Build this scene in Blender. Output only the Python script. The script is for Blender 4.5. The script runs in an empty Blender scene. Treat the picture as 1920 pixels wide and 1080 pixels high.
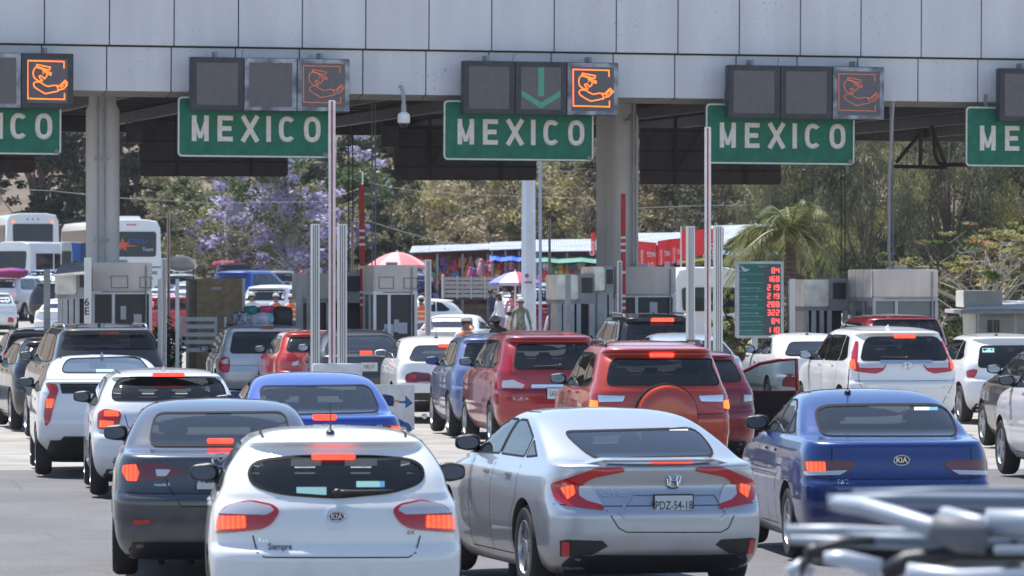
import bpy, bmesh, math, random
import numpy as np
from mathutils import Vector, Matrix
from mathutils.bvhtree import BVHTree
from mathutils.geometry import delaunay_2d_cdt, interpolate_bezier
R = math.radians
random.seed(7)
SC = bpy.context.scene
COL = SC.collection
# ---------------------------------------------------------------- camera
F, HOR, CZ = 9700.0, 526.0, 2.43           # focal length in photo pixels, horizon row, camera height
cam_d = bpy.data.cameras.new('camera'); cam = bpy.data.objects.new('camera', cam_d); COL.objects.link(cam)
cam_d.sensor_width = 36; cam_d.lens = F*36/1920
cam_d.clip_start = 0.5; cam_d.clip_end = 6000
cam.location = (0, 0, CZ); cam.rotation_euler = (R(90)-(540-HOR)/F, 0, 0)
cam_d.dof.use_dof = True; cam_d.dof.focus_distance = 60; cam_d.dof.aperture_fstop = 8.5
SC.camera = cam
# ---------------------------------------------------------------- sky and sun
SUN_EL, SUN_AZ = 66, -38                    # azimuth from the view direction, negative = left
w = bpy.data.worlds.new('World'); SC.world = w; w.use_nodes = True
nt = w.node_tree; bg = nt.nodes['Background']
sky = nt.nodes.new('ShaderNodeTexSky'); sky.sky_type = 'NISHITA'; sky.sun_disc = False
sky.sun_elevation = R(SUN_EL); sky.sun_rotation = R(SUN_AZ)
sky.air_density = 1.15; sky.dust_density = .9; sky.altitude = 1400
nt.links.new(sky.outputs[0], bg.inputs[0]); bg.inputs[1].default_value = 0.132
sd = bpy.data.lights.new('sun', 'SUN'); sd.energy = 4.9; sd.angle = R(0.5); sd.color = (1, .955, .89)
so = bpy.data.objects.new('sun', sd); COL.objects.link(so)
_v = Vector((math.sin(R(SUN_AZ))*math.cos(R(SUN_EL)), math.cos(R(SUN_AZ))*math.cos(R(SUN_EL)), math.sin(R(SUN_EL))))
so.rotation_euler = _v.to_track_quat('Z', 'Y').to_euler(); so.location = (0, 50, 60)
vs = SC.view_settings; vs.view_transform = 'Standard'; vs.look = 'None'; vs.exposure = 0.58; vs.gamma = 1
SC.cycles.max_bounces = 7; SC.cycles.transparent_max_bounces = 16; SC.cycles.caustics_reflective = False
SC.cycles.caustics_refractive = False; SC.cycles.sample_clamp_indirect = 6

# ---------------------------------------------------------------- helpers
def gz(D):                                  # ground height at distance D
    return 0.0 if D < 128 else 0.0095*(D-128) if D < 180 else .494+.02*(D-180)
def P(px, py, D):                           # photo pixel + distance -> point
    return Vector(((px-960)/F*D, D, CZ+(HOR-py)/F*D))
def PX(px, D): return (px-960)/F*D
def PZ(py, D): return CZ+(HOR-py)/F*D
MATS = {}
def mat(name, col=(.5,.5,.5), rough=.6, metal=0., coat=0., emit=None, es=0., noise=0., nscale=8., bump=0., bscale=60., spec=.5, col2=None, streak=0.):
    if name in MATS: return MATS[name]
    m = bpy.data.materials.new(name); m.use_nodes = True; MATS[name] = m
    n = m.node_tree.nodes; l = m.node_tree.links; b = n['Principled BSDF']
    b.inputs['Base Color'].default_value = (*col, 1); b.inputs['Roughness'].default_value = rough
    b.inputs['Metallic'].default_value = metal; b.inputs['Coat Weight'].default_value = coat
    b.inputs['Coat Roughness'].default_value = .04; b.inputs['Specular IOR Level'].default_value = spec
    if emit: b.inputs['Emission Color'].default_value = (*emit, 1); b.inputs['Emission Strength'].default_value = es
    tc = n.new('ShaderNodeTexCoord')
    if noise or col2:
        nz = n.new('ShaderNodeTexNoise'); nz.inputs['Scale'].default_value = nscale; nz.inputs['Detail'].default_value = 6
        if streak:
            mp = n.new('ShaderNodeMapping'); mp.inputs['Scale'].default_value = (1, 1, streak)
            l.new(tc.outputs['Object'], mp.inputs[0]); l.new(mp.outputs[0], nz.inputs['Vector'])
        else: l.new(tc.outputs['Object'], nz.inputs['Vector'])
        rp = n.new('ShaderNodeValToRGB'); rp.color_ramp.elements[0].position = .35; rp.color_ramp.elements[1].position = .65
        c2 = col2 or tuple(max(0, c*(1-noise)) for c in col)
        rp.color_ramp.elements[0].color = (*c2, 1)
        rp.color_ramp.elements[1].color = (*(col if col2 else tuple(min(1, c*(1+noise*.6)) for c in col)), 1)
        l.new(nz.outputs[0], rp.inputs[0]); l.new(rp.outputs[0], b.inputs['Base Color'])
    if bump:
        nb = n.new('ShaderNodeTexNoise'); nb.inputs['Scale'].default_value = bscale; nb.inputs['Detail'].default_value = 5
        bp = n.new('ShaderNodeBump'); bp.inputs['Strength'].default_value = bump; bp.inputs['Distance'].default_value = .02
        l.new(tc.outputs['Object'], nb.inputs['Vector']); l.new(nb.outputs[0], bp.inputs['Height']); l.new(bp.outputs[0], b.inputs['Normal'])
    return m
def glass_mat(name, tint, refl=1.0, rough=.02):
    if name in MATS: return MATS[name]
    m = bpy.data.materials.new(name); m.use_nodes = True; MATS[name] = m
    n = m.node_tree.nodes; l = m.node_tree.links; n.remove(n['Principled BSDF'])
    tr = n.new('ShaderNodeBsdfTransparent'); tr.inputs[0].default_value = (*tint, 1)
    gl = n.new('ShaderNodeBsdfGlossy'); gl.inputs['Roughness'].default_value = rough; gl.inputs[0].default_value = (refl, refl, refl, 1)
    df = n.new('ShaderNodeBsdfDiffuse'); df.inputs[0].default_value = (.22,.24,.25,1)   # film of dust
    fr = n.new('ShaderNodeFresnel'); fr.inputs[0].default_value = 1.55
    mx = n.new('ShaderNodeMixShader'); m2 = n.new('ShaderNodeMixShader'); m2.inputs[0].default_value = .045
    l.new(tr.outputs[0], m2.inputs[1]); l.new(df.outputs[0], m2.inputs[2])
    l.new(fr.outputs[0], mx.inputs[0]); l.new(m2.outputs[0], mx.inputs[1]); l.new(gl.outputs[0], mx.inputs[2])
    l.new(mx.outputs[0], n['Material Output'].inputs[0])
    return m
class MB:
    def __init__(s): s.v = []; s.f = []; s.m = []
    def add(s, vs_, fs_, mi=0):
        o = len(s.v); s.v += [tuple(v) for v in vs_]; s.f += [tuple(i+o for i in f) for f in fs_]; s.m += [mi]*len(fs_); return s
    def box(s, x0, x1, y0, y1, z0, z1, mi=0, M=None):
        v = [Vector(p) for p in ((x0,y0,z0),(x1,y0,z0),(x1,y1,z0),(x0,y1,z0),(x0,y0,z1),(x1,y0,z1),(x1,y1,z1),(x0,y1,z1))]
        if M is not None: v = [M @ p for p in v]
        return s.add(v, ((0,3,2,1),(4,5,6,7),(0,1,5,4),(1,2,6,5),(2,3,7,6),(3,0,4,7)), mi)
    def bbox(s, x0, x1, y0, y1, z0, z1, b=.02, mi=0, M=None):     # bevelled box
        bm = bmesh.new(); bmesh.ops.create_cube(bm, size=1)
        for v in bm.verts: v.co = Vector(((x0+x1)/2+v.co.x*(x1-x0), (y0+y1)/2+v.co.y*(y1-y0), (z0+z1)/2+v.co.z*(z1-z0)))
        bmesh.ops.bevel(bm, geom=bm.edges[:], offset=b, segments=2, affect='EDGES')
        if M is not None: bm.transform(M)
        bm.verts.index_update(); s.add([v.co[:] for v in bm.verts], [[v.index for v in f.verts] for f in bm.faces], mi); bm.free(); return s
    def tube(s, pts, r, n=8, mi=0, cap=True, r2=None):
        pts = [Vector(p) for p in pts]; k = len(pts); rs = r if isinstance(r, (list, tuple)) else [r+((r2 if r2 is not None else r)-r)*i/max(1, k-1) for i in range(k)]
        vs_ = []; up = Vector((0,0,1))
        for i, p in enumerate(pts):
            d = (pts[min(i+1, k-1)]-pts[max(i-1, 0)]); d = d.normalized() if d.length > 1e-9 else Vector((0,0,1))
            a = d.cross(up if abs(d.dot(up)) < .95 else Vector((1,0,0))).normalized(); b = d.cross(a)
            for j in range(n):
                t = 2*math.pi*j/n; vs_.append(p+(a*math.cos(t)+b*math.sin(t))*rs[i])
        fs_ = [(i*n+j, i*n+(j+1)%n, (i+1)*n+(j+1)%n, (i+1)*n+j) for i in range(k-1) for j in range(n)]
        if cap: fs_ += [tuple(range(n-1, -1, -1)), tuple((k-1)*n+j for j in range(n))]
        return s.add(vs_, fs_, mi)
    def lathe(s, prof, n=16, mi=0, M=None, cap=True):                      # profile (r, z)
        vs_ = [Vector((r*math.cos(2*math.pi*j/n), r*math.sin(2*math.pi*j/n), z)) for r, z in prof for j in range(n)]
        if M is not None: vs_ = [M @ v for v in vs_]
        k = len(prof)
        fs_ = [(i*n+j, i*n+(j+1)%n, (i+1)*n+(j+1)%n, (i+1)*n+j) for i in range(k-1) for j in range(n)]
        if cap: fs_ += [tuple(range(n-1, -1, -1)), tuple((k-1)*n+j for j in range(n))]
        return s.add(vs_, fs_, mi)
    def ell(s, c, r, mi=0, nu=12, nv=8, M=None):
        vs_ = []
        for i in range(nv+1):
            t = math.pi*i/nv
            for j in range(nu): 
                p = 2*math.pi*j/nu; vs_.append(Vector((c[0]+r[0]*math.sin(t)*math.cos(p), c[1]+r[1]*math.sin(t)*math.sin(p), c[2]+r[2]*math.cos(t))))
        if M is not None: vs_ = [M @ v for v in vs_]
        return s.add(vs_, [(i*nu+j, (i+1)*nu+j, (i+1)*nu+(j+1)%nu, i*nu+(j+1)%nu) for i in range(nv) for j in range(nu)], mi)
    def prism(s, poly, y0, y1, mi=0, M=None):                    # poly in (x,z), thickness in y
        n = len(poly); v = [Vector((x, y0, z)) for x, z in poly]+[Vector((x, y1, z)) for x, z in poly]
        if M is not None: v = [M @ p for p in v]
        return s.add(v, [tuple(range(n)), tuple(range(2*n-1, n-1, -1))]+[((i+1)%n, i, n+i, n+(i+1)%n) for i in range(n)], mi)
    def build(s, name, m=None, parent=None, smooth=False, loc=None, rot=None):
        me = bpy.data.meshes.new(name); me.from_pydata(s.v, [], s.f)
        ms = m if isinstance(m, (list, tuple)) else [m]
        for q in ms:
            if q: me.materials.append(q)
        if len(ms) > 1: me.polygons.foreach_set('material_index', s.m)
        if smooth: me.polygons.foreach_set('use_smooth', [True]*len(me.polygons))
        me.update(); bm = bmesh.new(); bm.from_mesh(me); bmesh.ops.recalc_face_normals(bm, faces=bm.faces); bm.to_mesh(me); bm.free()
        if smooth == 'auto':
            me.set_sharp_from_angle(angle=R(35))
        o = bpy.data.objects.new(name, me); COL.objects.link(o); o.parent = parent
        if loc is not None: o.location = loc
        if rot is not None: o.rotation_euler = rot
        return o
def tag(o, label=None, cat=None, group=None, kind=None):
    if label: o['label'] = label
    if cat: o['category'] = cat
    if group: o['group'] = group
    if kind: o['kind'] = kind
    return o
def empty(name, loc=(0,0,0), rz=0, label=None, cat=None, group=None):
    o = bpy.data.objects.new(name, None); COL.objects.link(o); o.location = loc; o.rotation_euler = (0, 0, rz); o.empty_display_size = .2
    return tag(o, label, cat, group)
def copy_tree(o, parent=None):
    c = o.copy(); COL.objects.link(c); c.parent = parent
    for ch in [x for x in bpy.data.objects if x.parent == o]: copy_tree(ch, c)
    return c
_TXT = {}
def text_geo(s, size=1., bold=0., xs=1.):
    """2-D text as (verts, faces), centred on 0,0 in x,z"""
    k = (s, bold)
    if k not in _TXT:
        cu = bpy.data.curves.new('t', 'FONT'); cu.body = s; cu.align_x = 'CENTER'; cu.align_y = 'CENTER'; cu.offset = bold; cu.resolution_u = 3
        o = bpy.data.objects.new('t', cu); COL.objects.link(o)
        dg = bpy.context.evaluated_depsgraph_get(); me = o.evaluated_get(dg).to_mesh()
        _TXT[k] = ([v.co[:] for v in me.vertices], [tuple(p.vertices) for p in me.polygons])
        o.evaluated_get(dg).to_mesh_clear(); bpy.data.objects.remove(o); bpy.data.curves.remove(cu)
    v, f = _TXT[k]
    return [(x*size*xs, 0, y*size) for x, y, z in v], f
def add_text(mb, s, cx, y, cz, size, mi=0, bold=0., xs=1., M=None):
    v, f = text_geo(s, size, bold, xs)
    v = [Vector((x+cx, y, z+cz)) for x, _, z in v]
    if M is not None: v = [M @ p for p in v]
    mb.add(v, f, mi)
M_BLACK = mat('black_plastic', (.018,.018,.02), .45)
M_DARK = mat('dark_grey_plastic', (.04,.04,.045), .5)
M_TYRE = mat('tyre_rubber', (.02,.02,.02), .85, noise=.3, nscale=20)
M_CHROME = mat('chrome', (.75,.76,.78), .12, 1.)
M_ALLOY = mat('alloy', (.52,.53,.55), .3, .85)
M_ALU = mat('aluminium_post', (.66,.67,.68), .38, .55, noise=.12, nscale=6, streak=.1)
M_WHITE = mat('white_paint', (.8,.8,.79), .5, noise=.08, nscale=5)
M_RED = mat('red_paint', (.5,.025,.03), .5, noise=.15, nscale=9)
M_STEEL = mat('grey_steel', (.3,.31,.32), .5, .5, noise=.2, nscale=4)
M_GALV = mat('galvanised_steel', (.42,.43,.44), .45, .4, noise=.15, nscale=3)
# ---------------------------------------------------------------- ground
def asphalt():
    m = bpy.data.materials.new('asphalt'); m.use_nodes = True; n = m.node_tree.nodes; l = m.node_tree.links; b = n['Principled BSDF']
    tc = n.new('ShaderNodeTexCoord')
    a = n.new('ShaderNodeTexNoise'); a.inputs['Scale'].default_value = .35; a.inputs['Detail'].default_value = 8; a.inputs['Roughness'].default_value = .65
    g = n.new('ShaderNodeTexNoise'); g.inputs['Scale'].default_value = 60; g.inputs['Detail'].default_value = 4
    vo = n.new('ShaderNodeTexVoronoi'); vo.feature = 'DISTANCE_TO_EDGE'; vo.inputs['Scale'].default_value = .55
    for q in (a, g): l.new(tc.outputs['Object'], q.inputs['Vector'])
    ds = n.new('ShaderNodeMixRGB'); ds.inputs[0].default_value = .25
    l.new(tc.outputs['Object'], ds.inputs[1]); l.new(a.outputs[1], ds.inputs[2]); l.new(ds.outputs[0], vo.inputs['Vector'])
    r = n.new('ShaderNodeValToRGB'); r.color_ramp.elements[0].position = .3; r.color_ramp.elements[0].color = (.10,.098,.105,1)
    r.color_ramp.elements[1].position = .7; r.color_ramp.elements[1].color = (.165,.16,.165,1)
    l.new(a.outputs[0], r.inputs[0])
    r2 = n.new('ShaderNodeValToRGB'); r2.color_ramp.elements[0].position = .35; r2.color_ramp.elements[0].color = (.6,.6,.6,1)
    r2.color_ramp.elements[1].position = .7; r2.color_ramp.elements[1].color = (1.25,1.25,1.25,1); l.new(g.outputs[0], r2.inputs[0])
    mu = n.new('ShaderNodeMixRGB'); mu.blend_type = 'MULTIPLY'; mu.inputs[0].default_value = 1; l.new(r.outputs[0], mu.inputs[1]); l.new(r2.outputs[0], mu.inputs[2])
    rc = n.new('ShaderNodeValToRGB'); rc.color_ramp.elements[0].color = (.7,.7,.7,1); rc.color_ramp.elements[1].position = .012
    l.new(vo.outputs[0], rc.inputs[0])
    m2 = n.new('ShaderNodeMixRGB'); m2.blend_type = 'MULTIPLY'; m2.inputs[0].default_value = .8; l.new(mu.outputs[0], m2.inputs[1]); l.new(rc.outputs[0], m2.inputs[2])
    l.new(m2.outputs[0], b.inputs['Base Color']); b.inputs['Roughness'].default_value = .8
    bp = n.new('ShaderNodeBump'); bp.inputs['Strength'].default_value = .5; bp.inputs['Distance'].default_value = .01
    l.new(g.outputs[0], bp.inputs['Height']); l.new(bp.outputs[0], b.inputs['Normal'])
    return m
M_ASPH = asphalt()
M_CONC = mat('concrete_road', (.36,.34,.31), .85, col2=(.24,.225,.21), nscale=.8, bump=.3, bscale=40)
M_DIRT = mat('dry_earth', (.21,.155,.115), .95, col2=(.12,.10,.07), nscale=.35, bump=.8, bscale=3)
mb = MB(); ys = [-60, 20, 60, 100, 128, 154, 180, 220, 260]
for i, y in enumerate(ys): mb.v += [(-500, y, gz(y)-.03), (500, y, gz(y)-.03)]
for i in range(len(ys)-1): mb.f.append((2*i, 2*i+1, 2*i+3, 2*i+2)); mb.m.append(0)
# hillside behind, one sheet with the ground
def hz(x, y):
    t = max(0, y-258-.02*x)
    h = gz(260)+min(t, 60)*.03+min(max(0, t-18), 330)*.17
    h += 3.5*math.sin(x*.021+1)*min(1, t/120) + 2.0*math.sin(x*.06+y*.03)*min(1, t/80) + .9*math.sin(x*.16+y*.11+2)*min(1, t/40)
    return h
nx, ny = 90, 50; o0 = len(mb.v)
for j in range(ny+1):
    y = 260+(j/ny)**1.5*640
    for i in range(nx+1):
        x = -500+1000*i/nx; mb.v.append((x, y, hz(x, y) if j else gz(260)-.03))
for j in range(ny):
    for i in range(nx): mb.f.append((o0+j*(nx+1)+i, o0+j*(nx+1)+i+1, o0+(j+1)*(nx+1)+i+1, o0+(j+1)*(nx+1)+i)); mb.m.append(1)
g = mb.build('ground', [M_CONC, M_DIRT], smooth=True); tag(g, kind='structure')
# near road surface (asphalt) laid on the concrete apron
A = R(6.5)                                  # heading of the lanes, rotated left of the view axis
mb = MB(); mb.add([(-60,-30,-.026), (60,-30,-.026), (60,69.5,-.026), (-60,65,-.026)], [(0,1,2,3)])
tag(mb.build('road', M_ASPH), kind='structure')
# ---------------------------------------------------------------- toll canopy
CAN_D, CAN_YAW, CAN_ROLL = 104.0, R(13.5), R(.25)
CAN = Matrix.Translation((0, CAN_D, CZ)) @ Matrix.Rotation(CAN_YAW, 4, 'Z') @ Matrix.Rotation(CAN_ROLL, 4, 'Y')
def cinv(px, py):
    """canopy-face coordinates (u along the face, v up from camera height) of a photo pixel"""
    d = Vector(((px-960)/F, 1, (HOR-py)/F)); o = Vector((0,0,CZ)); Mi = CAN.inverted()
    a = Mi @ o; b = (Mi @ (o+d))-a; t = -a.y/b.y; q = a+b*t; return q.x, q.z
M_PANEL = mat('canopy_panel', (.66,.665,.70), .55, noise=.085, nscale=1.6, streak=.14)
def panel_speck(m):                         # small dark specks of mildew on the fascia panels
    n = m.node_tree.nodes; l = m.node_tree.links; b = n['Principled BSDF']; src = b.inputs['Base Color'].links[0].from_socket
    tc = n.new('ShaderNodeTexCoord'); vo = n.new('ShaderNodeTexNoise'); vo.inputs['Scale'].default_value = 16; vo.inputs['Detail'].default_value = 3
    n2 = n.new('ShaderNodeTexNoise'); n2.inputs['Scale'].default_value = .5
    l.new(tc.outputs['Object'], vo.inputs['Vector']); l.new(tc.outputs['Object'], n2.inputs['Vector'])
    ad = n.new('ShaderNodeMath'); ad.operation = 'MULTIPLY_ADD'; ad.inputs[1].default_value = .35; l.new(n2.outputs[0], ad.inputs[0]); l.new(vo.outputs[0], ad.inputs[2])
    rp = n.new('ShaderNodeValToRGB'); rp.color_ramp.elements[0].position = .86; rp.color_ramp.elements[0].color = (1,1,1,1); rp.color_ramp.elements[1].position = .93; rp.color_ramp.elements[1].color = (.55,.56,.6,1)
    l.new(ad.outputs[0], rp.inputs[0]); mx = n.new('ShaderNodeMixRGB'); mx.blend_type = 'MULTIPLY'; mx.inputs[0].default_value = 1
    l.new(src, mx.inputs[1]); l.new(rp.outputs[0], mx.inputs[2]); l.new(mx.outputs[0], b.inputs['Base Color'])
panel_speck(M_PANEL)
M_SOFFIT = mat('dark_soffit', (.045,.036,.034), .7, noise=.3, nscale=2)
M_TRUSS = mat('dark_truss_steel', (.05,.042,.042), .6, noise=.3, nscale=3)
M_CONCOL = mat('painted_concrete', (.72,.69,.68), .7, noise=.12, nscale=1.5, streak=.3, bump=.1)
can = empty('toll_canopy', (0,0,0), 0, 'long grey panel-clad toll plaza canopy spanning all the lanes', 'canopy')
can.matrix_world = CAN
vmid = cinv(960, 97)[1]; vbot = cinv(960, 180)[1]; vtop = vmid+1.9
seam_u = [cinv(x, 60)[0] for x in (-40, 80, 202, 322, 441, 560, 678, 793, 909, 1025, 1140, 1255, 1370, 1486, 1601, 1718, 1834, 1950)]
du = (seam_u[-1]-seam_u[0])/17
full = [seam_u[0]+du*i for i in range(-6, 24)]
for i in range(len(full)-1):                # upper row: each panel is one part, with open joints
    MB().bbox(full[i]+.012, full[i+1]-.012, -.06, 0, vmid+.018, vtop, .006).build('upper_panel', M_PANEL, can)
for i in range(len(full)-1):
    MB().bbox(full[i]+.012-.04, full[i+1]-.012-.04, .03, .09, vbot, vmid-.02, .006).build('lower_panel', M_PANEL, can)
mb = MB(); U0, U1 = full[0], full[-1]
mb.box(U0, U1, .1, .35, vbot+.03, vtop+.02); mb.box(U0, U1, -.05, .3, vtop+.02, vtop+.08)
mb.build('backing_frame', M_DARK, can)
mb = MB(); 
for i in range(len(full)-1):   # sloped soffit trim under the lower panels
    mb.add([(full[i]-.03, .032, vbot-.004), (full[i+1]-.05, .032, vbot-.004), (full[i+1]-.05, .55, vbot-.10), (full[i]-.03, .55, vbot-.10), (full[i]-.03,.55,vbot+.0),(full[i+1]-.05,.55,vbot+.0)], [(0,1,2,3),(3,2,5,4)])
mb.build('soffit_trim', mat('soffit_trim', (.42,.39,.34), .6, noise=.15), can)
CW = 24.0                                   # canopy depth
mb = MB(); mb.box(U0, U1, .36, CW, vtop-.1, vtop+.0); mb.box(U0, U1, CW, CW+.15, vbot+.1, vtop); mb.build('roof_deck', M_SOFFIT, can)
mb = MB()
nb = 14
for i in range(nb):                         # purlins and beams under the roof
    y = .8+i*(CW-1.2)/(nb-1); mb.box(U0, U1, y, y+.14, vbot+.25, vbot+.52)
for u in np.arange(U0+.5, U1, 2.65):
    mb.box(u, u+.16, .6, CW-.1, vbot-.02, vbot+.22)
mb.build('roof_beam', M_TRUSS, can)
mb = MB()
for u in np.arange(U0+.5, U1, 2.65):
    k = 0
    for y in np.arange(1.0, CW-2.2, 2.0):
        mb.tube([(u+.08, y, vbot+.02), (u+.08+(.9 if k % 2 else 1.8), y+2, vbot+.4)], .035, 6); k += 1
mb.build('bracing', mat('bracing', (.12,.1,.1), .5, .3), can)
mb = MB(); mb.box(U0, U1, .36, CW-.02, vbot+.56, vbot+.6)
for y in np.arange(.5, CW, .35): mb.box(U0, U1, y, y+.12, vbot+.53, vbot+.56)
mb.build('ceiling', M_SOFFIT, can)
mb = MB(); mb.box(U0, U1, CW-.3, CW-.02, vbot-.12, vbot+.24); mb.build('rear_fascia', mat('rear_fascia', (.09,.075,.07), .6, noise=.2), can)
# open truss at the right, below the canopy (seen between the two right signs)
mb = MB(); D = 120
a, b, c = P(1672, 312, D), P(1775, 314, D), P(1748, 252, D)
mb.tube([a, b], .05, 6); mb.tube([P(1680,305,D), P(1730,245,D)], .05, 6); mb.tube([P(1726,240,D), P(1726,313,D)], .05, 6); mb.tube([P(1745,235,D), P(1775,314,D)], .05, 6)
mb.tube([P(1752,240,D), P(1753,290,D), P(1760,306,D), P(1775,309,D), P(1870,309,D), P(1990,309,D)], .055, 6); mb.tube([P(1990,235,D), P(1990,311,D)], .055, 6)
o = mb.build('hanging_truss', M_TRUSS); tag(o, 'dark steel hanging frame under the canopy beside the rightmost sign', 'steel frame')
# stains/joint marks
# ---------------------------------------------------------------- columns
def column(x0, x1, ytop, D, label, round_=True, zb=0.):
    s = empty('canopy_column', (PX((x0+x1)/2, D), D, 0), 0, label, 'column'); r = (x1-x0)/2/F*D; zt = PZ(ytop, D)
    if round_:
        MB().lathe([(r, zb), (r, zt), (r*.82, zt+.12), (r*.82, zt+.5)], 28).build('shaft', M_CONCOL, s, smooth='auto')
    else:
        mb = MB(); mb.bbox(-r, r, -r, r, zb, zt+.4, .03)
        for q in (-.33, .33): mb.box(q*r-.02, q*r+.02, -r-.03, -r+.01, zb, zt)
        mb.build('shaft', M_CONCOL, s)
    MB().bbox(-r-.12, r+.12, -r-.12, r+.12, 0, .18, .02).build('footing', M_CONCOL, s)
    return s
c1 = column(161, 224, 207, 104.3, 'thick round grey column rising behind the leftmost booth')
mb = MB()
for dx in (-.06, .08): mb.tube([(dx, -.42, .2), (dx, -.42, PZ(180, 104.3))], .022, 6)
mb.box(-.14, .16, -.44, -.40, PZ(452,104.3), PZ(448,104.3)); mb.box(-.14,.16,-.44,-.4,PZ(300,104.3),PZ(297,104.3)); mb.build('cable_duct', M_STEEL, c1)
column(1118, 1150, 215, 109.5, 'narrow ribbed column just left of the thick right-hand column', False)
c2 = column(1149, 1197, 222, 108, 'round grey column behind the red banded barrier pole')
mb = MB()
for dx in (.13, .2): mb.tube([(dx, -.33, .2), (dx, -.33, PZ(195, 108))], .022, 6)
mb.build('cable_duct', M_STEEL, c2)
mb = MB(); mb.ell((.02,-.34, PZ(228,108)), (.07,.05,.05)); mb.tube([(.02,-.33,PZ(228,108)),(.1,-.3,PZ(215,108))],.02,6); mb.build('floodlight', M_GALV, c2)
# ---------------------------------------------------------------- signs
M_GREEN = mat('green_sign', (.0,.15,.085), .6, noise=.22, nscale=5)
M_LET = mat('sign_letter', (.74,.69,.62), .5, noise=.1, nscale=14)
def rrect(x0, x1, z0, z1, r, n=4):
    out = []
    for cx, cz, a0 in ((x1-r, z0+r, -90), (x1-r, z1-r, 0), (x0+r, z1-r, 90), (x0+r, z0+r, 180)):
        for k in range(n+1):
            a = R(a0+90*k/n); out.append((cx+r*math.cos(a), cz+r*math.sin(a)))
    return out
def sign_at(x0, x1, ytop, ybot, label, tx0=None):
    """green destination sign hung just in front of the canopy fascia"""
    y = -.10
    u0, v1 = cinv(x0, ytop); u1, v0 = cinv(x1, ybot); v0 = cinv((x0+x1)/2, ybot)[1]; v1 = cinv((x0+x1)/2, ytop)[1]
    s = empty('destination_sign', (0,0,0), 0, label, 'sign', 'green destination signs hung from the canopy'); s.matrix_world = CAN @ Matrix.Translation(((u0+u1)/2, y, v0))
    W_, H_ = u1-u0, v1-v0
    MB().prism(rrect(-W_/2, W_/2, 0, H_, .09), -.005, .03).build('panel', M_GREEN, s)
    outer = rrect(-W_/2+.012, W_/2-.012, .012, H_-.012, .085); inner = rrect(-W_/2+.042, W_/2-.042, .042, H_-.042, .06)
    n = len(outer); m = MB(); m.add([(x, -.009, z) for x, z in outer]+[(x, -.009, z) for x, z in inner], [(i, (i+1)%n, n+(i+1)%n, n+i) for i in range(n)])
    m.build('border', M_LET, s)
    # letters: highway style strokes
    t = .094; h = .51; zc = H_*.50; m = MB(); zb_ = zc-h/2-.03; z1_ = zb_+h
    def bar(a, b, w=t):
        a = Vector((a[0], a[1])); b = Vector((b[0], b[1])); d = (b-a).normalized(); q = Vector((-d.y, d.x))*w/2
        m.add([(p.x, -.012-.0002*len(m.f), p.y) for p in (a+q, a-q, b-q, b+q)], [(0,1,2,3)])
    def arc(pts):
        for i in range(len(pts)-1): bar(pts[i], pts[i+1])
    cxs = [-1.05+.505*0, -.58, -.06, .31, .66, 1.13]
    lw = .34
    k = W_/3.05
    cxs = [c*k for c in (-1.07, -.575, -.08, .29, .66, 1.16)]
    x = cxs[0]; hw = .17
    bar((x-hw+t/2, zb_), (x-hw+t/2, z1_)); bar((x+hw-t/2, zb_), (x+hw-t/2, z1_)); bar((x-hw+.03, z1_-.03), (x, zb_+.06), .07); bar((x+hw-.03, z1_-.03), (x, zb_+.06), .07)
    x = cxs[1]; hw = .155
    bar((x-hw+t/2, zb_), (x-hw+t/2, z1_))
    for z in (zb_+t/2, zc-.03, z1_-t/2): bar((x-hw, z), (x+hw-(.03 if z == zc-.03 else 0), z))
    x = cxs[2]; bar((x-.15, zb_), (x+.15, z1_)); bar((x+.15, zb_), (x-.15, z1_))
    x = cxs[3]; bar((x, zb_), (x, z1_))
    def oval(x, a0, a1, hw):
        pts = []
        rr = hw-t/2; zr = h/2-t/2
        for i in range(33):
            a = R(a0+(a1-a0)*i/32); c, s_ = math.cos(a), math.sin(a)
            pts.append((x+rr*math.copysign(abs(c)**.75, c), zb_+h/2+zr*math.copysign(abs(s_)**.75, s_)))
        arc(pts)
    oval(cxs[4], 42, 318, .17); oval(cxs[5], 0, 360, .17)
    m.build('lettering', M_LET, s)
    MB().add([(W_/2-.16, -.013, .03), (W_/2-.04, -.013, .03), (W_/2-.06, -.013, .1), (W_/2-.1, -.013, .13), (W_/2-.14, -.013, .1)], [(0,1,2,3,4)]).build('grey_patch', mat('patch', (.2,.2,.19), .7), s)
    m = MB(); 
    for q in (-.36, .36): m.box(q*W_-.03, q*W_+.03, .031, .07, .1, H_+.25)
    m.build('bracket', M_STEEL, s)
    return s
L_ = ['green destination sign cropped at the left edge, showing only its last letters', 'green destination sign behind the white and red raised barrier pole left of centre', 'green destination sign under the lit green arrow in the middle of the canopy',
      'green destination sign between the central sign and the rightmost cropped one', 'green destination sign cropped at the right edge of the photograph']
for (x0, x1, yt, yb), lb in zip(((-170, 114, 176, 290), (331, 617, 182, 296), (829, 1111, 189, 302), (1320, 1600, 195, 309), (1807, 2087, 201, 314)), L_): sign_at(x0, x1, yt, yb, lb)
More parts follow.
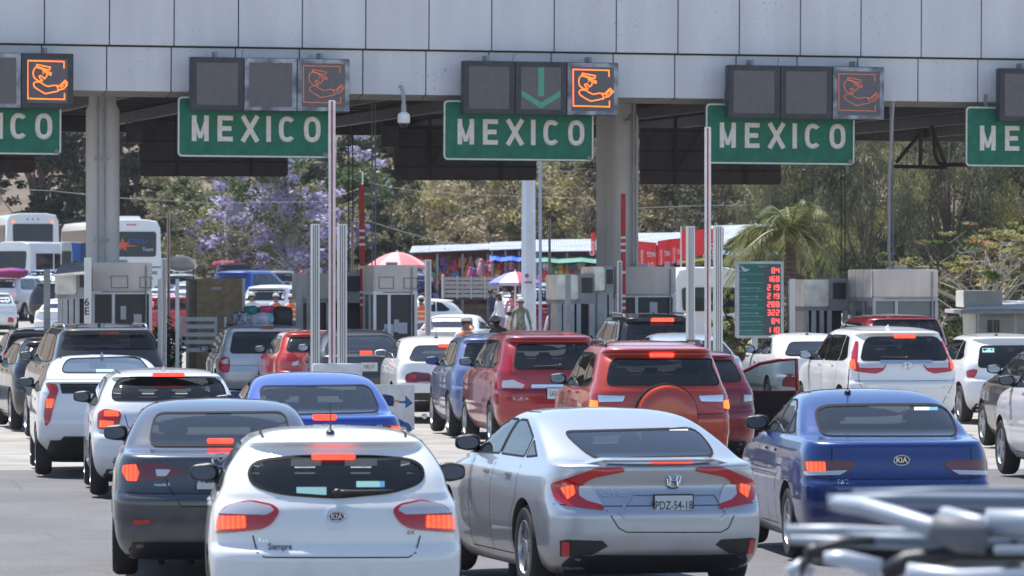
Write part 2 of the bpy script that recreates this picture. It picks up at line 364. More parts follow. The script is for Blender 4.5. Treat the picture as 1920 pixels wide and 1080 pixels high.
# ---------------------------------------------------------------- LED lane panels
M_LEDB = mat('led_box_dark', (.035,.037,.045), .5, noise=.3, nscale=4)
M_LEDW = mat('led_frame_worn', (.42,.45,.5), .55, col2=(.10,.11,.13), nscale=3.2)
M_LEDF = mat('led_face', (.125,.12,.125), .6, noise=.08, nscale=9)
M_AMB = mat('led_amber', (.9,.3,.02), .5, emit=(1,.15,.02), es=1.5)
M_AMB2 = mat('led_amber_dim', (.5,.12,.05), .5, emit=(1,.20,.08), es=.5)
M_GRN = mat('led_green', (.05,.45,.3), .5, emit=(.02,.40,.27), es=.30)
PICT = [[(750,365),(750,270),(160,262),(165,850),(760,857),(760,750)],
 [(312,322),(528,362),(515,402),(460,396),(303,352),(312,322)], [(300,362),(390,385),(490,432),(543,452),(532,482),(470,452),(395,404)],
 [(300,362),(262,400),(248,455),(265,520),(310,562),(350,578),(402,570),(360,530),(350,503),(382,492),(435,540),(465,510),(478,462)], [(412,455),(424,468)],
 [(330,588),(285,592),(258,620),(270,668),(340,715),(450,772),(660,728),(648,645),(590,640),(490,660),(420,630),(372,595),(330,588)],
 [(640,662),(690,640),(770,562),(822,610),(745,692),(662,712)], [(690,640),(722,695)], [(712,625),(752,668)], [(735,615),(762,592),(790,618),(760,642)]]
def led_cell(s, u, w_, h_, frame, face_in, kind):
    """one of the three cells of a lane panel; u = left edge"""
    m = MB(); m.bbox(u+.004, u+w_-.004, -.17, .06, 0, h_, .012); c = m.build('lamp_housing', M_LEDB, s)
    i = face_in; m = MB(); fz0, fz1, fu0, fu1 = i*.9, h_-i*.9, u+i, u+w_-i
    for a in ((u+.012, u+w_-.012, h_-.004-i*.9, h_-.012), (u+.012, u+w_-.012, .012, i*.9-.004)): m.box(a[0], a[1], -.182, -.168, min(a[2],a[3]), max(a[2],a[3]))
    m.box(u+.012, fu0, -.182, -.168, i*.9-.004, h_-i*.9+.004); m.box(fu1, u+w_-.012, -.182, -.168, i*.9-.004, h_-i*.9+.004)
    m.build('bezel', frame, c)
    MB().box(fu0+.002, fu1-.002, -.178, -.1705, fz0, fz1).build('face', M_LEDF, c)
    m = MB()
    for bx in (u+.045, u+w_-.045):
        for bz in (.05, h_-.05): m.ell((bx, -.184, bz), (.012,.006,.012), nu=8, nv=4)
    m.build('bolt', M_BLACK, c)
    if kind in ('amber', 'dim'):
        m = MB(); r = .0135 if kind == 'amber' else .008
        for pl in PICT:
            for a, b in zip(pl[:-1], pl[1:]):
                L = math.dist(a, b); k = max(1, int(round(L/(17 if kind == 'amber' else 19))))
                for q in range(k):
                    px = a[0]+(b[0]-a[0])*q/k; pz = a[1]+(b[1]-a[1])*q/k
                    x = u+(px-60)/850*w_; z = h_*(1-(pz-145)/855)
                    m.add([(x+r*math.cos(t*math.pi/3), -.1815, z+r*math.sin(t*math.pi/3)) for t in range(6)], [tuple(range(6))])
        m.build('led_pictogram', M_AMB if kind == 'amber' else M_AMB2, c)
    if kind == 'arrow':
        m = MB(); r = .009
        def dot(x, z): m.add([(x+r*math.cos(t*math.pi/3), -.1815, z+r*math.sin(t*math.pi/3)) for t in range(6)], [tuple(range(6))])
        cx = u+w_*.5
        for iz in range(24):
            for ix in range(5): dot(cx+(ix-2)*.024, h_*.88-iz*.024)
        for ix in range(-16, 17):
            for k in range(5): dot(cx+ix*.024, h_*.13+abs(ix)*.0145+k*.024)
        m.build('led_arrow', M_GRN, c)
def led_panel(x0, x1, yt, yb, kinds, frames, label):
    y = -.42
    uc, v0 = cinv((x0+x1)/2, yb); v1 = cinv((x0+x1)/2, yt)[1]; u0 = cinv(x0, yt)[0]; u1 = cinv(x1, yt)[0]
    k = 1-(.42)/104; W_ = (u1-u0); H_ = v1-v0
    s = empty('lane_signal', (0,0,0), 0, label, 'lane signal', 'three-cell lane signals above the green signs'); s.matrix_world = CAN @ Matrix.Translation((u0, y, v0*.997))
    for i in range(3): led_cell(s, W_/3*i, W_/3, H_, frames[i], .12 if frames[i] is M_LEDB else .10, kinds[i])
    m = MB(); 
    for q in (.17, .83): m.box(W_*q-.03, W_*q+.03, -.01, .35, H_*.75, H_+.12)
    m.tube([(W_/3*.98, -.05, H_), (W_/3*1.0, -.05, H_+.16)], .015, 6)
    m.build('bracket', M_STEEL, s)
B_, W2_ = M_LEDB, M_LEDW
led_panel(-165, 130, 100, 203, ('', '', 'amber'), (B_, W2_, B_), 'lane signal at the left edge with its amber attendant pictogram brightly lit')
led_panel(348, 645, 110, 209, ('', '', 'dim'), (B_, W2_, W2_), 'lane signal with a faint amber pictogram above the left sign')
led_panel(856, 1146, 117, 216, ('', 'arrow', 'amber'), (B_, B_, W2_), 'central lane signal showing a green down arrow and a bright pictogram')
led_panel(1350, 1642, 125, 224, ('', '', 'dim'), (B_, B_, W2_), 'lane signal with a faint pictogram in a whitish frame, right of centre')
led_panel(1856, 2146, 131, 230, ('', '', ''), (B_, B_, B_), 'unlit lane signal cropped by the right edge')
# backs of the signs on the far side of the canopy
M_SB = mat('sign_back', (.10,.082,.082), .6, noise=.2, nscale=3)
for x0, x1, yt, yb, lb in ((-210, 64, 215, 324, 'dark back of a far-side sign at the left edge'), (262, 540, 219, 331, 'dark back of a far-side sign, right of the thick left column'), (738, 1007, 235, 338, 'dark back of a far-side sign behind the security camera'), (1198, 1466, 240, 346, 'dark back of a far-side sign right of the round column')):
    D = 122; s = empty('sign_back', (PX((x0+x1)/2, D), D, PZ(yb, D)), CAN_YAW*.5, lb, 'sign back', 'backs of the far-side signs'); w_ = (x1-x0)/F*D; h_ = (yb-yt)/F*D
    MB().prism(rrect(-w_/2, w_/2, 0, h_, .08), 0, .03).build('panel', M_SB, s)
    m = MB()
    for q in (-.25, .25): m.box(w_*q-.04, w_*q+.04, -.05, 0, 0.02, h_+.5)
    m.build('upright', M_TRUSS, s); m = MB()
    for z in (.25, .6, .95): m.box(-w_/2+.03, w_/2-.03, -.03, -.001, h_*z-.03, h_*z+.02)
    m.tube([(-w_*.24, -.06, h_*.3), (-w_*.05, -.06, h_*1.0)], .02, 6); m.build('rail', M_TRUSS, s)
for x, D in ((239, 121), (718, 121)):
    o = MB().box(0, .35, 0, .3, PZ(276 if x > 500 else 268, D), PZ(236, D)).box(-.04,0,-.01,.05,PZ(276 if x>500 else 268, D), PZ(228, D)).build('junction_box', [M_SB], loc=(PX(x, D), D, 0))
    tag(o, 'dark box hanging beside the sign back '+('left of the security camera' if x > 500 else 'right of the thick left column'), 'box')
# security camera
D = 103; s = empty('security_camera', P(757, 200, D), 0, 'white dome security camera on a curved arm under the canopy edge', 'security camera')
MB().tube([(P(p, q, D)-P(757,200,D)) for p, q in ((747,163),(752,162),(755,170),(757,186),(757,212))], .04, 8).tube([(0,-.0,.05),(0,0,-.12)], .055, 10).build('arm', mat('camera_arm', (.32,.34,.37), .5), s, smooth='auto')
c = MB().lathe([(.06,0),(.115,-.04),(.125,-.1),(.125,-.2),(.11,-.22)][::-1], 18).build('housing', M_WHITE, s, smooth='auto', loc=(0,0,-.11))
MB().ell((0,0,-.22), (.085,.085,.09)).build('dome', mat('smoked_dome', (.03,.03,.035), .1), c, smooth=True)
# hanging cable pairs
def cables(xs, y0, y1, D, label, r=.016, lean=0, clamp=None, m=M_BLACK):
    s = MB()
    for x in xs:
        a, b = P(x, y0, D), P(x+lean, y1, D); s.tube([a, (a+b)/2+Vector((.01,0,0)), b], r, 6)
    if clamp: 
        for c in clamp: q = P(xs[0]-5, c, D); e = P(xs[-1]+5, c, D); s.box(q.x, e.x, D-.03, D+.03, q.z-.025, q.z+.025)
    tag(s.build('hanging_cable', m), label, 'cable', 'pairs of cables hanging from the canopy')
M_CAB = mat('grey_cable', (.14,.145,.16), .5)
cables((653, 661), 235, 610, 119, 'pair of black cables just right of the white post behind the raised pole')
cables((697, 703), 178, 606, 105, 'pair of grey cables left of the security camera down to the central booth', m=M_CAB, clamp=(455,))
cables((1577, 1584), 312, 520, 118, 'pair of dark cables hanging right of the palm', clamp=(505,))
cables((1669, 1674), 195, 600, 105, 'grey cables running down past the rightmost booth', m=M_CAB, clamp=(476,))
o = MB().tube([P(1675,190,104.6), P(1667,330,104.6), P(1666,470,104.6), P(1672,540,104.6), P(1682,606,104.6)], .03, 8).build('loose_cable', mat('beige_cable', (.3,.27,.25), .6))
tag(o, 'thicker pale cable bowing along the grey cables at the rightmost booth', 'cable')
# ================================================================ cars
def pchip(xs, ys):
    xs = np.array(xs, float); ys = np.array(ys, float); h = np.diff(xs); d = np.diff(ys)/h; m = np.zeros(len(xs))
    for i in range(1, len(xs)-1):
        if d[i-1]*d[i] > 0:
            w1 = 2*h[i]+h[i-1]; w2 = h[i]+2*h[i-1]; m[i] = (w1+w2)/(w1/d[i-1]+w2/d[i])
    m[0] = d[0]; m[-1] = d[-1]
    def f(x):
        x = np.clip(x, xs[0], xs[-1]); i = np.clip(np.searchsorted(xs, x)-1, 0, len(h)-1); t = (x-xs[i])/h[i]
        return (ys[i]*(1+2*t)*(1-t)**2+m[i]*h[i]*t*(1-t)**2+ys[i+1]*t*t*(3-2*t)+m[i+1]*h[i]*t*t*(t-1))
    return f
# rows: z fraction, rear y (m), front setback (m), half width fraction
PROF = {
 'hatch': [(.11,.30,.30,.84),(.17,.12,.12,.93),(.24,.03,.04,.975),(.33,.0,.0,.995),(.42,.0,.01,1.0),(.475,.015,.04,1.0),(.505,.075,.07,.998),(.60,.095,.2,.99),(.66,.12,.45,.965),(.695,.15,.8,.935),(.735,.19,.95,.895),(.80,.27,1.15,.855),(.88,.40,1.42,.79),(.925,.49,1.6,.745),(.937,.42,1.66,.725),(.95,.42,1.72,.705),(.962,.52,1.8,.675),(.978,.8,1.93,.60),(.992,1.1,2.08,.43),(1.0,1.45,2.2,.15)],
 'sedan': [(.11,.30,.30,.84),(.17,.12,.12,.93),(.25,.03,.04,.975),(.335,.02,.0,.99),(.35,.0,.0,.998),(.43,-.005,.01,1.0),(.468,.0,.03,1.0),(.484,.045,.06,.998),(.53,.07,.12,.995),(.60,.085,.25,.985),(.655,.10,.55,.965),(.69,.11,.85,.94),(.708,.14,1.0,.925),(.718,.26,1.1,.91),(.728,.45,1.2,.895),(.74,.58,1.25,.885),(.78,.72,1.38,.86),(.85,.97,1.58,.805),(.91,1.2,1.76,.75),(.95,1.42,1.9,.69),(.975,1.62,2.0,.60),(.992,1.82,2.12,.43),(1.0,2.0,2.22,.15)],
 'suv': [(.14,.30,.30,.84),(.20,.12,.12,.93),(.27,.03,.04,.975),(.345,.02,.0,.99),(.36,.0,.0,.998),(.44,-.005,.01,1.0),(.475,.0,.03,1.0),(.49,.045,.05,.998),(.53,.06,.08,.998),(.60,.075,.25,.985),(.645,.09,.6,.965),(.68,.12,1.0,.94),(.715,.155,1.15,.905),(.78,.23,1.32,.87),(.87,.34,1.6,.815),(.92,.42,1.76,.78),(.932,.34,1.8,.76),(.945,.33,1.85,.74),(.958,.45,1.9,.71),(.975,.8,2.02,.63),(.992,1.15,2.15,.45),(1.0,1.5,2.25,.16)],
 'van': [(.10,.30,.30,.84),(.16,.12,.12,.93),(.23,.03,.04,.975),(.32,.0,.0,.995),(.40,.0,.01,1.0),(.45,.03,.05,1.0),(.49,.08,.1,.998),(.54,.09,.25,.985),(.575,.10,.5,.97),(.61,.115,.8,.95),(.65,.14,1.0,.925),(.75,.20,1.35,.88),(.86,.30,1.75,.825),(.925,.40,2.0,.78),(.94,.39,2.1,.75),(.955,.42,2.2,.71),(.972,.65,2.4,.64),(.99,1.1,2.6,.46),(1.0,1.6,2.8,.16)],
}
class Body:
    def __init__(s, typ, L, W, H, rows=None, near=True, cr=.38, n=3.8, taper=.06):
        s.L, s.W, s.H, s.typ = L, W, H, typ
        rows = rows or PROF[typ]; s.rows = rows
        tot = rows[-1][1]+rows[-1][2]
        if tot > L-.3:
            k_ = (L-.3)/tot; rows = [r if r[0] < .93 else (r[0], r[1]*(1-(1-k_)*(r[0]-.93)/.07), r[2]*(1-(1-k_)*(r[0]-.93)/.07), r[3]) for r in rows]
        z = [r[0]*H for r in rows]
        s.fr = pchip(z, [r[1] for r in rows]); s.ff = pchip(z, [r[2] for r in rows]); s.fw = pchip(z, [r[3]*W/2 for r in rows])
        s.cr, s.n, s.taper = cr, n, taper
        lv = [z[0]]
        dz, dy = (.03, .07) if near else (.06, .16)
        for a, b in zip(z[:-1], z[1:]):
            k = int(max(1, math.ceil((b-a)/dz), math.ceil(abs(s.fr(b)-s.fr(a))/dy), math.ceil(abs(s.ff(b)-s.ff(a))/(dy*1.3)), math.ceil(abs(s.fw(b)-s.fw(a))/.03)))
            lv += [a+(b-a)*(i+1)/k for i in range(k)]
        s.lv = lv; s.near = near
        s.v, s.f = s.shell(lv)
        s.bvh_build()
    def outline(s, z, ins=0., yr=None, yf=None):
        yr = float(s.fr(z))+ins if yr is None else yr; yf = s.L-float(s.ff(z))-ins if yf is None else yf; hw = max(.03, float(s.fw(z))-ins)
        K = 12 if s.near else 7; Sd = 14 if s.near else 6
        cr = min(s.cr*(1 if z < .7*s.H else .9), (yf-yr)*.45, ); cf = min(.75 if z < .7*s.H else .55, (yf-yr)*.45)
        pts = []
        for k in range(K+1):
            p = math.pi/2*k/K; pts.append((hw*math.sin(p)**(2/s.n), yr+cr*(1-math.cos(p)**(2/s.n)) if k < K else yr+cr))
        for k in range(1, Sd): pts.append((hw, yr+cr+(yf-cf-yr-cr)*k/Sd))
        for k in range(K+1):
            p = math.pi/2*(1-k/K); pts.append((hw*max(0,math.sin(p))**(2/2.6), yf-cf*(1-max(0,math.cos(p))**(2/2.6)) if k else yf-cf))
        ym = s.L*.5; out = []
        for x, y in pts:
            q = abs(y-ym)/(s.L/2); x *= 1-s.taper*q**2.5
            y += .035*(x/(s.W/2))**2 if y < ym else 0
            out.append((x, y))
        full = out+[(-x, y) for x, y in out[-2:0:-1]]
        return full
    def shell(s, lv, ins=0., yr=None, yf=None):
        v = []; f = []
        for z in lv:
            o = s.outline(z, ins, max(yr, float(s.fr(z))+ins) if yr is not None else None, min(yf, s.L-float(s.ff(z))-ins) if yf is not None else None); n = len(o); v += [(x, y, z) for x, y in o]
        for i in range(len(lv)-1):
            for j in range(n): f.append((i*n+j, i*n+(j+1)%n, (i+1)*n+(j+1)%n, (i+1)*n+j))
        f.append(tuple(range(n-1, -1, -1))); f.append(tuple((len(lv)-1)*n+j for j in range(n)))
        return v, f
    def bvh_build(s):
        me = bpy.data.meshes.new('b'); me.from_pydata(s.v, [], s.f); me.update()
        s.nrm = [Vector(v.normal) for v in me.vertices]; bpy.data.meshes.remove(me)
        tri = []
        for f in s.f:
            if len(f) == 4: tri += [(f[0], f[1], f[2]), (f[0], f[2], f[3])]
            else: tri += [(f[0], f[i], f[i+1]) for i in range(1, len(f)-1)]
        s.tri = tri; s.vv = [Vector(v) for v in s.v]; s.bvh = BVHTree.FromPolygons(s.vv, tri)
    def normal(s, co, idx):
        a, b, c = s.tri[idx]; A, B, C = s.vv[a], s.vv[b], s.vv[c]
        n = (B-A).cross(C-A); d = n.length_squared
        if d < 1e-14: return s.nrm[a]
        w0 = n.dot((B-co).cross(C-co))/d; w1 = n.dot((C-co).cross(A-co))/d
        r = s.nrm[a]*w0+s.nrm[b]*w1+s.nrm[c]*(1-w0-w1); return r.normalized() if r.length > 1e-6 else s.nrm[a]
    def hit(s, p, view):
        a, b = p
        if view == 'rear': o, d = Vector((a, -2, b)), Vector((0, 1, 0))
        elif view == 'front': o, d = Vector((a, s.L+2, b)), Vector((0, -1, 0))
        elif view == 'left': o, d = Vector((-3, a, b)), Vector((1, 0, 0))
        elif view == 'right': o, d = Vector((3, a, b)), Vector((-1, 0, 0))
        else: o, d = Vector((a, b, 4)), Vector((0, 0, -1))
        co, no, i, _ = s.bvh.ray_cast(o, d)
        if co is None:
            q = Vector((a, 0.1, b)) if view == 'rear' else Vector((a, s.L-.1, b)) if view == 'front' else Vector((-s.W/2, a, b)) if view == 'left' else Vector((s.W/2, a, b)) if view == 'right' else Vector((a, b, s.H))
            co, no, i, _ = s.bvh.find_nearest(q)
        return co, s.normal(co, i), d
def resample(poly, res):
    out = []
    for a, b in zip(poly, poly[1:]+poly[:1]):
        k = max(1, int(math.ceil(math.dist(a, b)/res))); out += [(a[0]+(b[0]-a[0])*i/k, a[1]+(b[1]-a[1])*i/k) for i in range(k)]
    return out
def chaikin(p, it=2, r=.25):
    for _ in range(it):
        q = []
        for a, b in zip(p, p[1:]+p[:1]): q += [(a[0]*(1-r)+b[0]*r, a[1]*(1-r)+b[1]*r), (a[0]*r+b[0]*(1-r), a[1]*r+b[1]*(1-r))]
        p = q
    return p
def rnd(p, r, k=4):
    """round the corners of an outline with radius r"""
    out = []; n = len(p)
    for i in range(n):
        a, b, c = p[i-1], p[i], p[(i+1)%n]; l1, l2 = math.dist(a, b), math.dist(b, c)
        if l1 < 1e-6 or l2 < 1e-6: continue
        d1, d2 = min(r, .45*l1), min(r, .45*l2)
        s_ = (b[0]+(a[0]-b[0])*d1/l1, b[1]+(a[1]-b[1])*d1/l1); e = (b[0]+(c[0]-b[0])*d2/l2, b[1]+(c[1]-b[1])*d2/l2)
        for j in range(k+1):
            t = j/k; out.append(((1-t)**2*s_[0]+2*t*(1-t)*b[0]+t*t*e[0], (1-t)**2*s_[1]+2*t*(1-t)*b[1]+t*t*e[1]))
    return out
def area(p): return sum(a[0]*b[1]-b[0]*a[1] for a, b in zip(p, p[1:]+p[:1]))/2
def ccw(p): return p if area(p) > 0 else p[::-1]
def inset(p, d):
    p = ccw(p); n = len(p); out = []
    for i in range(n):
        a, b, c = Vector(p[i-1]), Vector(p[i]), Vector(p[(i+1)%n]); e1 = (b-a); e2 = (c-b)
        if e1.length < 1e-7 or e2.length < 1e-7: out.append(p[i]); continue
        n1 = Vector((-e1.y, e1.x)).normalized(); n2 = Vector((-e2.y, e2.x)).normalized(); m = n1+n2
        m = m/max(.5, m.length_squared)*2 if m.length > .1 else n1
        q = b+m*d; out.append((q.x, q.y))
    return out
def cdt(poly, res):
    poly = resample(ccw(poly), res); n = len(poly); pts = [Vector(p) for p in poly]
    x0, x1 = min(p[0] for p in poly), max(p[0] for p in poly); z0, z1 = min(p[1] for p in poly), max(p[1] for p in poly)
    nx_, nz_ = int((x1-x0)/res), int((z1-z0)/res)
    def inside(x, z):
        c = False
        for a, b in zip(poly, poly[1:]+poly[:1]):
            if (a[1] > z) != (b[1] > z) and x < (b[0]-a[0])*(z-a[1])/(b[1]-a[1])+a[0]: c = not c
        return c
    def dmin(x, z): return min((a[0]-x)**2+(a[1]-z)**2 for a in poly)
    for i in range(1, nx_+1):
        for j in range(1, nz_+1):
            x, z = x0+(x1-x0)*i/(nx_+1), z0+(z1-z0)*j/(nz_+1)
            if inside(x, z) and dmin(x, z) > (res*.45)**2: pts.append(Vector((x, z)))
    r = delaunay_2d_cdt(pts, [(i, (i+1)%n) for i in range(n)], [list(range(n))], 1, 1e-6)
    return [tuple(v) for v in r[0]], [tuple(f) for f in r[2]]
def conform(b, poly, view, off=.006, thick=.03, res=.05):
    """sheet following the body surface inside a 2-D outline, with a skirt sunk into the body -> MB"""
    v2, f = cdt(poly, res); hits = [b.hit(p, view) for p in v2]
    flip = view in ('front', 'left', 'top')
    vs_ = [co+no*off for co, no, d in hits]
    if flip and view != 'top': f = [t[::-1] for t in f]
    cnt = {}
    for t in f:
        for a, c in zip(t, t[1:]+t[:1]): cnt[(a, c)] = 1
    bd = [(a, c) for a, c in cnt if (c, a) not in cnt]; m = MB(); m.add(vs_, f)
    low = {}
    for a, c in bd:
        for q in (a, c):
            if q not in low: low[q] = len(m.v); m.v.append(tuple(vs_[q]-hits[q][1]*thick))
        m.f.append((c, a, low[a], low[c])); m.m.append(0)
    m.normals_from = [h[1] for h in hits]
    return m
def build_conform(m, name, mt, parent):
    me = bpy.data.meshes.new(name); me.from_pydata(m.v, [], m.f); me.materials.append(mt); k = len(m.normals_from)
    me.update(); me.polygons.foreach_set('use_smooth', [True]*len(me.polygons))
    nn = []
    for p in me.polygons:
        inner = all(i < k for i in p.vertices)
        for i in p.vertices: nn.append(m.normals_from[i] if inner else p.normal)
    # orientation: skirt and sheet share winding; make the sheet face outward
    me.normals_split_custom_set([tuple(x) for x in nn])
    o = bpy.data.objects.new(name, me); COL.objects.link(o); o.parent = parent; return o
def strip(b, pts, view, w=.008, off=.002, closed=False, res=.05):
    """thin seam line laid on the body"""
    P2 = []
    for a, c in zip(pts, pts[1:]+(pts[:1] if closed else [])):
        k = max(1, int(math.dist(a, c)/res)); P2 += [(a[0]+(c[0]-a[0])*i/k, a[1]+(c[1]-a[1])*i/k) for i in range(k)]
    if not closed: P2.append(pts[-1])
    m = MB(); n = len(P2); vs_ = []
    for i, p in enumerate(P2):
        a = P2[i-1] if (i or closed) else P2[0]; c = P2[(i+1)%n] if (i < n-1 or closed) else P2[-1]
        d = Vector((c[0]-a[0], c[1]-a[1])); d = d.normalized() if d.length > 1e-9 else Vector((1,0)); q = Vector((-d.y, d.x))*w/2
        for s_ in (1, -1):
            co, no, _ = b.hit((p[0]+q.x*s_, p[1]+q.y*s_), view); vs_.append(co+no*off)
    m.add(vs_, [(2*i, 2*i+1, 2*((i+1)%n)+1, 2*((i+1)%n)) for i in range(n if closed else n-1)]); return m
def ring(b, poly, view, d, off=.006):
    o_ = resample(ccw(poly), .05); i_ = inset(o_, d); n = len(o_); m = MB(); vs_ = []
    for p in o_+i_:
        co, no, _ = b.hit(p, view); vs_.append(co+no*off)
    m.add(vs_, [(i, (i+1)%n, n+(i+1)%n, n+i) for i in range(n)]); return m
def prism_cut(b, poly, view, depth, out=.25):
    v2, f = cdt(poly, .08); m = MB(); hs = [b.hit(p, view) for p in v2]; k = len(v2)
    d = hs[0][2]; far = [co+d*depth for co, no, _ in hs]; near = [co-d*out for co, no, _ in hs]
    cnt = {(a, c) for t in f for a, c in zip(t, t[1:]+t[:1])}; bd = [(a, c) for a, c in cnt if (c, a) not in cnt]
    m.v = [tuple(p) for p in near+far]; m.f = list(f)+[tuple(i+k for i in t[::-1]) for t in f]+[(c, a, a+k, c+k) for a, c in bd]
    return m.v, m.f
def raw(name, v, f):
    me = bpy.data.meshes.new(name); me.from_pydata(v, [], f); bm = bmesh.new(); bm.from_mesh(me)
    bmesh.ops.remove_doubles(bm, verts=bm.verts, dist=1e-5); bmesh.ops.recalc_face_normals(bm, faces=bm.faces); bm.to_mesh(me); bm.free()
    o = bpy.data.objects.new(name, me); COL.objects.link(o); return o
def boolean(o, cutters):
    for c in cutters:
        md = o.modifiers.new('b', 'BOOLEAN'); md.operation = 'DIFFERENCE'; md.object = c
        try: md.solver = 'MANIFOLD'
        except Exception: md.solver = 'EXACT'
    dg = bpy.context.evaluated_depsgraph_get(); me = bpy.data.meshes.new_from_object(o.evaluated_get(dg))
    return me
M_CABIN = mat('cabin_trim', (.045,.043,.045), .8)
M_SEAT = mat('seat_cloth', (.06,.06,.065), .85)
M_WELL = mat('wheel_well', (.012,.012,.012), .9)
M_REDL = mat('red_lens', (.36,.004,.010), .12, coat=1, emit=(1,.02,.02), es=.10)
M_REDD = mat('dark_red_lens', (.16,.004,.01), .12, coat=1)
M_LIT = mat('lit_brake_lamp', (.7,.05,.015), .3, emit=(1,.105,.022), es=1.15, coat=.6)
M_LITR = mat('lit_third_brake_light', (1,.07,.04), .3, emit=(1,.075,.04), es=1.15)
M_AMBL = mat('amber_lamp', (1,.3,.02), .3, emit=(1,.2,.03), es=1.0)
def ribs(m, es, sc):                        # lens ribs: brighter and darker bands across a lit lamp
    n = m.node_tree.nodes; l = m.node_tree.links; tc = n.new('ShaderNodeTexCoord'); wv = n.new('ShaderNodeTexWave'); wv.inputs['Scale'].default_value = sc; wv.inputs['Distortion'].default_value = 1.5
    nz = n.new('ShaderNodeTexNoise'); nz.inputs['Scale'].default_value = 14; ml = n.new('ShaderNodeMath'); ml.operation = 'MULTIPLY'; md = n.new('ShaderNodeMath'); md.operation = 'MULTIPLY_ADD'; md.inputs[1].default_value = es*1.5; md.inputs[2].default_value = es*.6
    l.new(tc.outputs['Object'], wv.inputs['Vector']); l.new(tc.outputs['Object'], nz.inputs['Vector']); l.new(wv.outputs[1], ml.inputs[0]); l.new(nz.outputs[0], ml.inputs[1]); l.new(ml.outputs[0], md.inputs[0]); l.new(md.outputs[0], n['Principled BSDF'].inputs['Emission Strength'])
ribs(M_LIT, .85, 9); ribs(M_LITR, 1.15, 16); ribs(M_REDL, .035, 12)
M_CLEAR = mat('clear_lens', (.62,.60,.62), .10, .3, coat=1)
M_PLATE = mat('plate_white', (.62,.63,.64), .5)
M_INK = mat('plate_ink', (.05,.06,.07), .6)
GL_MID = glass_mat('tinted_glass', (.60,.68,.70))
GL_DARK = glass_mat('dark_tinted_glass', (.10,.115,.13))
GL_CLEAR = glass_mat('windscreen_glass', (.85,.90,.90))
M_GLOP = mat('opaque_dark_glass', (.018,.021,.027), .05, spec=.45)
M_RUB = mat('window_rubber', (.010,.010,.011), .7, spec=.15)
M_STK = mat('window_sticker', (.33,.62,.58), .5); M_STKW = mat('window_sticker_white', (.75,.8,.78), .5)
def paint(name, col, metal=.0, rough=.32):
    m = mat('paint_'+name, col, rough, metal, coat=.8); n = m.node_tree.nodes; l = m.node_tree.links; bs = n['Principled BSDF']
    tc = n.new('ShaderNodeTexCoord'); sp = n.new('ShaderNodeSeparateXYZ'); nz = n.new('ShaderNodeTexNoise'); nz.inputs['Scale'].default_value = 3.5; nz.inputs['Detail'].default_value = 7   # road dust thrown up on the sills
    l.new(tc.outputs['Object'], sp.inputs[0]); l.new(tc.outputs['Object'], nz.inputs['Vector'])
    a = n.new('ShaderNodeMath'); a.operation = 'MULTIPLY_ADD'; a.inputs[1].default_value = -1.5; a.inputs[2].default_value = .62; l.new(sp.outputs[2], a.inputs[0])
    c = n.new('ShaderNodeMath'); c.operation = 'MULTIPLY_ADD'; c.inputs[1].default_value = 1.05; l.new(nz.outputs[0], c.inputs[0]); l.new(a.outputs[0], c.inputs[2])
    d = n.new('ShaderNodeMath'); d.operation = 'SUBTRACT'; d.use_clamp = True; d.inputs[1].default_value = .34; l.new(c.outputs[0], d.inputs[0])
    mx = n.new('ShaderNodeMixRGB'); mx.inputs[1].default_value = (*col, 1); mx.inputs[2].default_value = (.30,.27,.23,1); l.new(d.outputs[0], mx.inputs[0]); l.new(mx.outputs[0], bs.inputs['Base Color'])
    ma = n.new('ShaderNodeMath'); ma.operation = 'MULTIPLY_ADD'; ma.inputs[1].default_value = -1.2; ma.inputs[2].default_value = 1.0; ma.use_clamp = True; l.new(d.outputs[0], ma.inputs[0]); l.new(ma.outputs[0], bs.inputs['Coat Weight'])
    return m
PW = paint('white', (.82,.82,.82)); PSIL = paint('silver', (.47,.49,.53), .6, .34); PGR = paint('grey', (.04,.043,.056), .1, .3)
PBLU = paint('blue', (.002,.030,.17), .3, .28); PBLU2 = paint('bright_blue', (.012,.06,.36), .35, .3); PRED = paint('red', (.33,.012,.02), .25, .3); POR = paint('orange_red', (.50,.042,.015), .2, .3)
PBK = paint('black', (.014,.015,.02), .3, .25); PDR = paint('dark_red', (.24,.01,.016), .3, .3); PPALE = paint('pale_silver', (.52,.58,.66), .4, .35); PBRO = paint('dark_bronze', (.045,.042,.04), .5, .3)
PCOR = paint('coral_red', (.55,.05,.04), .1, .35); PVIO = paint('mid_blue', (.17,.22,.42), .35, .32); PLS = paint('light_silver', (.60,.61,.63), .35, .35); PPEARL = paint('pearl_white', (.72,.73,.77), .1, .35)
_WH = {}
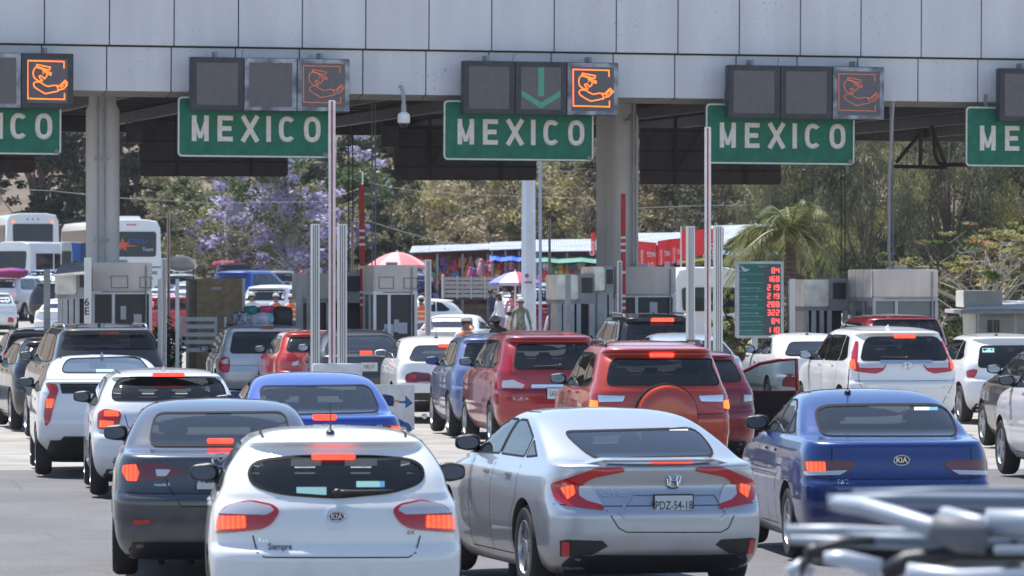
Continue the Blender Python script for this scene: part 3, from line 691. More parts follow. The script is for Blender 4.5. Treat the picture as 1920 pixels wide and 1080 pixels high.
def wheel(parent, x, y, r, side, detail=True, w_=.205, rimc=None, spokes=5):
    rimc = rimc or M_ALLOY; key = (round(r, 3), side, detail, rimc.name, spokes)
    if key not in _WH:
        M = Matrix.Rotation(R(90)*side, 4, 'Y')   # axis along x
        t = MB(); t.lathe([(r*.62,-w_/2+.01),(r*.68,-w_/2),(r*.9,-w_/2),(r*.975,-w_/2+.025),(r,-w_/2+.05),(r,w_/2-.05),(r*.975,w_/2-.025),(r*.9,w_/2),(r*.68,w_/2),(r*.62,w_/2-.01)], 32 if detail else 18, M=M, cap=False)
        m = MB(); m.lathe([(r*.66, w_/2-.012),(r*.62,w_/2-.004),(r*.60,w_/2-.03),(r*.6,w_/2-.10)], 28 if detail else 16, M=M, cap=False)
        ms = MB()
        for k in range(spokes):
            for dd in ((-.11, .11) if detail else (0,)):
                a = 2*math.pi*k/spokes+dd; ca, sa = math.cos(a), math.sin(a); q = (-sa, ca)
                w0, w1 = .028, .020
                a1 = a-dd*.9; c1_, s1_ = math.cos(a1), math.sin(a1)
                ps = [(c1_*r*.12+q[0]*w0, s1_*r*.12+q[1]*w0), (c1_*r*.12-q[0]*w0, s1_*r*.12-q[1]*w0), (ca*r*.63-q[0]*w1, sa*r*.63-q[1]*w1), (ca*r*.63+q[0]*w1, sa*r*.63+q[1]*w1)]
                vv = [M @ Vector((px, py, w_/2-.02)) for px, py in ps]+[M @ Vector((px, py, w_/2-.06)) for px, py in ps]
                m.add(vv, [(0,1,2,3),(0,4,5,1),(1,5,6,2),(2,6,7,3),(3,7,4,0)])
        m.lathe([(.0001,w_/2-.012),(.05,w_/2-.014),(.065,w_/2-.03),(.065,w_/2-.09)][::-1], 12, M=M)
        bk = MB(); bk.lathe([(r*.60,w_/2-.105),(.0001,w_/2-.105)], 16, M=M)
        _WH[key] = (t, m, bk)
    t, m, bk = _WH[key]
    o = t.build('wheel', M_TYRE, parent, smooth='auto', loc=(x, y, r)); m.build('rim', rimc, o, smooth='auto'); bk.build('brake_drum', M_WELL, o)
    return o
def mirror_(parent, b, side, y, z, body, big=.84):
    hw = float(b.fw(z))*(1-.02); x = side*(hw+.11)
    m = MB(); M = Matrix.Translation((x, y, z+.04)) @ Matrix.Rotation(R(8)*side, 4, 'Z')
    bm = bmesh.new(); bmesh.ops.create_uvsphere(bm, u_segments=16, v_segments=10, radius=1)
    for v in bm.verts:
        c = v.co; f = lambda t, p: math.copysign(abs(t)**p, t)
        v.co = Vector((f(c.x,.62)*.125*big, (c.y*.09 if c.y > 0 else f(c.y,.5)*.045), f(c.z,.62)*.082*big))
        if v.co.x*side > 0: v.co.z *= .88
    bm.transform(M); bm.verts.index_update(); m.add([v.co[:] for v in bm.verts], [[q.index for q in f.verts] for f in bm.faces]); bm.free()
    m.tube([(side*(hw-.04), y+.03, z-.035), (side*(hw+.05), y+.01, z+.0)], [.035,.03], 8)
    o = m.build('side_mirror', body, parent, smooth=True)
    g = MB().prism([(p[0], p[1]) for p in chaikin([(-.10*big,-.06*big),(.10*big,-.055*big),(.10*big,.055*big),(-.10*big,.065*big)], 2)], -.052, -.047, M=M)
    g.build('mirror_glass', mat('mirror_glass', (.13,.17,.23), .06, .9), o)
def window_polys(b, typ, side_cfg):
    pass
GROUP = 'cars queuing at the toll plaza'
def car(label, px, s, typ, L, W, H, pt, yaw=0., near=True, cat='car', D=None, rows=None, glass=None, rwin=None, lights=(), brake=None, plate=None, seam=None,
        rails=None, antenna=None, mirror=M_BLACK, wiper=False, lower=.22, texts=(), cr=.38, n=3.8, side_win=None, seats=True, spoiler=False, wheels=.325, rim=None, extra=None, name=None,
        stickers=(), wrap=(), gdz=0., spokes=5, frit=.014, sglass=None, chrome_bar=None, yabs=None, refl=None, taper=.06, lowpoly=None, group=GROUP, fastback=False):
    """px: photo column of the rear centre, s: photo pixels per metre at the rear bumper"""
    D = D or F/s; z0 = gz(D)+gdz
    root = empty(name or ('suv' if typ == 'suv' else 'van' if typ == 'van' else 'sedan' if typ == 'sedan' else 'hatchback'), (PX(px, D), D, z0), (A+R(yaw)) if yabs is None else R(yabs), label, cat, group)
    b = Body(typ, L, W, H, rows, near, cr, n, taper); root_b = b
    Wi = (Matrix.Translation(root.location) @ Matrix.Rotation(root.rotation_euler[2], 4, 'Z')).inverted()
    cam_l = Wi @ Vector((0, 0, CZ))
    def q(p):                                               # where the sight line of a photo pixel meets this car's skin
        d = (Wi.to_3x3() @ Vector(((p[0]-960)/F, 1, (HOR-p[1])/F))).normalized(); co, no, i, _ = b.bvh.ray_cast(cam_l, d)
        if co is None or co.y > L*.5: return ((p[0]-px)/s, CZ+(HOR-p[1])/s-z0)
        return (co.x, co.z)
    conv = lambda pl: [q(p) for p in pl]
    glass = glass or GL_MID; sglass = sglass or GL_DARK
    hf = H
    # window outlines ------------------------------------------------
    zg0, zg1 = {'hatch': (.715,.915), 'sedan': (.75,.94), 'suv': (.70,.91), 'van': (.645,.91)}[typ]
    zg0 *= H; zg1 *= H
    if rwin: rw = rnd(ccw(conv(rwin)), .09)
    else:
        w0, w1 = float(b.fw(zg0))-.13, float(b.fw(zg1))-.12; rw = rnd([(-w0, zg0+.02), (w0, zg0+.02), (w1+.03, zg1), (-w1-.03, zg1)], .09)
    def cb(z): return float(b.fr(z))
    def cf(z): return L-float(b.ff(z))
    sz0, sz1 = {'hatch': (.70,.925), 'sedan': (.735,.94), 'suv': (.675,.92), 'van': (.635,.915)}[typ]
    sz0 *= H; sz1 *= H
    back = {'hatch': .42, 'sedan': .40, 'suv': .40, 'van': .36}[typ]
    yb0, yb1 = cb(sz0)+back+.1, cb(sz1)+back*.75; yf0, yf1 = cf(sz0)-.22, cf(sz1)-.28
    if typ == 'sedan': yb0, yb1 = cb(sz0+.04)+.32, cb(sz1)+.10
    P1 = (yf0+yb0)/2+.05; P2 = yb0+(.45 if typ != 'sedan' else .35)
    sh = .02
    panes = [[(P1+.03, sz0), (yf0, sz0-.02), (yf1, sz1), (P1+.03, sz1)], [(P2+.04, sz0+.0), (P1-.03, sz0), (P1-.03, sz1), (P2+.02, sz1)], [(yb0-.02, sz0+.06), (yb0+.12, sz0+.01), (P2, sz0), (P2-.02, sz1-.005), (yb1+.12, sz1-.03)]]
    if side_win == 2: panes = panes[:2]; panes[1][0] = (yb0, sz0+.02); panes[1][3] = (yb1+.12, sz1-.01)
    if typ == 'sedan' or fastback:
        def ztop(y):
            z = sz0
            while z < sz1 and cb(z)+.34 <= y: z += .005
            return z
        yk = cb(sz1)+.42; yb0 = cb(sz0+.03)+.40; P2 = yb0+.38; P1 = max(P1, P2+.55)
        top = lambda y: min(sz1, ztop(y))-.012
        panes = [[(P1+.03, sz0), (yf0, sz0-.02), (yf1, sz1), (P1+.03, sz1)], [(P2+.03, sz0), (P1-.03, sz0), (P1-.03, sz1)]+([(yk, sz1)] if yk < P1-.1 else [])+[((P2+.03+min(yk,P1-.1))/2, top((P2+.03+min(yk,P1-.1))/2)), (P2+.03, top(P2+.03))], [(yb0+.02, sz0+.02), (P2-.02, sz0), (P2-.02, top(P2-.02))]]
        if panes[2][2][1]-sz0 < .09: panes = panes[:2]
    panes = [rnd(p, .035) for p in panes]
    ws = chaikin([(-float(b.fw(.76*H))+.13, .755*H if typ!='van' else .7*H), (float(b.fw(.76*H))-.13, .755*H if typ!='van' else .7*H), (float(b.fw(.93*H))-.1, .93*H), (-float(b.fw(.93*H))+.1, .93*H)], 2, .15)
    wr = wheels; yfw, yrw = L-.88, (.80 if typ != 'sedan' else .98)
    if typ == 'hatch': yrw = .68
    # body ------------------------------------------------------------
    if near:
        src = raw('src', b.v, b.f); cut = []
        zi0, zi1 = .40*H, (.925 if typ == 'sedan' else .94)*H
        lv = [zi0+(zi1-zi0)*i/14 for i in range(15)]
        base_r = cb(zg0)+.03; base_f = cf(.76*H)-.02
        iv, if_ = b.shell(lv, .065, base_r, base_f); cut.append(raw('cut', iv, if_))
        cut.append(raw('cut', *prism_cut(b, inset(rw, .012), 'rear', .45)))
        cut.append(raw('cut', *prism_cut(b, inset(ws, .012), 'front', .6)))
        for pn in panes:
            for sd_ in ('left', 'right'): cut.append(raw('cut', *prism_cut(b, inset(pn, .008), sd_, .2)))
        for y in (yrw, yfw):
            for sd_ in (-1, 1):
                m = MB(); m.lathe([(wr+.045, -.2), (wr+.045, .3)], 32, M=Matrix.Translation((sd_*(W/2-.10), y, wr+.01)) @ Matrix.Rotation(R(90)*sd_, 4, 'Y')); cut.append(raw('cut', m.v, m.f))
        me = boolean(src, cut)
        if len(me.polygons) < 200: print('BOOL FAIL', label, len(me.polygons))
        me.materials.clear(); me.materials.append(pt); me.materials.append(M_CABIN)
        nn = []; cache = {}
        for p in me.polygons:
            c = p.center; co, no, i, dd = b.bvh.find_nearest(c); outer = dd < .004 and abs(p.normal.dot(b.normal(co, i))) > .6
            if outer:   # every corner must lie on the skin
                for vi in p.vertices:
                    if vi not in cache:
                        v = me.vertices[vi].co; co, no, i, dd = b.bvh.find_nearest(v); cache[vi] = b.normal(co, i)
                for vi in p.vertices: nn.append(tuple(cache[vi]))
            else:
                p.material_index = 1
                for vi in p.vertices: nn.append(tuple(p.normal))
        me.polygons.foreach_set('use_smooth', [True]*len(me.polygons)); me.normals_split_custom_set(nn)
        for o in [src]+cut: m_ = o.data; bpy.data.objects.remove(o); bpy.data.meshes.remove(m_)
        me.name = 'body'
    else:
        me = bpy.data.meshes.new('body'); me.from_pydata(b.v, [], b.f); me.materials.append(pt); me.polygons.foreach_set('use_smooth', [True]*len(me.polygons))
    body = bpy.data.objects.new('body', me); COL.objects.link(body); body.parent = root
    # glass ------------------------------------------------------------
    g1 = glass if near else M_GLOP; g2 = sglass if near else M_GLOP; g3 = GL_CLEAR if near else M_GLOP
    r_ = build_conform(conform(b, rw, 'rear', .004, .004, .07 if near else .15), 'rear_window', g1, root)
    ring(b, rw, 'rear', frit, .0065).build('window_seal', M_RUB, r_, smooth=True)
    for pn in panes:
        for sd_ in ('left', 'right'):
            w_ = build_conform(conform(b, pn, sd_, .003, .003, .09 if near else .2), 'side_window', g2, root)
            if near: ring(b, pn, sd_, .014, .0045).build('window_seal', M_RUB, w_, smooth=True)
    if near:                                                       # black pillars between the side panes
        for sd_ in ('left', 'right'):
            strip(b, [(P1, sz0+.02), (P1, sz1-.01)], sd_, .07, .0025).build('door_pillar', M_RUB, body, smooth=True)
    build_conform(conform(b, ws, 'front', .004, .004, .09 if near else .2), 'windscreen', g3, root)
    # wheels ------------------------------------------------------------
    for y in (yrw, yfw):
        for sd_ in (-1, 1):
            wheel(root, sd_*(W/2-.125 if near else W/2-.09), y, wr, sd_, near, rimc=rim, spokes=spokes)
            if not near:
                MB().lathe([(wr+.05, .0), (wr+.05, .012)], 20, M=Matrix.Translation((sd_*(W/2-.03), y, wr+.01)) @ Matrix.Rotation(R(90)*sd_, 4, 'Y')).build('wheel_arch', M_WELL, body)
    # lower plastics, seams
    if lower:
        zz = lower*H; m = conform(b, [(-W/2+.12, .115*H if typ!='suv' else .145*H), (W/2-.12, .115*H if typ!='suv' else .145*H), (W/2-.2, zz), (-W/2+.2, zz)], 'rear', .006, .01, .1); build_conform(m, 'lower_bumper', M_BLACK, root)
    m = MB(); m.box(-W/2+.15, W/2-.15, .4, L-.5, .13*H, .16*H); m.build('underbody', M_WELL, body)
    if near:
        sm_ = MB()
        for sd_ in ('left', 'right'):
            for yy, y2 in ((P1, P1+.02), (yf0-.38, yf0-.30)):
                t_ = strip(b, [(yy, sz0-.01), (yy, .3*H), (yy-.02, .19*H)], sd_, .008, .0015); sm_.add(t_.v, t_.f)
            t_ = strip(b, [(P2-.0, sz0-.01), (P2-.02, .52*H), (P2+.12, .42*H), (P2+.16,.3*H), (P2+.16, .19*H), (yf0-.4, .19*H)], sd_, .008, .0015); sm_.add(t_.v, t_.f)
        if seam:
            for ln in seam: t_ = strip(b, conv(ln), 'rear', .009, .0015); sm_.add(t_.v, t_.f)
        # bumper joint line
        zz = .50*H; t_ = strip(b, [(-W/2+.03, zz+.01), (-W/2+.25, zz-.01), (W/2-.25, zz-.01), (W/2-.03, zz+.01)], 'rear', .007, .0015)
        if typ != 'hatch': sm_.add(t_.v, t_.f)
        sm_.build('panel_gap', mat('panel_gap', (.012,.012,.012), .8), body)
        hd = MB()
        for sd_ in (-1, 1):
            for yy in (P1+.10, P2+.18):
                co, no, _ = b.hit((yy, .635*H), 'left' if sd_ < 0 else 'right'); hd.bbox(co.x-.018 if sd_<0 else co.x-.012, co.x+.012 if sd_<0 else co.x+.018, yy, yy+.19, co.z-.016, co.z+.016, .01)
        hd.build('door_handle', pt, body, smooth='auto')
        rl = MB()
        for sd_ in (-1, 1):
            xx = sd_*(float(b.fw(.965*H))-.05)
            t_ = strip(b, [(xx*.97, cb(.965*H)+(.12 if typ != 'sedan' else .3)), (xx, cb(.97*H)+.5), (xx*.98, cf(.965*H)-.3)], 'top', .018, .002); rl.add(t_.v, t_.f)
        rl.build('roof_channel', M_RUB, body)
    # lamps: each entry (outline in photo px, material, part name, both sides?, offset)
    for e in lights:
        pl, mt_, nm_, both = e[:4]; off = e[4] if len(e) > 4 else .010; sm = e[5] if len(e) > 5 else 2
        pl = ccw(conv(pl))
        def pull(p):
            x, z = p
            for _ in range(40):
                if abs(x) < .3 or b.hit((x, z), 'rear')[0].y < float(b.fr(z))+.24: break
                x *= .985
            return (x, z)
        pl = [pull(p) for p in resample(rnd(pl, .012*(sm+1) if nm_ == 'tail_light' else .012), .05)]
        for k in ((1, -1) if both else (1,)):
            p2 = [(x*k, z) for x, z in pl]; build_conform(conform(b, ccw(p2), 'rear', off, .03, .05 if near else .1), nm_, mt_, root)
    if brake:
        x0, x1, y0, y1 = brake[:4]; c0 = q(((x0+x1)/2, y1)); yy = min(b.hit(c0, 'rear')[0].y, b.hit((c0[0], c0[1]+.035), 'rear')[0].y); se = F/(D+yy); hw_ = (x1-x0)/2/se; hh = max(.028, (y1-y0)/se); zt_ = c0[1]+hh
        MB().bbox(c0[0]-hw_, c0[0]+hw_, yy-.02, yy+.05, c0[1], zt_, .009).build('third_brake_light', brake[4] if len(brake) > 4 else M_LITR, root)
    if plate:
        cx, cz = q(plate[:2]); hw, hh = .15, .078; co, no, _ = b.hit((cx, cz), 'rear'); y = co.y-.022
        p_ = MB().bbox(cx-hw-.012, cx+hw+.012, y, y+.03, cz-hh-.012, cz+hh+.012, .006).build('plate_frame', M_BLACK, root)
        MB().box(cx-hw, cx+hw, y-.004, y+.002, cz-hh, cz+hh).build('license_plate', M_PLATE, p_)
        t = MB(); add_text(t, plate[2], cx, y-.0055, cz+.0, .092, xs=.72, bold=.012)
        if len(plate) > 3:
            t.box(cx-hw, cx+hw, y-.0055, y-.003, cz-hh, cz-hh+.042); t.build('plate_number', M_INK, p_); t = MB(); add_text(t, plate[3], cx+.012, y-.0075, cz-hh+.020, .042, bold=.01)
            add_text(t, plate[4] if len(plate) > 4 else '', cx, y-.0065, cz+hh-.016, .026); t.build('plate_lettering', M_PLATE, p_)
        else:
            t.build('plate_number', M_INK, p_)
    for tx in texts:                     # (string, px, py, size m, material, xs, bold)
        cx, cz = q(tx[1:3]); t = MB(); v, f = text_geo(tx[0], tx[3], tx[6] if len(tx) > 6 else .01, tx[5] if len(tx) > 5 else 1.)
        vs_ = []
        for x, _, z in v: co, no, _d = b.hit((cx+x, cz+z), 'rear'); vs_.append(co+no*.006)
        t.add(vs_, f); t.build('badge', tx[4] if len(tx) > 4 else M_CHROME, root)
    for st in stickers:
        pl = conv([(st[0],st[2]),(st[1],st[2]),(st[1],st[3]),(st[0],st[3])]); v, f = cdt(ccw(pl), .1); t = MB(); t.add([(lambda h_: h_[0]+h_[1]*.0052)(b.hit(p, 'rear')) for p in v], f); t.build('window_sticker', st[4], r_)
    if wiper:
        x0, z0_ = q(wiper[:2]); x1, z1_ = q(wiper[2:4]); pts = []
        for k in range(9): co, no, _ = b.hit((x0+(x1-x0)*k/8, z0_+(z1_-z0_)*k/8), 'rear'); pts.append(co+no*.03)
        MB().tube(pts, [.022,.02,.017,.014,.012,.011,.010,.009,.008], 8).ell(pts[0], (.035,.03,.03)).build('wiper', M_BLACK, root, smooth=True)
    for sd_ in (-1, 1): mirror_(root, b, sd_, yf0-.30, sz0+.03, mirror)
    if antenna:
        ax, mode = (antenna[0]-px)/s, antenna[1]; ay = cb(.975*H)+.02 if mode != 'fin' else cb(.985*H)
        co, no, _ = b.hit((ax, ay), 'top')
        if mode == 'mast': MB().ell((ax, ay, co.z+.01), (.03,.045,.025)).tube([(ax,ay,co.z+.02),(ax,ay-.08,co.z+.22)], .006, 6, r2=.004).build('antenna', M_BLACK, root)
        else:
            m = MB(); m.add([(ax-.03,ay-.08,co.z-.01),(ax+.03,ay-.08,co.z-.01),(ax+.028,ay+.1,co.z-.01),(ax-.028,ay+.1,co.z-.01),(ax,ay-.055,co.z+.065),(ax,ay-.02,co.z+.06)], [(0,1,4),(1,2,5,4),(2,3,5),(3,0,4,5)]); m.build('antenna', antenna[2] if len(antenna) > 2 else pt, root, smooth=False)
    if rails:
        for sd_ in (-1, 1):
            pts = []; x = sd_*(float(b.fw(.955*H))-.05)
            y0_, y1_ = cb(.955*H)+.30, cf(.95*H)-.25
            for k in range(13):
                y = y0_+(y1_-y0_)*k/12; co, no, _ = b.hit((x, y), 'top'); h = .055*min(1, 3.2*math.sin(math.pi*k/12)); pts.append((x, y, co.z+h))
            MB().tube(pts, .018, 8).build('roof_rail', rails, root, smooth=True)
    if spoiler:
        zz = CZ+(HOR-spoiler)/s-z0; m = MB(); W2 = W*.40; n_ = 20; top = []
        for i in range(n_+1):
            x = -W2+2*W2*i/n_; t = abs(x)/W2; h = zz-.002-(.0 if t < .62 else (t-.62)/.38*.075); yy = .10+.22*t**2
            top.append((x, yy, h))
        vs_ = []
        for x, y, z in top: vs_ += [(x, y-.05, z), (x, y+.10, z+.012), (x, y+.10, z-.012), (x, y-.04, z-.020)]
        m.add(vs_, [(4*i+k, 4*i+(k+1)%4, 4*i+4+(k+1)%4, 4*i+4+k) for i in range(n_) for k in range(4)]+[(0,1,2,3), tuple(4*n_+k for k in (3,2,1,0))])
        for sd_ in (-1, 1): m.bbox(sd_*W2*.62-.04, sd_*W2*.62+.04, .13, .22, zz-.11, zz-.01, .01)
        m.build('spoiler', pt, root, smooth='auto')
    # interior ------------------------------------------------------------
    if near and seats:
        for x, y, k in ((-.37, P1+.02, 1), (.37, P1+.02, 1)):
            m = MB(); m.bbox(x-.22, x+.22, y, y+.14, .42, .92*min(1,H/1.45)+ (H-1.45)*.6, .05); m.bbox(x-.24, x+.24, y, y+.5, .30, .46, .05)
            zt = .92*min(1,H/1.45)+(H-1.45)*.6; m.bbox(x-.13, x+.13, y+.0, y+.10, zt+.02, zt+.20, .04); m.tube([(x-.05,y+.05,zt-.02),(x-.05,y+.05,zt+.05)],.008,6); m.tube([(x+.05,y+.05,zt-.02),(x+.05,y+.05,zt+.05)],.008,6)
            m.build('front_seat', M_SEAT, root, smooth='auto')
        yb = max(cb(zg0)+.22, P2-.1); zt = zg0+.06
        m = MB(); m.bbox(-W/2+.22, W/2-.22, yb, yb+.13, .4, zt, .05)
        for x in (-.38, 0, .38) if typ != 'sedan' else (-.38, .38): m.bbox(x-.12, x+.12, yb, yb+.09, zt-.01, zt+.13, .04)
        m.build('rear_seat', M_SEAT, root, smooth='auto')
        m = MB(); m.bbox(-W/2+.15, W/2-.15, base_f-.55, base_f-.12, .5, .745*H if typ!='van' else .66*H, .05); m.tube([(-.37+.17*math.cos(t*math.pi/8), base_f-.62, .80*(H/1.45)+.17*math.sin(t*math.pi/8)) for t in range(17)], .014, 6)
        m.bbox(-.11, .11, base_f-.75, base_f-.72, .90*H-.04, .90*H+.03, .01); m.build('dashboard', M_CABIN, root)
    if extra: extra(root, b, q)
    return root
def ellipse_pts(cx, cz, a, c, n=24): return [(cx+a*math.cos(2*math.pi*i/n), cz+c*math.sin(2*math.pi*i/n)) for i in range(n)]
def emblem(kind, x, z, r, mt_=None):
    def f(root, b, q, x=x, z=z):
        cx, cz = q((x, z)); t = MB(); co, no, _ = b.hit((cx, cz), 'rear'); y = co.y-.012
        ov = ellipse_pts(cx, cz, r, r*.62 if kind in ('KIA', 'wing', 'ovalbar') else r, 28)
        if kind == 'KIA':
            MB().prism(ov, y, y+.02).build('emblem_plate', M_INK if mt_ else M_BLACK, root)
            t.tube([(p[0], y-.002, p[1]) for p in ov+ov[:1]], .006, 6); add_text(t, 'KIA', cx, y-.004, cz, r*.92, bold=.03)
        elif kind == 'H':
            o_ = chaikin([(cx-r,cz+r*.85),(cx+r,cz+r*.85),(cx+r*.8,cz-r*.85),(cx-r*.8,cz-r*.85)], 2, .2); t.tube([(p[0], y, p[1]) for p in o_+o_[:1]], .009, 6)
            for k in (-1, 1): t.tube([(cx+k*r*.62, y, cz+r*.7), (cx+k*r*.42, y, cz), (cx+k*r*.52, y, cz-r*.72)], .011, 6)
            t.tube([(cx-r*.42, y, cz), (cx+r*.42, y, cz)], .011, 6)
        elif kind == 'wing':
            ov = ellipse_pts(cx, cz, r, r*.78, 28); t.tube([(p[0], y, p[1]) for p in ov+ov[:1]], .008, 6)
            t.tube([(cx-r*.9, y, cz+.01), (cx-r*.45, y, cz+r*.28), (cx, y, cz-r*.18), (cx+r*.45, y, cz+r*.28), (cx+r*.9, y, cz+.01)], .009, 6)
        else:
            ov = ellipse_pts(cx, cz, r, r, 28); t.tube([(p[0], y, p[1]) for p in ov+ov[:1]], .008, 6); t.box(cx-r*1.2, cx+r*1.2, y-.005, y+.004, cz-.012, cz+.012)
        t.build('emblem', M_CHROME, root, smooth=False)
    return f
def multi(*fs):
    def f(root, b, q):
        for g_ in fs: g_(root, b, q)
    return f
# ================================================================ the cars, nearest first
KIA_ROWS = [(.11,.30,.30,.84),(.17,.12,.12,.93),(.24,.03,.04,.975),(.33,.0,.0,.995),(.42,.0,.01,1.0),(.455,.02,.04,1.0),(.475,.075,.07,.998),(.56,.085,.15,.985),(.64,.11,.4,.96),(.68,.14,.75,.93),(.72,.17,.95,.895),(.80,.25,1.15,.855),(.88,.36,1.42,.775),(.925,.43,1.6,.715),(.937,.38,1.66,.695),(.95,.38,1.72,.67),(.962,.48,1.8,.635),(.978,.8,1.93,.55),(.992,1.1,2.08,.40),(1.0,1.45,2.2,.15)]
car('white hatchback nearest the camera, its oval rear window holding a wiper and two stickers', 631, 285, 'hatch', 4.05, 1.74, 1.43, PW, rows=KIA_ROWS,
    rwin=[(463,893),(469,872),(492,860),(560,854),(700,854),(768,859),(792,872),(797,893),(786,910),(735,926),(630,936),(528,929),(476,914)], cr=.45, n=3.2,
    lights=[([(400,1000),(405,972),(425,948),(470,938),(512,946),(526,958),(510,983),(490,993)], M_REDL, 'tail_light', True),
            ([(414,963),(432,947),(470,942),(508,950),(515,958),(500,966)], M_CLEAR, 'reversing_light', True, .016), ([(408,993),(412,968),(462,968),(463,990)], M_LIT, 'brake_lamp', True, .018)],
    brake=(584,666,851,862), seam=[[(474,1004),(482,1036),(496,1045),(766,1045),(780,1036),(788,1004)]], wiper=(632,928,736,924), antenna=(624,'mast'),
    extra=multi(emblem('KIA', 631, 969, .052), lambda root, b, q: build_conform(conform(b, ccw(chaikin([q((612,952)),(q((650,952))),q((652,994)),q((610,994))], 2, .2)), 'rear', .008, .01), 'badge_plate', PPEARL, root)),
    stickers=[(556,612,914,930,M_STK),(668,712,903,914,M_STK),(712,721,903,914,mat('sticker_blue',(.1,.35,.6),.5))], texts=[('Rio',494,1014,.045,M_CHROME,1.1),('Siempre',525,1026,.06,M_INK,.8),('EX',770,999,.035,M_REDD,1.2)], wheels=.31, yaw=-3.25, frit=.02)
def civic_extra(root, b, q):
    emblem('H', 1262, 902, .058)(root, b, q)
    for k in (1, -1):
        pl = [q(p) for p in ((1050,1014),(1062,1012),(1130,1014),(1140,1024),(1110,1040),(1050,1043))]; o = build_conform(conform(b, ccw([((x)*k, z) for x, z in pl]), 'rear', .006, .02), 'bumper_vent', M_BLACK, root)
        pl = [q(p) for p in ((1054,1016),(1068,1016),(1068,1042),(1054,1042))]; build_conform(conform(b, ccw([(x*k, z) for x, z in pl]), 'rear', .012, .02), 'reflector', M_REDL, o)
    pl = [q(p) for p in ((1115,1040),(1385,1040),(1410,1070),(1092,1070))]; build_conform(conform(b, ccw(pl), 'rear', .007, .01), 'diffuser', M_BLACK, root)
    t = strip(b, [q(p) for p in ((1172,973),(1163,962),(1185,926),(1340,926),(1362,962),(1352,973),(1172,973))], 'rear', .022, .010); t.build('license_recess_trim', PSIL, root, smooth=True)
CIV = [(.11,.30,.30,.84),(.16,.14,.12,.93),(.24,.03,.04,.975),(.35,.0,.0,.995),(.44,.0,.01,1.0),(.50,.05,.05,1.0),(.55,.10,.12,.995),(.60,.12,.25,.985),(.655,.10,.55,.965),(.69,.09,.85,.94),(.715,.10,1.0,.925),(.728,.2,1.1,.91),(.742,.38,1.2,.895),(.76,.48,1.25,.88),(.80,.66,1.38,.85),(.86,.95,1.58,.80),(.91,1.22,1.76,.75),(.95,1.48,1.9,.69),(.975,1.7,2.0,.60),(.992,1.88,2.12,.43),(1.0,2.05,2.25,.15)]
car('silver fastback sedan with C-shaped tail lights and a spoiler across its boot, centre front', 1243, 243, 'sedan', 4.63, 1.80, 1.40, PSIL, rows=CIV, yaw=6.5,
    rwin=[(1113,863),(1048,808),(1303,801),(1347,857)], spoiler=862, side_win=3,
    lights=[([(1033,908),(1042,903),(1118,877),(1168,877),(1172,884),(1112,896),(1092,908),(1106,930),(1134,955),(1130,957),(1060,948),(1040,935)], M_REDL, 'tail_light', True, .012, 1),
            ([(1086,912),(1104,908),(1114,918),(1130,948),(1100,940),(1086,930)], M_CLEAR, 'reversing_light', True, .014), ([(1052,915),(1076,908),(1080,926),(1064,938)], M_LIT, 'brake_lamp', True, .018)],
    brake=(1220,1300,858,867), plate=(1262,948,'PDZ-54-18','INTERLOMAS','MÉXICO'), seam=[[(1138,957),(1160,990),(1175,998),(1352,998),(1366,990),(1380,957)]],
    texts=[('CIVIC',1150,928,.05,M_CHROME,1.5)], stickers=[(1255,1290,802,808,M_STKW)], extra=civic_extra, wheels=.335, glass=glass_mat('blue_tinted_glass',(.30,.36,.40)))
car('blue sedan at lower right with a mast antenna and dark red tail lights', 1690, 218, 'sedan', 4.38, 1.73, 1.46, PBLU, yaw=-0.5,
    rwin=[(1538,818),(1524,770),(1545,759),(1650,757),(1755,757),(1778,768),(1802,818)], frit=.02,
    lights=[([(1499,865),(1506,862),(1590,864),(1606,868),(1592,884),(1560,892),(1508,894),(1502,884)], M_REDD, 'tail_light', True), ([(1508,884),(1590,882),(1575,891),(1512,892)], M_CLEAR, 'reversing_light', True, .016),
            ([(1513,866),(1548,866),(1549,884),(1516,884)], M_LIT, 'brake_lamp', False, .018)], antenna=(1648,'mast'), extra=emblem('KIA', 1690, 863, .068),
    seam=[[(1560,840),(1558,895),(1570,925),(1800,925),(1822,895),(1820,840)]], texts=[('RIO',1582,904,.05,M_CHROME,1.3)], stickers=[(1714,1742,764,770,M_STKW),(1742,1758,764,770,mat('sticker_blue')), ], wheels=.315)
car('dark grey sedan at lower left with a lit brake light inside its rear window', 412, 232, 'sedan', 4.58, 1.80, 1.43, PGR, yaw=-3,
    rwin=[(277,838),(289,773),(536,771),(548,838)],
    lights=[([(228,884),(232,872),(256,868),(305,870),(352,880),(322,894),(275,902),(240,903)], M_REDD, 'tail_light', True), ([(231,884),(233,873),(256,871),(262,886),(258,902),(240,902)], M_LIT, 'brake_lamp', True, .016),
            ([(292,880),(321,881),(312,893),(294,893)], M_CLEAR, 'reversing_light', True, .016), ([(250,975),(284,973),(280,982),(250,984)], M_REDL, 'reflector', True, .01)],
    brake=(388,438,822,832), plate=(404,899,'NCS-15-61'), extra=emblem('wing', 414, 863, .068), texts=[('mazda 3',304,909,.035,M_CHROME,1.1)],
    seam=[[(300,866),(318,915),(340,950),(484,950),(506,915),(524,866)]], wheels=.32)
car('blue sedan with two heads visible through its rear window, left of centre', 608, 185, 'sedan', 4.49, 1.74, 1.47, PBLU2, yaw=0,
    rwin=[(496,779),(484,723),(692,721),(716,773)], lights=[([(454,812),(456,800),(480,797),(502,802),(498,814),(470,820)], M_REDL, 'tail_light', True), ([(456,810),(460,801),(478,800),(478,810)], M_LIT, 'brake_lamp', True, .018)],
    brake=(586,631,777,788), extra=emblem('bar', 610, 803, .042), texts=[('SR',712,801,.055,M_CHROME,1.2)], wheels=.31, glass=GL_MID)
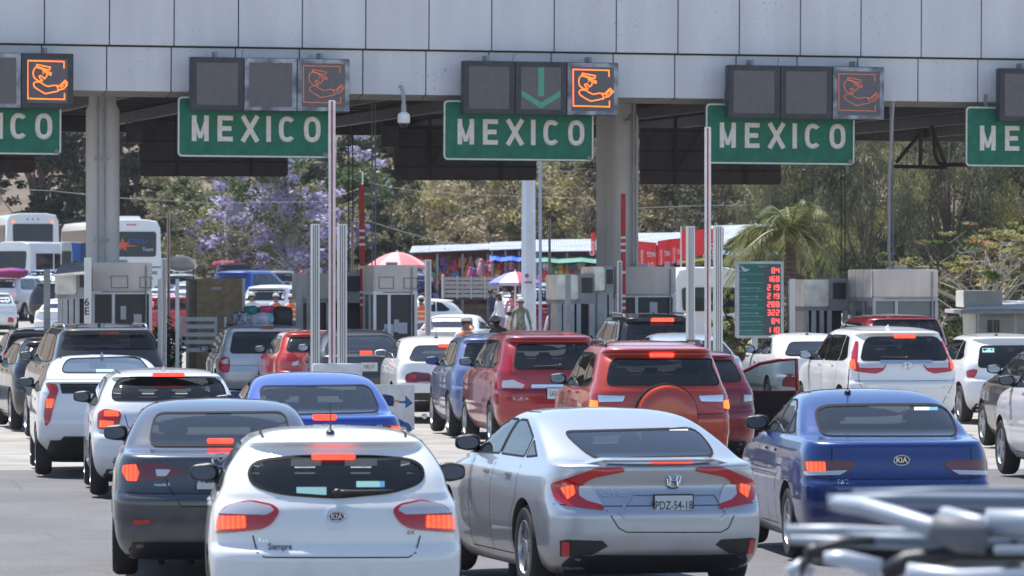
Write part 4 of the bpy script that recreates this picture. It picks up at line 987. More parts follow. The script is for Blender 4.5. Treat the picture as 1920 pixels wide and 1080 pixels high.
car('white hatchback with square lit tail light and shark-fin antenna beside the grey sedan', 316, 167, 'hatch', 4.32, 1.77, 1.42, PPEARL, yaw=-0.4,
    rwin=[(207,752),(212,722),(230,706),(402,706),(420,722),(426,752)], lights=[([(183,804),(184,774),(196,767),(224,771),(228,778),(222,802),(208,807)], M_REDL, 'tail_light', True), ([(196,781),(224,781),(222,771),(197,771)], M_LIT, 'brake_lamp', True, .016), ([(187,801),(188,788),(214,790),(212,801)], M_LIT, 'tail_lamp', True, .016)],
    brake=(286,346,699,706), antenna=(312,'fin'), mirror=M_BLACK, seam=[[(232,770),(240,800),(262,815),(372,815),(392,800),(400,770)]], wheels=.33)
PRI = [(.11,.35,.30,.80),(.17,.25,.12,.90),(.25,.16,.04,.96),(.33,.03,.0,.995),(.45,.0,.01,1.0),(.52,.02,.04,1.0),(.60,.03,.15,.985),(.68,.04,.4,.96),(.72,.05,.75,.93),(.775,.07,.98,.89),(.785,.03,1.05,.88),(.80,.05,1.15,.865),(.812,.28,1.22,.85),(.83,.5,1.32,.835),(.87,.88,1.5,.80),(.91,1.22,1.7,.755),(.945,1.5,1.85,.70),(.975,1.75,2.0,.60),(.992,1.9,2.1,.43),(1.0,2.05,2.2,.15)]
car('white fastback with tall vertical red tail lights at the left, ahead of the white hatchback', 198, 151, 'hatch', 4.54, 1.76, 1.48, PPEARL, rows=PRI, fastback=True,
    rwin=[(112,700),(124,672),(272,672),(286,700)], lights=[([(86,718),(106,720),(110,732),(103,752),(94,790),(86,800),(83,780),(86,750),(94,736)], M_REDL, 'tail_light', True, .012, 1), ([(87,748),(102,748),(99,765),(87,765)], M_LIT, 'brake_lamp', True, .018),
    ([(112,719),(284,719),(280,738),(116,738)], M_GLOP, 'lower_rear_window', False, .006), ([(120,818),(276,818),(296,840),(100,840)], M_BLACK, 'diffuser', False, .006)], antenna=(200,'fin'), stickers=[(180,213,693,701,M_STK)], wheels=.31, lower=.30)
car('dark bronze crossover with chrome roof rails, in the queue at the far left', 209, 126, 'suv', 4.7, 1.86, 1.78, PBRO, yaw=4.5,
    rwin=[(112,655),(126,622),(284,622),(298,655)], lights=[([(90,702),(92,688),(110,686),(112,700)], M_REDL, 'tail_light', True)], brake=(184,222,622,627,M_REDD), rails=M_CHROME, antenna=(199,'fin',M_BLACK), mirror=PBRO, wheels=.36, glass=GL_DARK)
car('dark grey hatchback at the left edge, its left tail light and rear window showing', 86, 98, 'hatch', 4.3, 1.74, 1.52, paint('dusty_grey', (.13,.13,.135), .4, .35), yaw=2, rwin=[(14,655),(24,626),(148,626),(158,655)], lights=[([(5,678),(6,660),(18,657),(20,672)], M_REDL, 'tail_light', True)], glass=GL_MID)
car('black hatchback mostly hidden behind the bronze crossover, only its left side showing', 124, 115.5, 'hatch', 4.3, 1.76, 1.50, PBK, yaw=4, glass=GL_DARK)
car('silver minivan carrying a heap of luggage on its roof', 502, 96, 'van', 4.8, 2.0, 1.57, PLS, yaw=.4,
    rwin=[(430,663),(437,622),(563,622),(570,663)], lights=[([(410,690),(412,675),(420,668),(430,670),(432,686),(429,699),(418,699)], M_REDL, 'tail_light', True), ([(414,676),(428,672),(428,682),(416,682)], M_CLEAR, 'reversing_light', True, .016)],
    brake=(489,513,611,617,M_REDD), plate=(500,688,''), wheels=.33, glass=GL_DARK, lower=.2)
car('coral red hatchback half hidden by the white guide posts', 604, 100.5, 'hatch', 4.0, 1.72, 1.50, PCOR, yaw=2.5, lights=[([(537,676),(538,664),(550,662),(558,670),(556,680)], M_REDL, 'tail_light', True), ([(548,680),(560,676),(560,684),(548,686)], M_CLEAR, 'reversing_light', True, .014)], glass=GL_MID)
car('dark grey sedan behind the barrier posts, left of the white sedan', 684, 106, 'sedan', 4.5, 1.76, 1.55, PGR, yaw=.5, rwin=[(606,662),(618,630),(742,630),(756,662)], brake=(675,698,658,663), plate=(692,688,'NEJ-37'), lights=[([(602,690),(603,678),(630,680),(628,692)], M_REDD, 'tail_light', True)], glass=GL_DARK)
def jet_extra(root, b, q):
    MB().lathe([(.045,0),(.05,.1),(.04,.12)], 16, M=Matrix.Translation((q((796,781))[0], .12, q((796,781))[1])) @ Matrix.Rotation(R(90), 4, 'X')).build('exhaust_tip', M_CHROME, root, smooth='auto')
car('white sedan with a white door mirror, left of the pale silvery blue crossover', 840, 109, 'sedan', 4.55, 1.78, 1.46, PW, yaw=1, rwin=[(768,678),(778,648),(902,648),(914,678)], brake=(822,857,645,651),
    lights=[([(760,717),(761,702),(775,697),(806,700),(810,708),(806,719)], M_REDD, 'tail_light', True), ([(766,713),(768,703),(780,703),(780,713)], M_REDL, 'tail_lamp', True, .016)], mirror=PW, antenna=(838,'mast'), extra=jet_extra, lower=.34, wheels=.32)
car('pale silvery blue crossover squeezed between the white sedan and the red people carrier', 955, 121, 'suv', 4.2, 1.80, 1.60, PVIO, yaw=0.2, wheels=.34, glass=GL_DARK)
car('red people carrier just left of the orange-red car with a spare wheel', 1040, 129, 'suv', 4.4, 1.74, 1.69, PRED, yaw=1.8, rwin=[(962,693),(968,645),(1114,645),(1120,693)], cat='people carrier', name='people_carrier', rails=None,
    lights=[([(926,728),(930,712),(946,702),(952,668),(958,664),(957,702),(990,718),(996,726),(984,731)], M_REDL, 'tail_light', True, .012, 1), ([(942,727),(943,714),(962,712),(984,722),(980,728)], M_CLEAR, 'reversing_light', True, .016), ([(996,721),(1084,721),(1084,728),(996,728)], M_CHROME, 'chrome_bar', False, .014)],
    texts=[('SUZUKI',978,748,.062,M_CHROME,1.2)], plate=(1045,738,'L62-BEC'), wiper=(1050,688,1000,689), wheels=.315)
def eco_extra(root, b, q):
    cx, cz = q((1248, 779)); MB().lathe([(.375,.0),(.385,.01),(.385,.05),(.37,.06)], 40, M=Matrix.Translation((cx, .03, cz)) @ Matrix.Rotation(R(90), 4, 'X')).build('spare_wheel_tyre', M_TYRE, root, smooth='auto'); M = Matrix.Translation((cx, -.09, cz)) @ Matrix.Rotation(R(90), 4, 'X')
    MB().lathe([(.20,.13),(.30,.12),(.345,.09),(.365,.03),(.365,-.04),(.34,-.10)][::-1], 40, M=M).build('spare_wheel_cover', POR, root, smooth='auto')
car('orange-red compact crossover with a covered spare wheel on its tailgate', 1243, 158, 'suv', 4.25, 1.77, 1.70, POR, yaw=0,
    rwin=[(1135,723),(1142,684),(1150,672),(1336,672),(1344,684),(1352,723)], lights=[([(1102,768),(1100,745),(1112,738),(1172,742),(1168,756),(1130,768)], M_REDL, 'tail_light', True), ([(1122,741),(1172,743),(1168,753),(1124,754)], M_CHROME, 'lamp_trim', True, .018), ([(1108,768),(1107,750),(1122,752),(1122,766)], M_AMBL, 'brake_lamp', True, .018)],
    brake=(1218,1264,662,669), rails=M_DARK, extra=eco_extra, glass=glass_mat('smoked_glass',(.22,.24,.27)), wheels=.35, mirror=M_BLACK)
def door_extra(root, b, q):
    hx, hy = .82, b.L-1.45; th = R(52); M = Matrix.Translation((hx, hy, 0)) @ Matrix.Rotation(th, 4, 'Z')   # closed door points to -y
    M2 = M @ Matrix(((0,1,0,0),(-1,0,0,0),(0,0,1,0),(0,0,0,1)))      # prism x -> -y
    o = MB().prism([(0,.28),(1.08,.28),(1.12,.95),(0,.93)], -.02, .05, M=M2).build('open_door', PDR, root)
    MB().prism([(.03,.31),(1.05,.31),(1.09,.93),(.03,.90)], -.045, -.021, M=M2).prism([(.2,.6),(.9,.6),(.9,.66),(.2,.66)], -.09, -.046, M=M2).build('door_lining', M_BLACK, o)
    pts = [(0.02,.93),(.12,1.06),(.3,1.2),(.55,1.31),(.85,1.36),(1.1,1.37),(1.12,.95)]
    MB().tube([M2 @ Vector((x, .02, z)) for x, z in pts], .026, 8).build('window_frame', PDR, o, smooth=True)
    MB().prism([(p[0], p[1]) for p in pts], .018, .022, M=M2).build('door_window', GL_MID, o)
    MB().ell((0,0,0), (.12,.05,.08), M=M @ Matrix.Translation((.05,-.1,.97))).build('door_mirror', M_BLACK, o, smooth=True)
car('dark red hatchback with its right-hand door standing open', 1305, 144, 'hatch', 4.2, 1.74, 1.52, PDR, yaw=.5, lights=[([(1185,762),(1188,738),(1212,736),(1214,760)], M_REDD, 'tail_light', True), ([(1190,752),(1191,741),(1208,741),(1208,754)], M_CLEAR, 'reversing_light', True, .016)], brake=(1273,1307,674,679), extra=door_extra, glass=GL_DARK)
car('black crossover under the canopy with a lit red strip above its rear window', 1241, 98, 'suv', 4.6, 1.80, 1.80, PBK, yaw=2, rwin=[(1172,640),(1180,599),(1300,599),(1308,640)], glass=GL_DARK, brake=(1219,1263,596,603), rails=M_CHROME, antenna=(1241,'fin',M_BLACK))
car('pale blue-silver sedan behind the aluminium post at right of centre', 1312, 103, 'sedan', 4.6, 1.8, 1.46, paint('ice_blue', (.45,.58,.72), .3, .35), yaw=1, rwin=[(1236,668),(1250,640),(1374,640),(1388,668)], glass=GL_DARK)
car('white sedan with a triangular red tail light beside the open red door', 1545, 103, 'sedan', 4.5, 1.78, 1.46, PW, yaw=1.2, rwin=[(1474,668),(1480,641),(1606,641),(1614,668)], antenna=(1545,'mast'), lights=[([(1466,724),(1468,712),(1480,700),(1494,710),(1498,720),(1496,727)], M_REDL, 'tail_light', True, .012, 1)], glass=GL_DARK)
def crv_extra(root, b, q): emblem('H', 1701, 686, .065)(root, b, q)
car('white SUV with tall L-shaped tail lights, right of the open red door', 1699, 118, 'suv', 4.6, 1.86, 1.69, PW, yaw=2.5,
    rwin=[(1612,677),(1619,642),(1630,631),(1768,631),(1779,642),(1786,677)], brake=(1676,1717,629,634), lights=[([(1586,686),(1588,675),(1597,664),(1604,640),(1610,640),(1607,680),(1663,684),(1655,696),(1642,701),(1606,697)], M_REDL, 'tail_light', True, .012, 1), ([(1610,681),(1664,681),(1656,690),(1612,690)], M_CLEAR, 'reversing_light', True, .018), ([(1588,686),(1590,677),(1602,674),(1606,692),(1598,692)], M_LIT, 'brake_lamp', True, .018), ([(1650,676),(1748,676),(1748,682),(1650,682)], M_CHROME, 'chrome_bar', False, .02)],
    extra=crv_extra, wiper=(1700,673,1652,671), antenna=(1690,'fin'), glass=GL_DARK, wheels=.36, texts=[('CR-V',1773,726,.05,M_CHROME,1.2),('HONDA',1632,724,.05,M_CHROME,1.2)], seam=[[(1610,700),(1612,720),(1635,760),(1765,760),(1786,720),(1790,700)]])
car('dark red minivan roof showing above the white SUV', 1705, 101, 'van', 4.9, 1.86, 1.80, PDR, yaw=1, glass=GL_DARK, rwin=[(1630,635),(1638,599),(1768,599),(1778,635)])
car('white hatchback at the right edge with a green sticker in its rear window', 1905, 110, 'hatch', 4.1, 1.74, 1.52, PW, yaw=1, rwin=[(1832,690),(1836,648),(1974,648),(1980,690)], antenna=(1886,'mast'), stickers=[(1842,1864,653,661,M_STK)], lights=[([(1813,708),(1812,695),(1826,692),(1834,694),(1828,708)], M_REDL, 'tail_light', True)], glass=GL_DARK)
car('dark grey sedan at the right edge, seen mostly from its left side', 2062, 134, 'sedan', 4.7, 1.82, 1.46, PBK, yaw=0, glass=GL_DARK, sglass=GL_MID)
car('white crossover cropped by the right edge, showing its front wheel', 2133, 158, 'suv', 4.5, 1.84, 1.66, PW, yaw=0, glass=GL_DARK, wheels=.35)
# ================================================================ plaza: islands, booths, posts, boards
M_CAP = mat('booth_panel_beige', (.68,.60,.53), .6, noise=.14, nscale=2.5, streak=.4)
M_CAPM = mat('brushed_booth_metal', (.62,.61,.59), .3, .6, noise=.25, nscale=3, bump=.25, bscale=5)
M_BGL = mat('booth_dark_glass', (.034,.038,.052), .25, spec=.3)
M_BGLB = mat('booth_blue_glass', (.10,.14,.18), .12, spec=.7)
M_ISL = mat('island_concrete', (.38,.36,.33), .8, noise=.25, nscale=2)
M_YEL = mat('yellow_kerb', (.5,.36,.04), .7, noise=.3, nscale=3)
RZ = Matrix.Rotation(A, 4, 'Z')
def island(px, D0, w_, L, label):
    s = empty('toll_island', (PX(px, D0), D0, gz(D0)), A, label, 'traffic island', 'toll islands between the lanes')
    MB().bbox(-w_/2, w_/2, 0, L, -.1, .17, .04).build('slab', M_ISL, s)
    m = MB(); k = 0
    for y in np.arange(0, L-.1, .5):
        for sd_ in (-1, 1):
            if k % 2 == 0: m.box(sd_*(w_/2+.002)-.006, sd_*(w_/2+.002)+.006, y, y+.5, .02, .14)
        k += 1
    m.build('kerb_marking', M_YEL, s); return s
island(232, 98, 1.7, 20, 'raised concrete island under the booth marked 6 E')
island(640, 84, 1.3, 5.5, 'raised concrete island under the white guide posts left of centre')
island(1180, 105, 1.7, 12, 'raised concrete island under the round right column')
island(742, 102.5, 1.6, 14, 'raised concrete island under the booth left of the pink parasol')
island(1320, 91, 1.2, 8, 'short raised island under the aluminium posts right of centre')
island(1700, 102, 1.7, 20, 'raised concrete island under the rightmost booth')
def booth(x0, x1, ytop, ymid, D, label, glass, metal_side=False, hatch=(), depth=2.6, face=M_CAP):
    xc = PX((x0+x1)/2, D); w_ = (x1-x0)/F*D; zt, zm = PZ(ytop, D), PZ(ymid, D)
    s = empty('toll_booth', (xc, D, gz(D)), A, label, 'toll booth', 'toll booths under the canopy'); h = w_/2; g0 = .17
    MB().bbox(-h, h, 0, depth, zm, zt, .02).build('upper_panel', face, s)
    MB().box(-h+.05, h-.05, .06, depth-.06, g0+.0, g0+.9).build('lower_wall', M_STEEL, s)
    MB().box(-h+.06, h-.06, .07, depth-.07, g0+.9, zm-.07).build('glazing', glass, s)
    m = MB(); m.box(-h-.0, h+.0, -.01, depth, zm-.07, zm)
    for x in (-h+.03, -h*.28, h-.03): m.box(x-.03, x+.03, .01, .06, g0, zm-.07)
    for y in (1.2, depth-.05): m.box(-h+.01, -h+.05, y-.03, y+.03, g0, zm-.07)
    m.build('frame', M_WHITE if glass is M_BGL else M_GALV, s)
    m = MB()
    for a, b_, c, d in hatch:
        X0, X1, Z0, Z1 = (a-(x0+x1)/2)/F*D, (b_-(x0+x1)/2)/F*D, PZ(d, D), PZ(c, D)
        for bx in ((X0,X1,Z0,Z0+.012),(X0,X1,Z1-.012,Z1),(X0,X0+.012,Z0,Z1),(X1-.012,X1,Z0,Z1)): m.box(bx[0], bx[1], -.008, -.002, bx[2], bx[3])
    if hatch: m.build('hatch_outline', mat('hatch_line', (.10,.09,.085), .6), s)
    m = MB(); rb = random.Random(int(x0))
    for i in range(4): nx_ = rb.uniform(-h+.15, h-.3); nz_ = rb.uniform(g0+1.0, zm-.35); m.box(nx_, nx_+rb.uniform(.1,.22), .055, .062, nz_, nz_+rb.uniform(.12,.28))
    m.build('notice', MATS.get('notice') or mat('notice', (.5,.52,.56), .6), s)
    MB().tube([(h-.12,-.02,g0),(h-.12,-.02,zm+.02),(h-.12,-.02,zt-.05)], .018, 6).tube([(-h+.2,-.015,zm-.02),(h-.12,-.015,zm-.02)], .012, 6).build('conduit', M_STEEL, s)
    MB().bbox(-h*.2, h*.25, .6, 1.3, zt, zt+.06, .02).build('roof_hatch', M_GALV, s)
    if metal_side:
        m = MB()
        for i in range(3): m.bbox(-h-.04, -h-.01, depth*i/3+.02, depth*(i+1)/3-.02, zm, zt, .01)
        m.build('side_cladding', M_CAPM, s)
    return s
def annex(x0, x1, ytop, D, label, win=None, ymid=None, metal=True):
    """narrower second booth with a small dark window and legs"""
    xc = PX((x0+x1)/2, D); w_ = (x1-x0)/F*D; h = w_/2; zt = PZ(ytop, D); zm = PZ(ymid or ytop+60, D)
    s = empty('toll_booth', (xc, D, gz(D)), A, label, 'toll booth', 'toll booths under the canopy')
    MB().bbox(-h, h*.1, 0, 2, zm, zt, .02).build('metal_panel', M_CAPM if metal else M_CAP, s)
    m = MB(); m.box(h*.12, h, .05, 2, zm, zt+.02); m.box(-h, h, .05, 2, zm-.08, zm-.001); m.build('upper_panel', M_STEEL, s)
    m = MB(); m.box(h*.30, h*.88, .02, .045, zm+(zt-zm)*.28, zt-(zt-zm)*.12); m.build('screen', M_BGL, s)
    MB().box(-h+.1, h-.08, .4, 1.9, .17, zm-.09).build('cabin', M_BGL, s)
    m = MB()
    for x in (-h+.05, -h*.55, -h*.2, h*.15, h-.06): m.box(x-.045, x+.045, .05, .13, .17, zm-.08)
    m.build('post', M_GALV, s); return s
booth(172, 285, 492, 545, 101.3, 'toll booth with beige panel and dark glass, behind the post marked 6 E', M_BGL, hatch=((208,240,517,540),(262,283,519,540)))
booth(700, 783, 497, 546, 103.4, 'toll booth with plain beige panel left of the pink parasol', M_BGL, hatch=((710,738,519,541),(757,783,521,541)))
booth(1152, 1268, 500, 551, 106.5, 'toll booth below the red drink banners, behind the round right column', M_BGL)
booth(1636, 1760, 505, 558, 103, 'toll booth with pale panel, bluish glass and metal-clad side, furthest right', M_BGLB, metal_side=True)
annex(108, 172, 505, 99.8, 'narrow metal booth left of the post marked 6 E', ymid=552)
annex(560, 700, 512, 107.5, 'narrow booth behind the two white guide posts', ymid=560, metal=False)
annex(1045, 1116, 515, 105.5, 'narrow booth with a dark screen just left of the thick right column', ymid=562)
annex(1508, 1592, 524, 106, 'narrow booth with rippled metal panel left of the furthest right booth', ymid=575)
o = annex(1112, 1152, 500, 105.8, 'slim crinkled-metal booth front standing against the right column', ymid=545)
# sloped awning over the narrow left booth
m = MB(); D = 99; m.add([P(100,516,D), P(158,512,D), P(168,494,D+1.5), P(118,492,D+1.5), P(100,519,D), P(158,515,D), P(168,497,D+1.5), P(118,495,D+1.5)], [(0,1,2,3),(7,6,5,4),(0,4,5,1),(1,5,6,2),(2,6,7,3),(3,7,4,0)]); tag(m.build('awning', M_CAPM), 'small bright metal awning on the narrow booth at the left', 'awning')
def post(x0, x1, ytop, D, label, m_=None, txt=None, grooves=True, z0=.17, name='guide_post', kind='guide post'):
    w_ = (x1-x0)/F*D; h = w_/2; s = empty(name, (PX((x0+x1)/2, D), D, gz(D)), A, label, kind); zt = PZ(ytop, D)-gz(D)
    MB().box(-h, h, -h, h, z0, zt).build('shaft', m_ or M_ALU, s)
    if grooves:
        m = MB()
        for q in (-.45, 0, .5): m.box(q*h-.008, q*h+.008, -h-.004, -h-.0005, z0, zt-.02)
        m.build('groove', mat('groove_shadow', (.2,.2,.21), .6, .3), s)
    MB().box(-h*1.6, h*1.6, -h*1.6, h*1.6, z0-.02, z0+.02).build('base_plate', M_STEEL, s)
    if txt:
        m = MB()
        for t, z in txt: add_text(m, t, -.02, -h-.006, z, .20, bold=.02)
        m.build('lettering', M_INK, s)
    return s
post(583, 599, 420, 84, 'left of the two pale guide posts flanking the tall raised barrier arm')
post(633, 650, 420, 84.6, 'right of the two pale guide posts flanking the tall raised barrier arm')
post(1287, 1302, 424, 91, 'aluminium guide post left of the raised arm, right of centre')
post(1338, 1354, 424, 91.6, 'aluminium guide post right of the raised arm, right of centre')
post(158, 171, 483, 98, 'pale post lettered 6 E in front of the left booth', txt=(('6', PZ(567,98)), ('E', PZ(584,98))), grooves=False)
post(82, 94, 505, 100, 'brownish grey post left of the narrow left booth', M_STEEL, grooves=False)
post(303, 312, 484, 100, 'slim aluminium post right of the post marked 6 E')
post(296, 304, 523, 103, 'short slim post beside the red pickup', grooves=False)
post(329, 336, 523, 103.4, 'short slim post left of the plywood box', grooves=False)
post(555, 565, 512, 104, 'brown-grey post by the man in a dark shirt, left of the guide posts', M_STEEL, grooves=False)
post(575, 583, 512, 105, 'thin brown post against the left guide post', M_STEEL, grooves=False)
post(797, 808, 487, 100, 'aluminium post in front of the white sedans beyond the booth')
post(1060, 1070, 514, 101, 'dark post left of the woman in the white top', M_STEEL, grooves=False)
post(1158, 1166, 489, 101, 'slim aluminium post left of the red banded pole')
post(1480, 1490, 523, 103, 'grey post by the pink flowering bush', grooves=False)
def arm(x0, x1, ytop, D, z0, label, style, lean=0.):
    w_ = (x1-x0)/F*D; s = empty('boom_gate', (PX((x0+x1)/2, D), D, gz(D)), 0, label, 'boom gate', 'raised boom gates'); zt = PZ(ytop, D)-gz(D); M = Matrix.Rotation(R(lean), 4, 'Y')
    m = MB(); m.bbox(-w_/2, w_/2, -.03, .03, z0, zt, .008, M=M); m.build('arm', M_WHITE if style != 'banded' else M_RED, s)
    if style == 'stripe': MB().box(-w_*.12, w_*.12, -.034, .034, z0+.02, zt-.02, M=M).build('red_stripe', M_RED, s)
    if style == 'banded':
        m = MB()
        for f in (.265,.305,.345,.48,.625,.66,.70): z = zt-(zt-z0)*f; m.box(-w_/2-.002, w_/2+.002, -.034, .034, z-.05, z+.0, M=M)
        m.build('white_band', M_WHITE, s)
    MB().bbox(-.14, .14, -.14, .14, .17, max(z0, .9), .02).build('housing', M_WHITE, s)
arm(616, 629, 188, 84.3, 1.05, 'tall white barrier arm with a red stripe between the two pale guide posts', 'stripe')
arm(1321, 1333, 238, 91.3, .9, 'tall white barrier arm with a red stripe, right of centre', 'stripe')
arm(677, 687, 346, 107, .9, 'red raised arm with white bands left of the central booth', 'banded', -.6)
arm(1164, 1173, 363, 106, .9, 'red raised arm with white bands in front of the round right column', 'banded')
arm(313, 319, 398, 110, .9, 'thin raised arm above the red pickup at the left', 'stripe')
arm(658, 663, 415, 112, .9, 'thin raised arm behind the right pale guide post', 'stripe')
arm(1028, 1033, 410, 112, .9, 'thin raised arm right of the white lamp mast', 'stripe')
# white barrier cabinet and arrow board
D = 84.; s = empty('barrier_cabinet', (PX(630, D), D, 0), A, 'white cabinet at the foot of the pale guide posts', 'barrier cabinet')
MB().bbox(-.40, .40, -.35, -.13, .17, PZ(681, D), .02).build('housing', M_WHITE, s); MB().bbox(-.09, .09, -.40, -.351, PZ(694, D)-.08, PZ(690, D)+.0, .01).build('lock_box', M_WHITE, s)
D = 80.; s = empty('arrow_board', (PX(735, D), D, 0), 0, 'white board painted with blue arrows beside the blue sedan', 'arrow board'); k = D/F
MB().bbox(-42*k, 42*k, 0, .05, .12, PZ(721, D), .01).build('board', mat('board_white', (.62,.66,.68), .6, noise=.12, nscale=5), s)
m = MB(); M_BARR = mat('blue_arrow_paint', (.02,.12,.34), .6); px_ = lambda x, y: ((x-735)*k, PZ(y, D))
def flat(pts): m.add([(px_(*p)[0], -.004, px_(*p)[1]) for p in pts], [tuple(range(len(pts)))])
flat([(760,741),(774,756),(760,766)]); flat([(748,752),(762,752),(762,756),(748,756)])
ar = [(740-0, 760)]
def band(cx, cy, r0, r1, a0, a1):
    n_ = 12; v = []
    for i in range(n_+1):
        a = R(a0+(a1-a0)*i/n_); v += [(cx+r0*math.cos(a), cy-r0*math.sin(a)), (cx+r1*math.cos(a), cy-r1*math.sin(a))]
    m.add([(px_(*p)[0], -.004, px_(*p)[1]) for p in v], [(2*i, 2*i+1, 2*i+3, 2*i+2) for i in range(n_)])
band(726, 756, 4, 13, 0, 150); flat([(730,752),(739,752),(738,762),(731,762)])
band(757, 806, 6, 15, -10, 110); flat([(748,785),(757,790),(751,803),(745,794)])
m.build('arrow_marking', M_BARR, s); MB().box((740-735)*k, (748-735)*k, -.005, -.002, PZ(754,D), PZ(750,D)).build('orange_reflector', mat('orange_refl', (.6,.25,.08), .4), s)
m = MB(); [m.box(x-.03, x+.03, .051, .1, 0, PZ(724, D)) for x in (-.25, .25)]; m.build('leg', M_STEEL, s)
# tariff board
D = 99.; s = empty('tariff_board', (PX(1424.5, D), D, 0), R(3), 'green toll tariff board with red LED prices, right of centre', 'tariff board'); k = D/F; X = lambda x: (x-1424.5)*k
zt, zb = PZ(490, D), PZ(634, D)
MB().bbox(X(1379), X(1470), 0, .16, zb, zt, .02).build('frame', M_GALV, s)
MB().box(X(1386), X(1464), -.012, -.002, PZ(629,D), PZ(495,D)).build('board', mat('board_green', (.005,.10,.085), .5, noise=.1), s)
m = MB(); mr = MB(); ln = MB(); mw = MB()
rows_ = [(507,'84','MOTOS'),(523,'168','AUTOS'),(539,'219','AUTOBUSES 2 Y 3 EJES'),(555,'219','CAMION 2 3 Y 4 EJES'),(570.5,'288','CAMION 5 Y 6 EJES'),(586,'322','CAMION 7 8 Y 9 EJES'),(602,'84','EJE EXCEDENTE LIGERO'),(618.5,'110','EJE EXCEDENTE CARGA')]
SEG = {'0':'abcdef','1':'bc','2':'abged','3':'abgcd','4':'fgbc','8':'abcdefg','9':'abfgcd','6':'afgcde'}
for y, dg, tx in rows_:
    m.box(X(1433), X(1463), -.018, -.0125, PZ(y+6.3,D), PZ(y-6.3,D))
    for i, ch in enumerate(dg[::-1]):
        cx = X(1458-8.2*i); cz = PZ(y, D); a, h, t = .024, .047, .0085
        sg = dict(a=(-a,a,h-t,h+t), g=(-a,a,-t,t), d=(-a,a,-h-t,-h+t), b=(a-t,a+t,0,h), c=(a-t,a+t,-h,0), f=(-a-t,-a+t,0,h), e=(-a-t,-a+t,-h,0))
        for c in SEG[ch]: q_ = sg[c]; mr.box(cx+q_[0], cx+q_[1], -.024, -.019, cz+q_[2], cz+q_[3])
    add_text(ln, tx, 0, -.014, 0, .045, xs=.85); 
    # move the last text to its row, left aligned
    v, f = text_geo(tx, .045, 0., .85); n_ = len(v); w0 = min(p[0] for p in v); 
    for i in range(n_): x, yy, z = ln.v[-n_+i]; ln.v[-n_+i] = (x-w0+X(1388), -.014, z+PZ(y+1.5, D))
    mw.box(X(1388), X(1432), -.0145, -.0125, PZ(y+7.2,D), PZ(y+6.7,D))
add_text(ln, 'TARIFAS', X(1430), -.014, PZ(500,D), .05)
m.build('digit_window', mat('digit_window', (.06,.05,.06), .4), s); mr.build('digits', mat('led_red', (.8,.05,.05), .5, emit=(1,.07,.06), es=1.6), s)
ML = mat('board_lettering', (.28,.42,.38), .5); ln.build('lettering', ML, s); mw.build('underline', ML, s)
m = MB(); m.add([(X(a), -.014, PZ(b_, D)) for a, b_ in ((1388,497),(1396,503),(1401,505),(1406,504),(1402,508),(1395,509),(1391,504))], [(0,1,2,3,4,5,6)]); m.build('bird_logo', mat('logo_grey', (.42,.5,.48), .5), s)
m = MB(); [m.box(X(x)-.05, X(x)+.05, .02, .12, 0, zb) for x in (1416, 1452)]; m.build('leg', M_GALV, s)
# plywood box and slatted gate
D = 108.; s = empty('plywood_hoarding', (PX(407, D), D, 0), A, 'booth boarded up with brown plywood, left of the silver minivan', 'boarded booth'); k = D/F
M_PLY = mat('plywood', (.42,.31,.19), .8, col2=(.30,.21,.12), nscale=7, bump=.2)
MB().bbox(-38*k, 47*k, 0, 1.6, .17, PZ(523, D), .01).build('board', M_PLY, s); m = MB(); m.box(-52*k, -39*k, .2, 1.4, .17, PZ(526,D)); m.build('side_board', mat('plywood_grey', (.22,.19,.16), .8, noise=.2), s)
MB().box(-10*k, 9*k, -.006, -.001, PZ(543,D), PZ(538,D)).build('notice', mat('notice', (.5,.52,.56), .6), s); MB().box(47*k, 53*k, .02, .1, .17, PZ(522,D)).build('corner_post', M_WHITE, s)
D = 106.5; s = empty('slatted_gate', (PX(380, D), D, 0), 0, 'white slatted wooden gate in front of the plywood-boarded booth', 'gate'); k = D/F
m = MB()
for x in (-50, -44, 22, 40): m.box(x*k, (x+5)*k, 0, .06, .05, PZ(594, D))
m.build('upright', M_WHITE, s)
for y in (598, 612, 627, 641, 656): MB().box(-44*k, 26*k, .061, .09, PZ(y+4.2, D), PZ(y-3.5, D)).build('slat', M_WHITE, s)
# shrub on the island
def leaves(m, c, r, n, sz, mi=0, flat=1., rng=random, droop=0.):
    for _ in range(n):
        d = Vector((rng.gauss(0,1), rng.gauss(0,1), rng.gauss(0,1))).normalized()*(rng.random()**.45)
        p = Vector((c[0]+d.x*r[0], c[1]+d.y*r[1], c[2]+d.z*r[2])); a = Vector((rng.gauss(0,1), rng.gauss(0,1), rng.gauss(0,.6)-droop)).normalized(); b = a.cross(Vector((rng.gauss(0,1), rng.gauss(0,1), rng.gauss(0,1)))).normalized()
        s1 = sz*(.6+.8*rng.random()); a *= s1; b *= s1*.55*flat
        m.v += [tuple(p-a), tuple(p+b), tuple(p+a), tuple(p-b)]; n_ = len(m.v); m.f.append((n_-4, n_-3, n_-2, n_-1)); m.m.append(mi)
def leafmat(name, c, c2):
    m_ = mat(name, c, .6, col2=c2, nscale=1.2)
    return m_
M_LF = leafmat('leaf_green', (.075,.11,.03), (.03,.055,.018)); M_BARK = mat('bark', (.13,.10,.075), .9, noise=.3, nscale=8); M_PALEB = mat('pale_bark', (.42,.38,.34), .85, noise=.2, nscale=6)
s = empty('shrub', (PX(312, 105), 105, 0), 0, 'small dark green shrub beside the white slatted gate', 'shrub')
m = MB(); leaves(m, (0,0,1.0), (.35,.35,.75), 900, .05); m.build('foliage', M_LF, s); MB().tube([(0,0,.1),(.03,0,1.2)], .03, 6).build('stem', M_BARK, s)
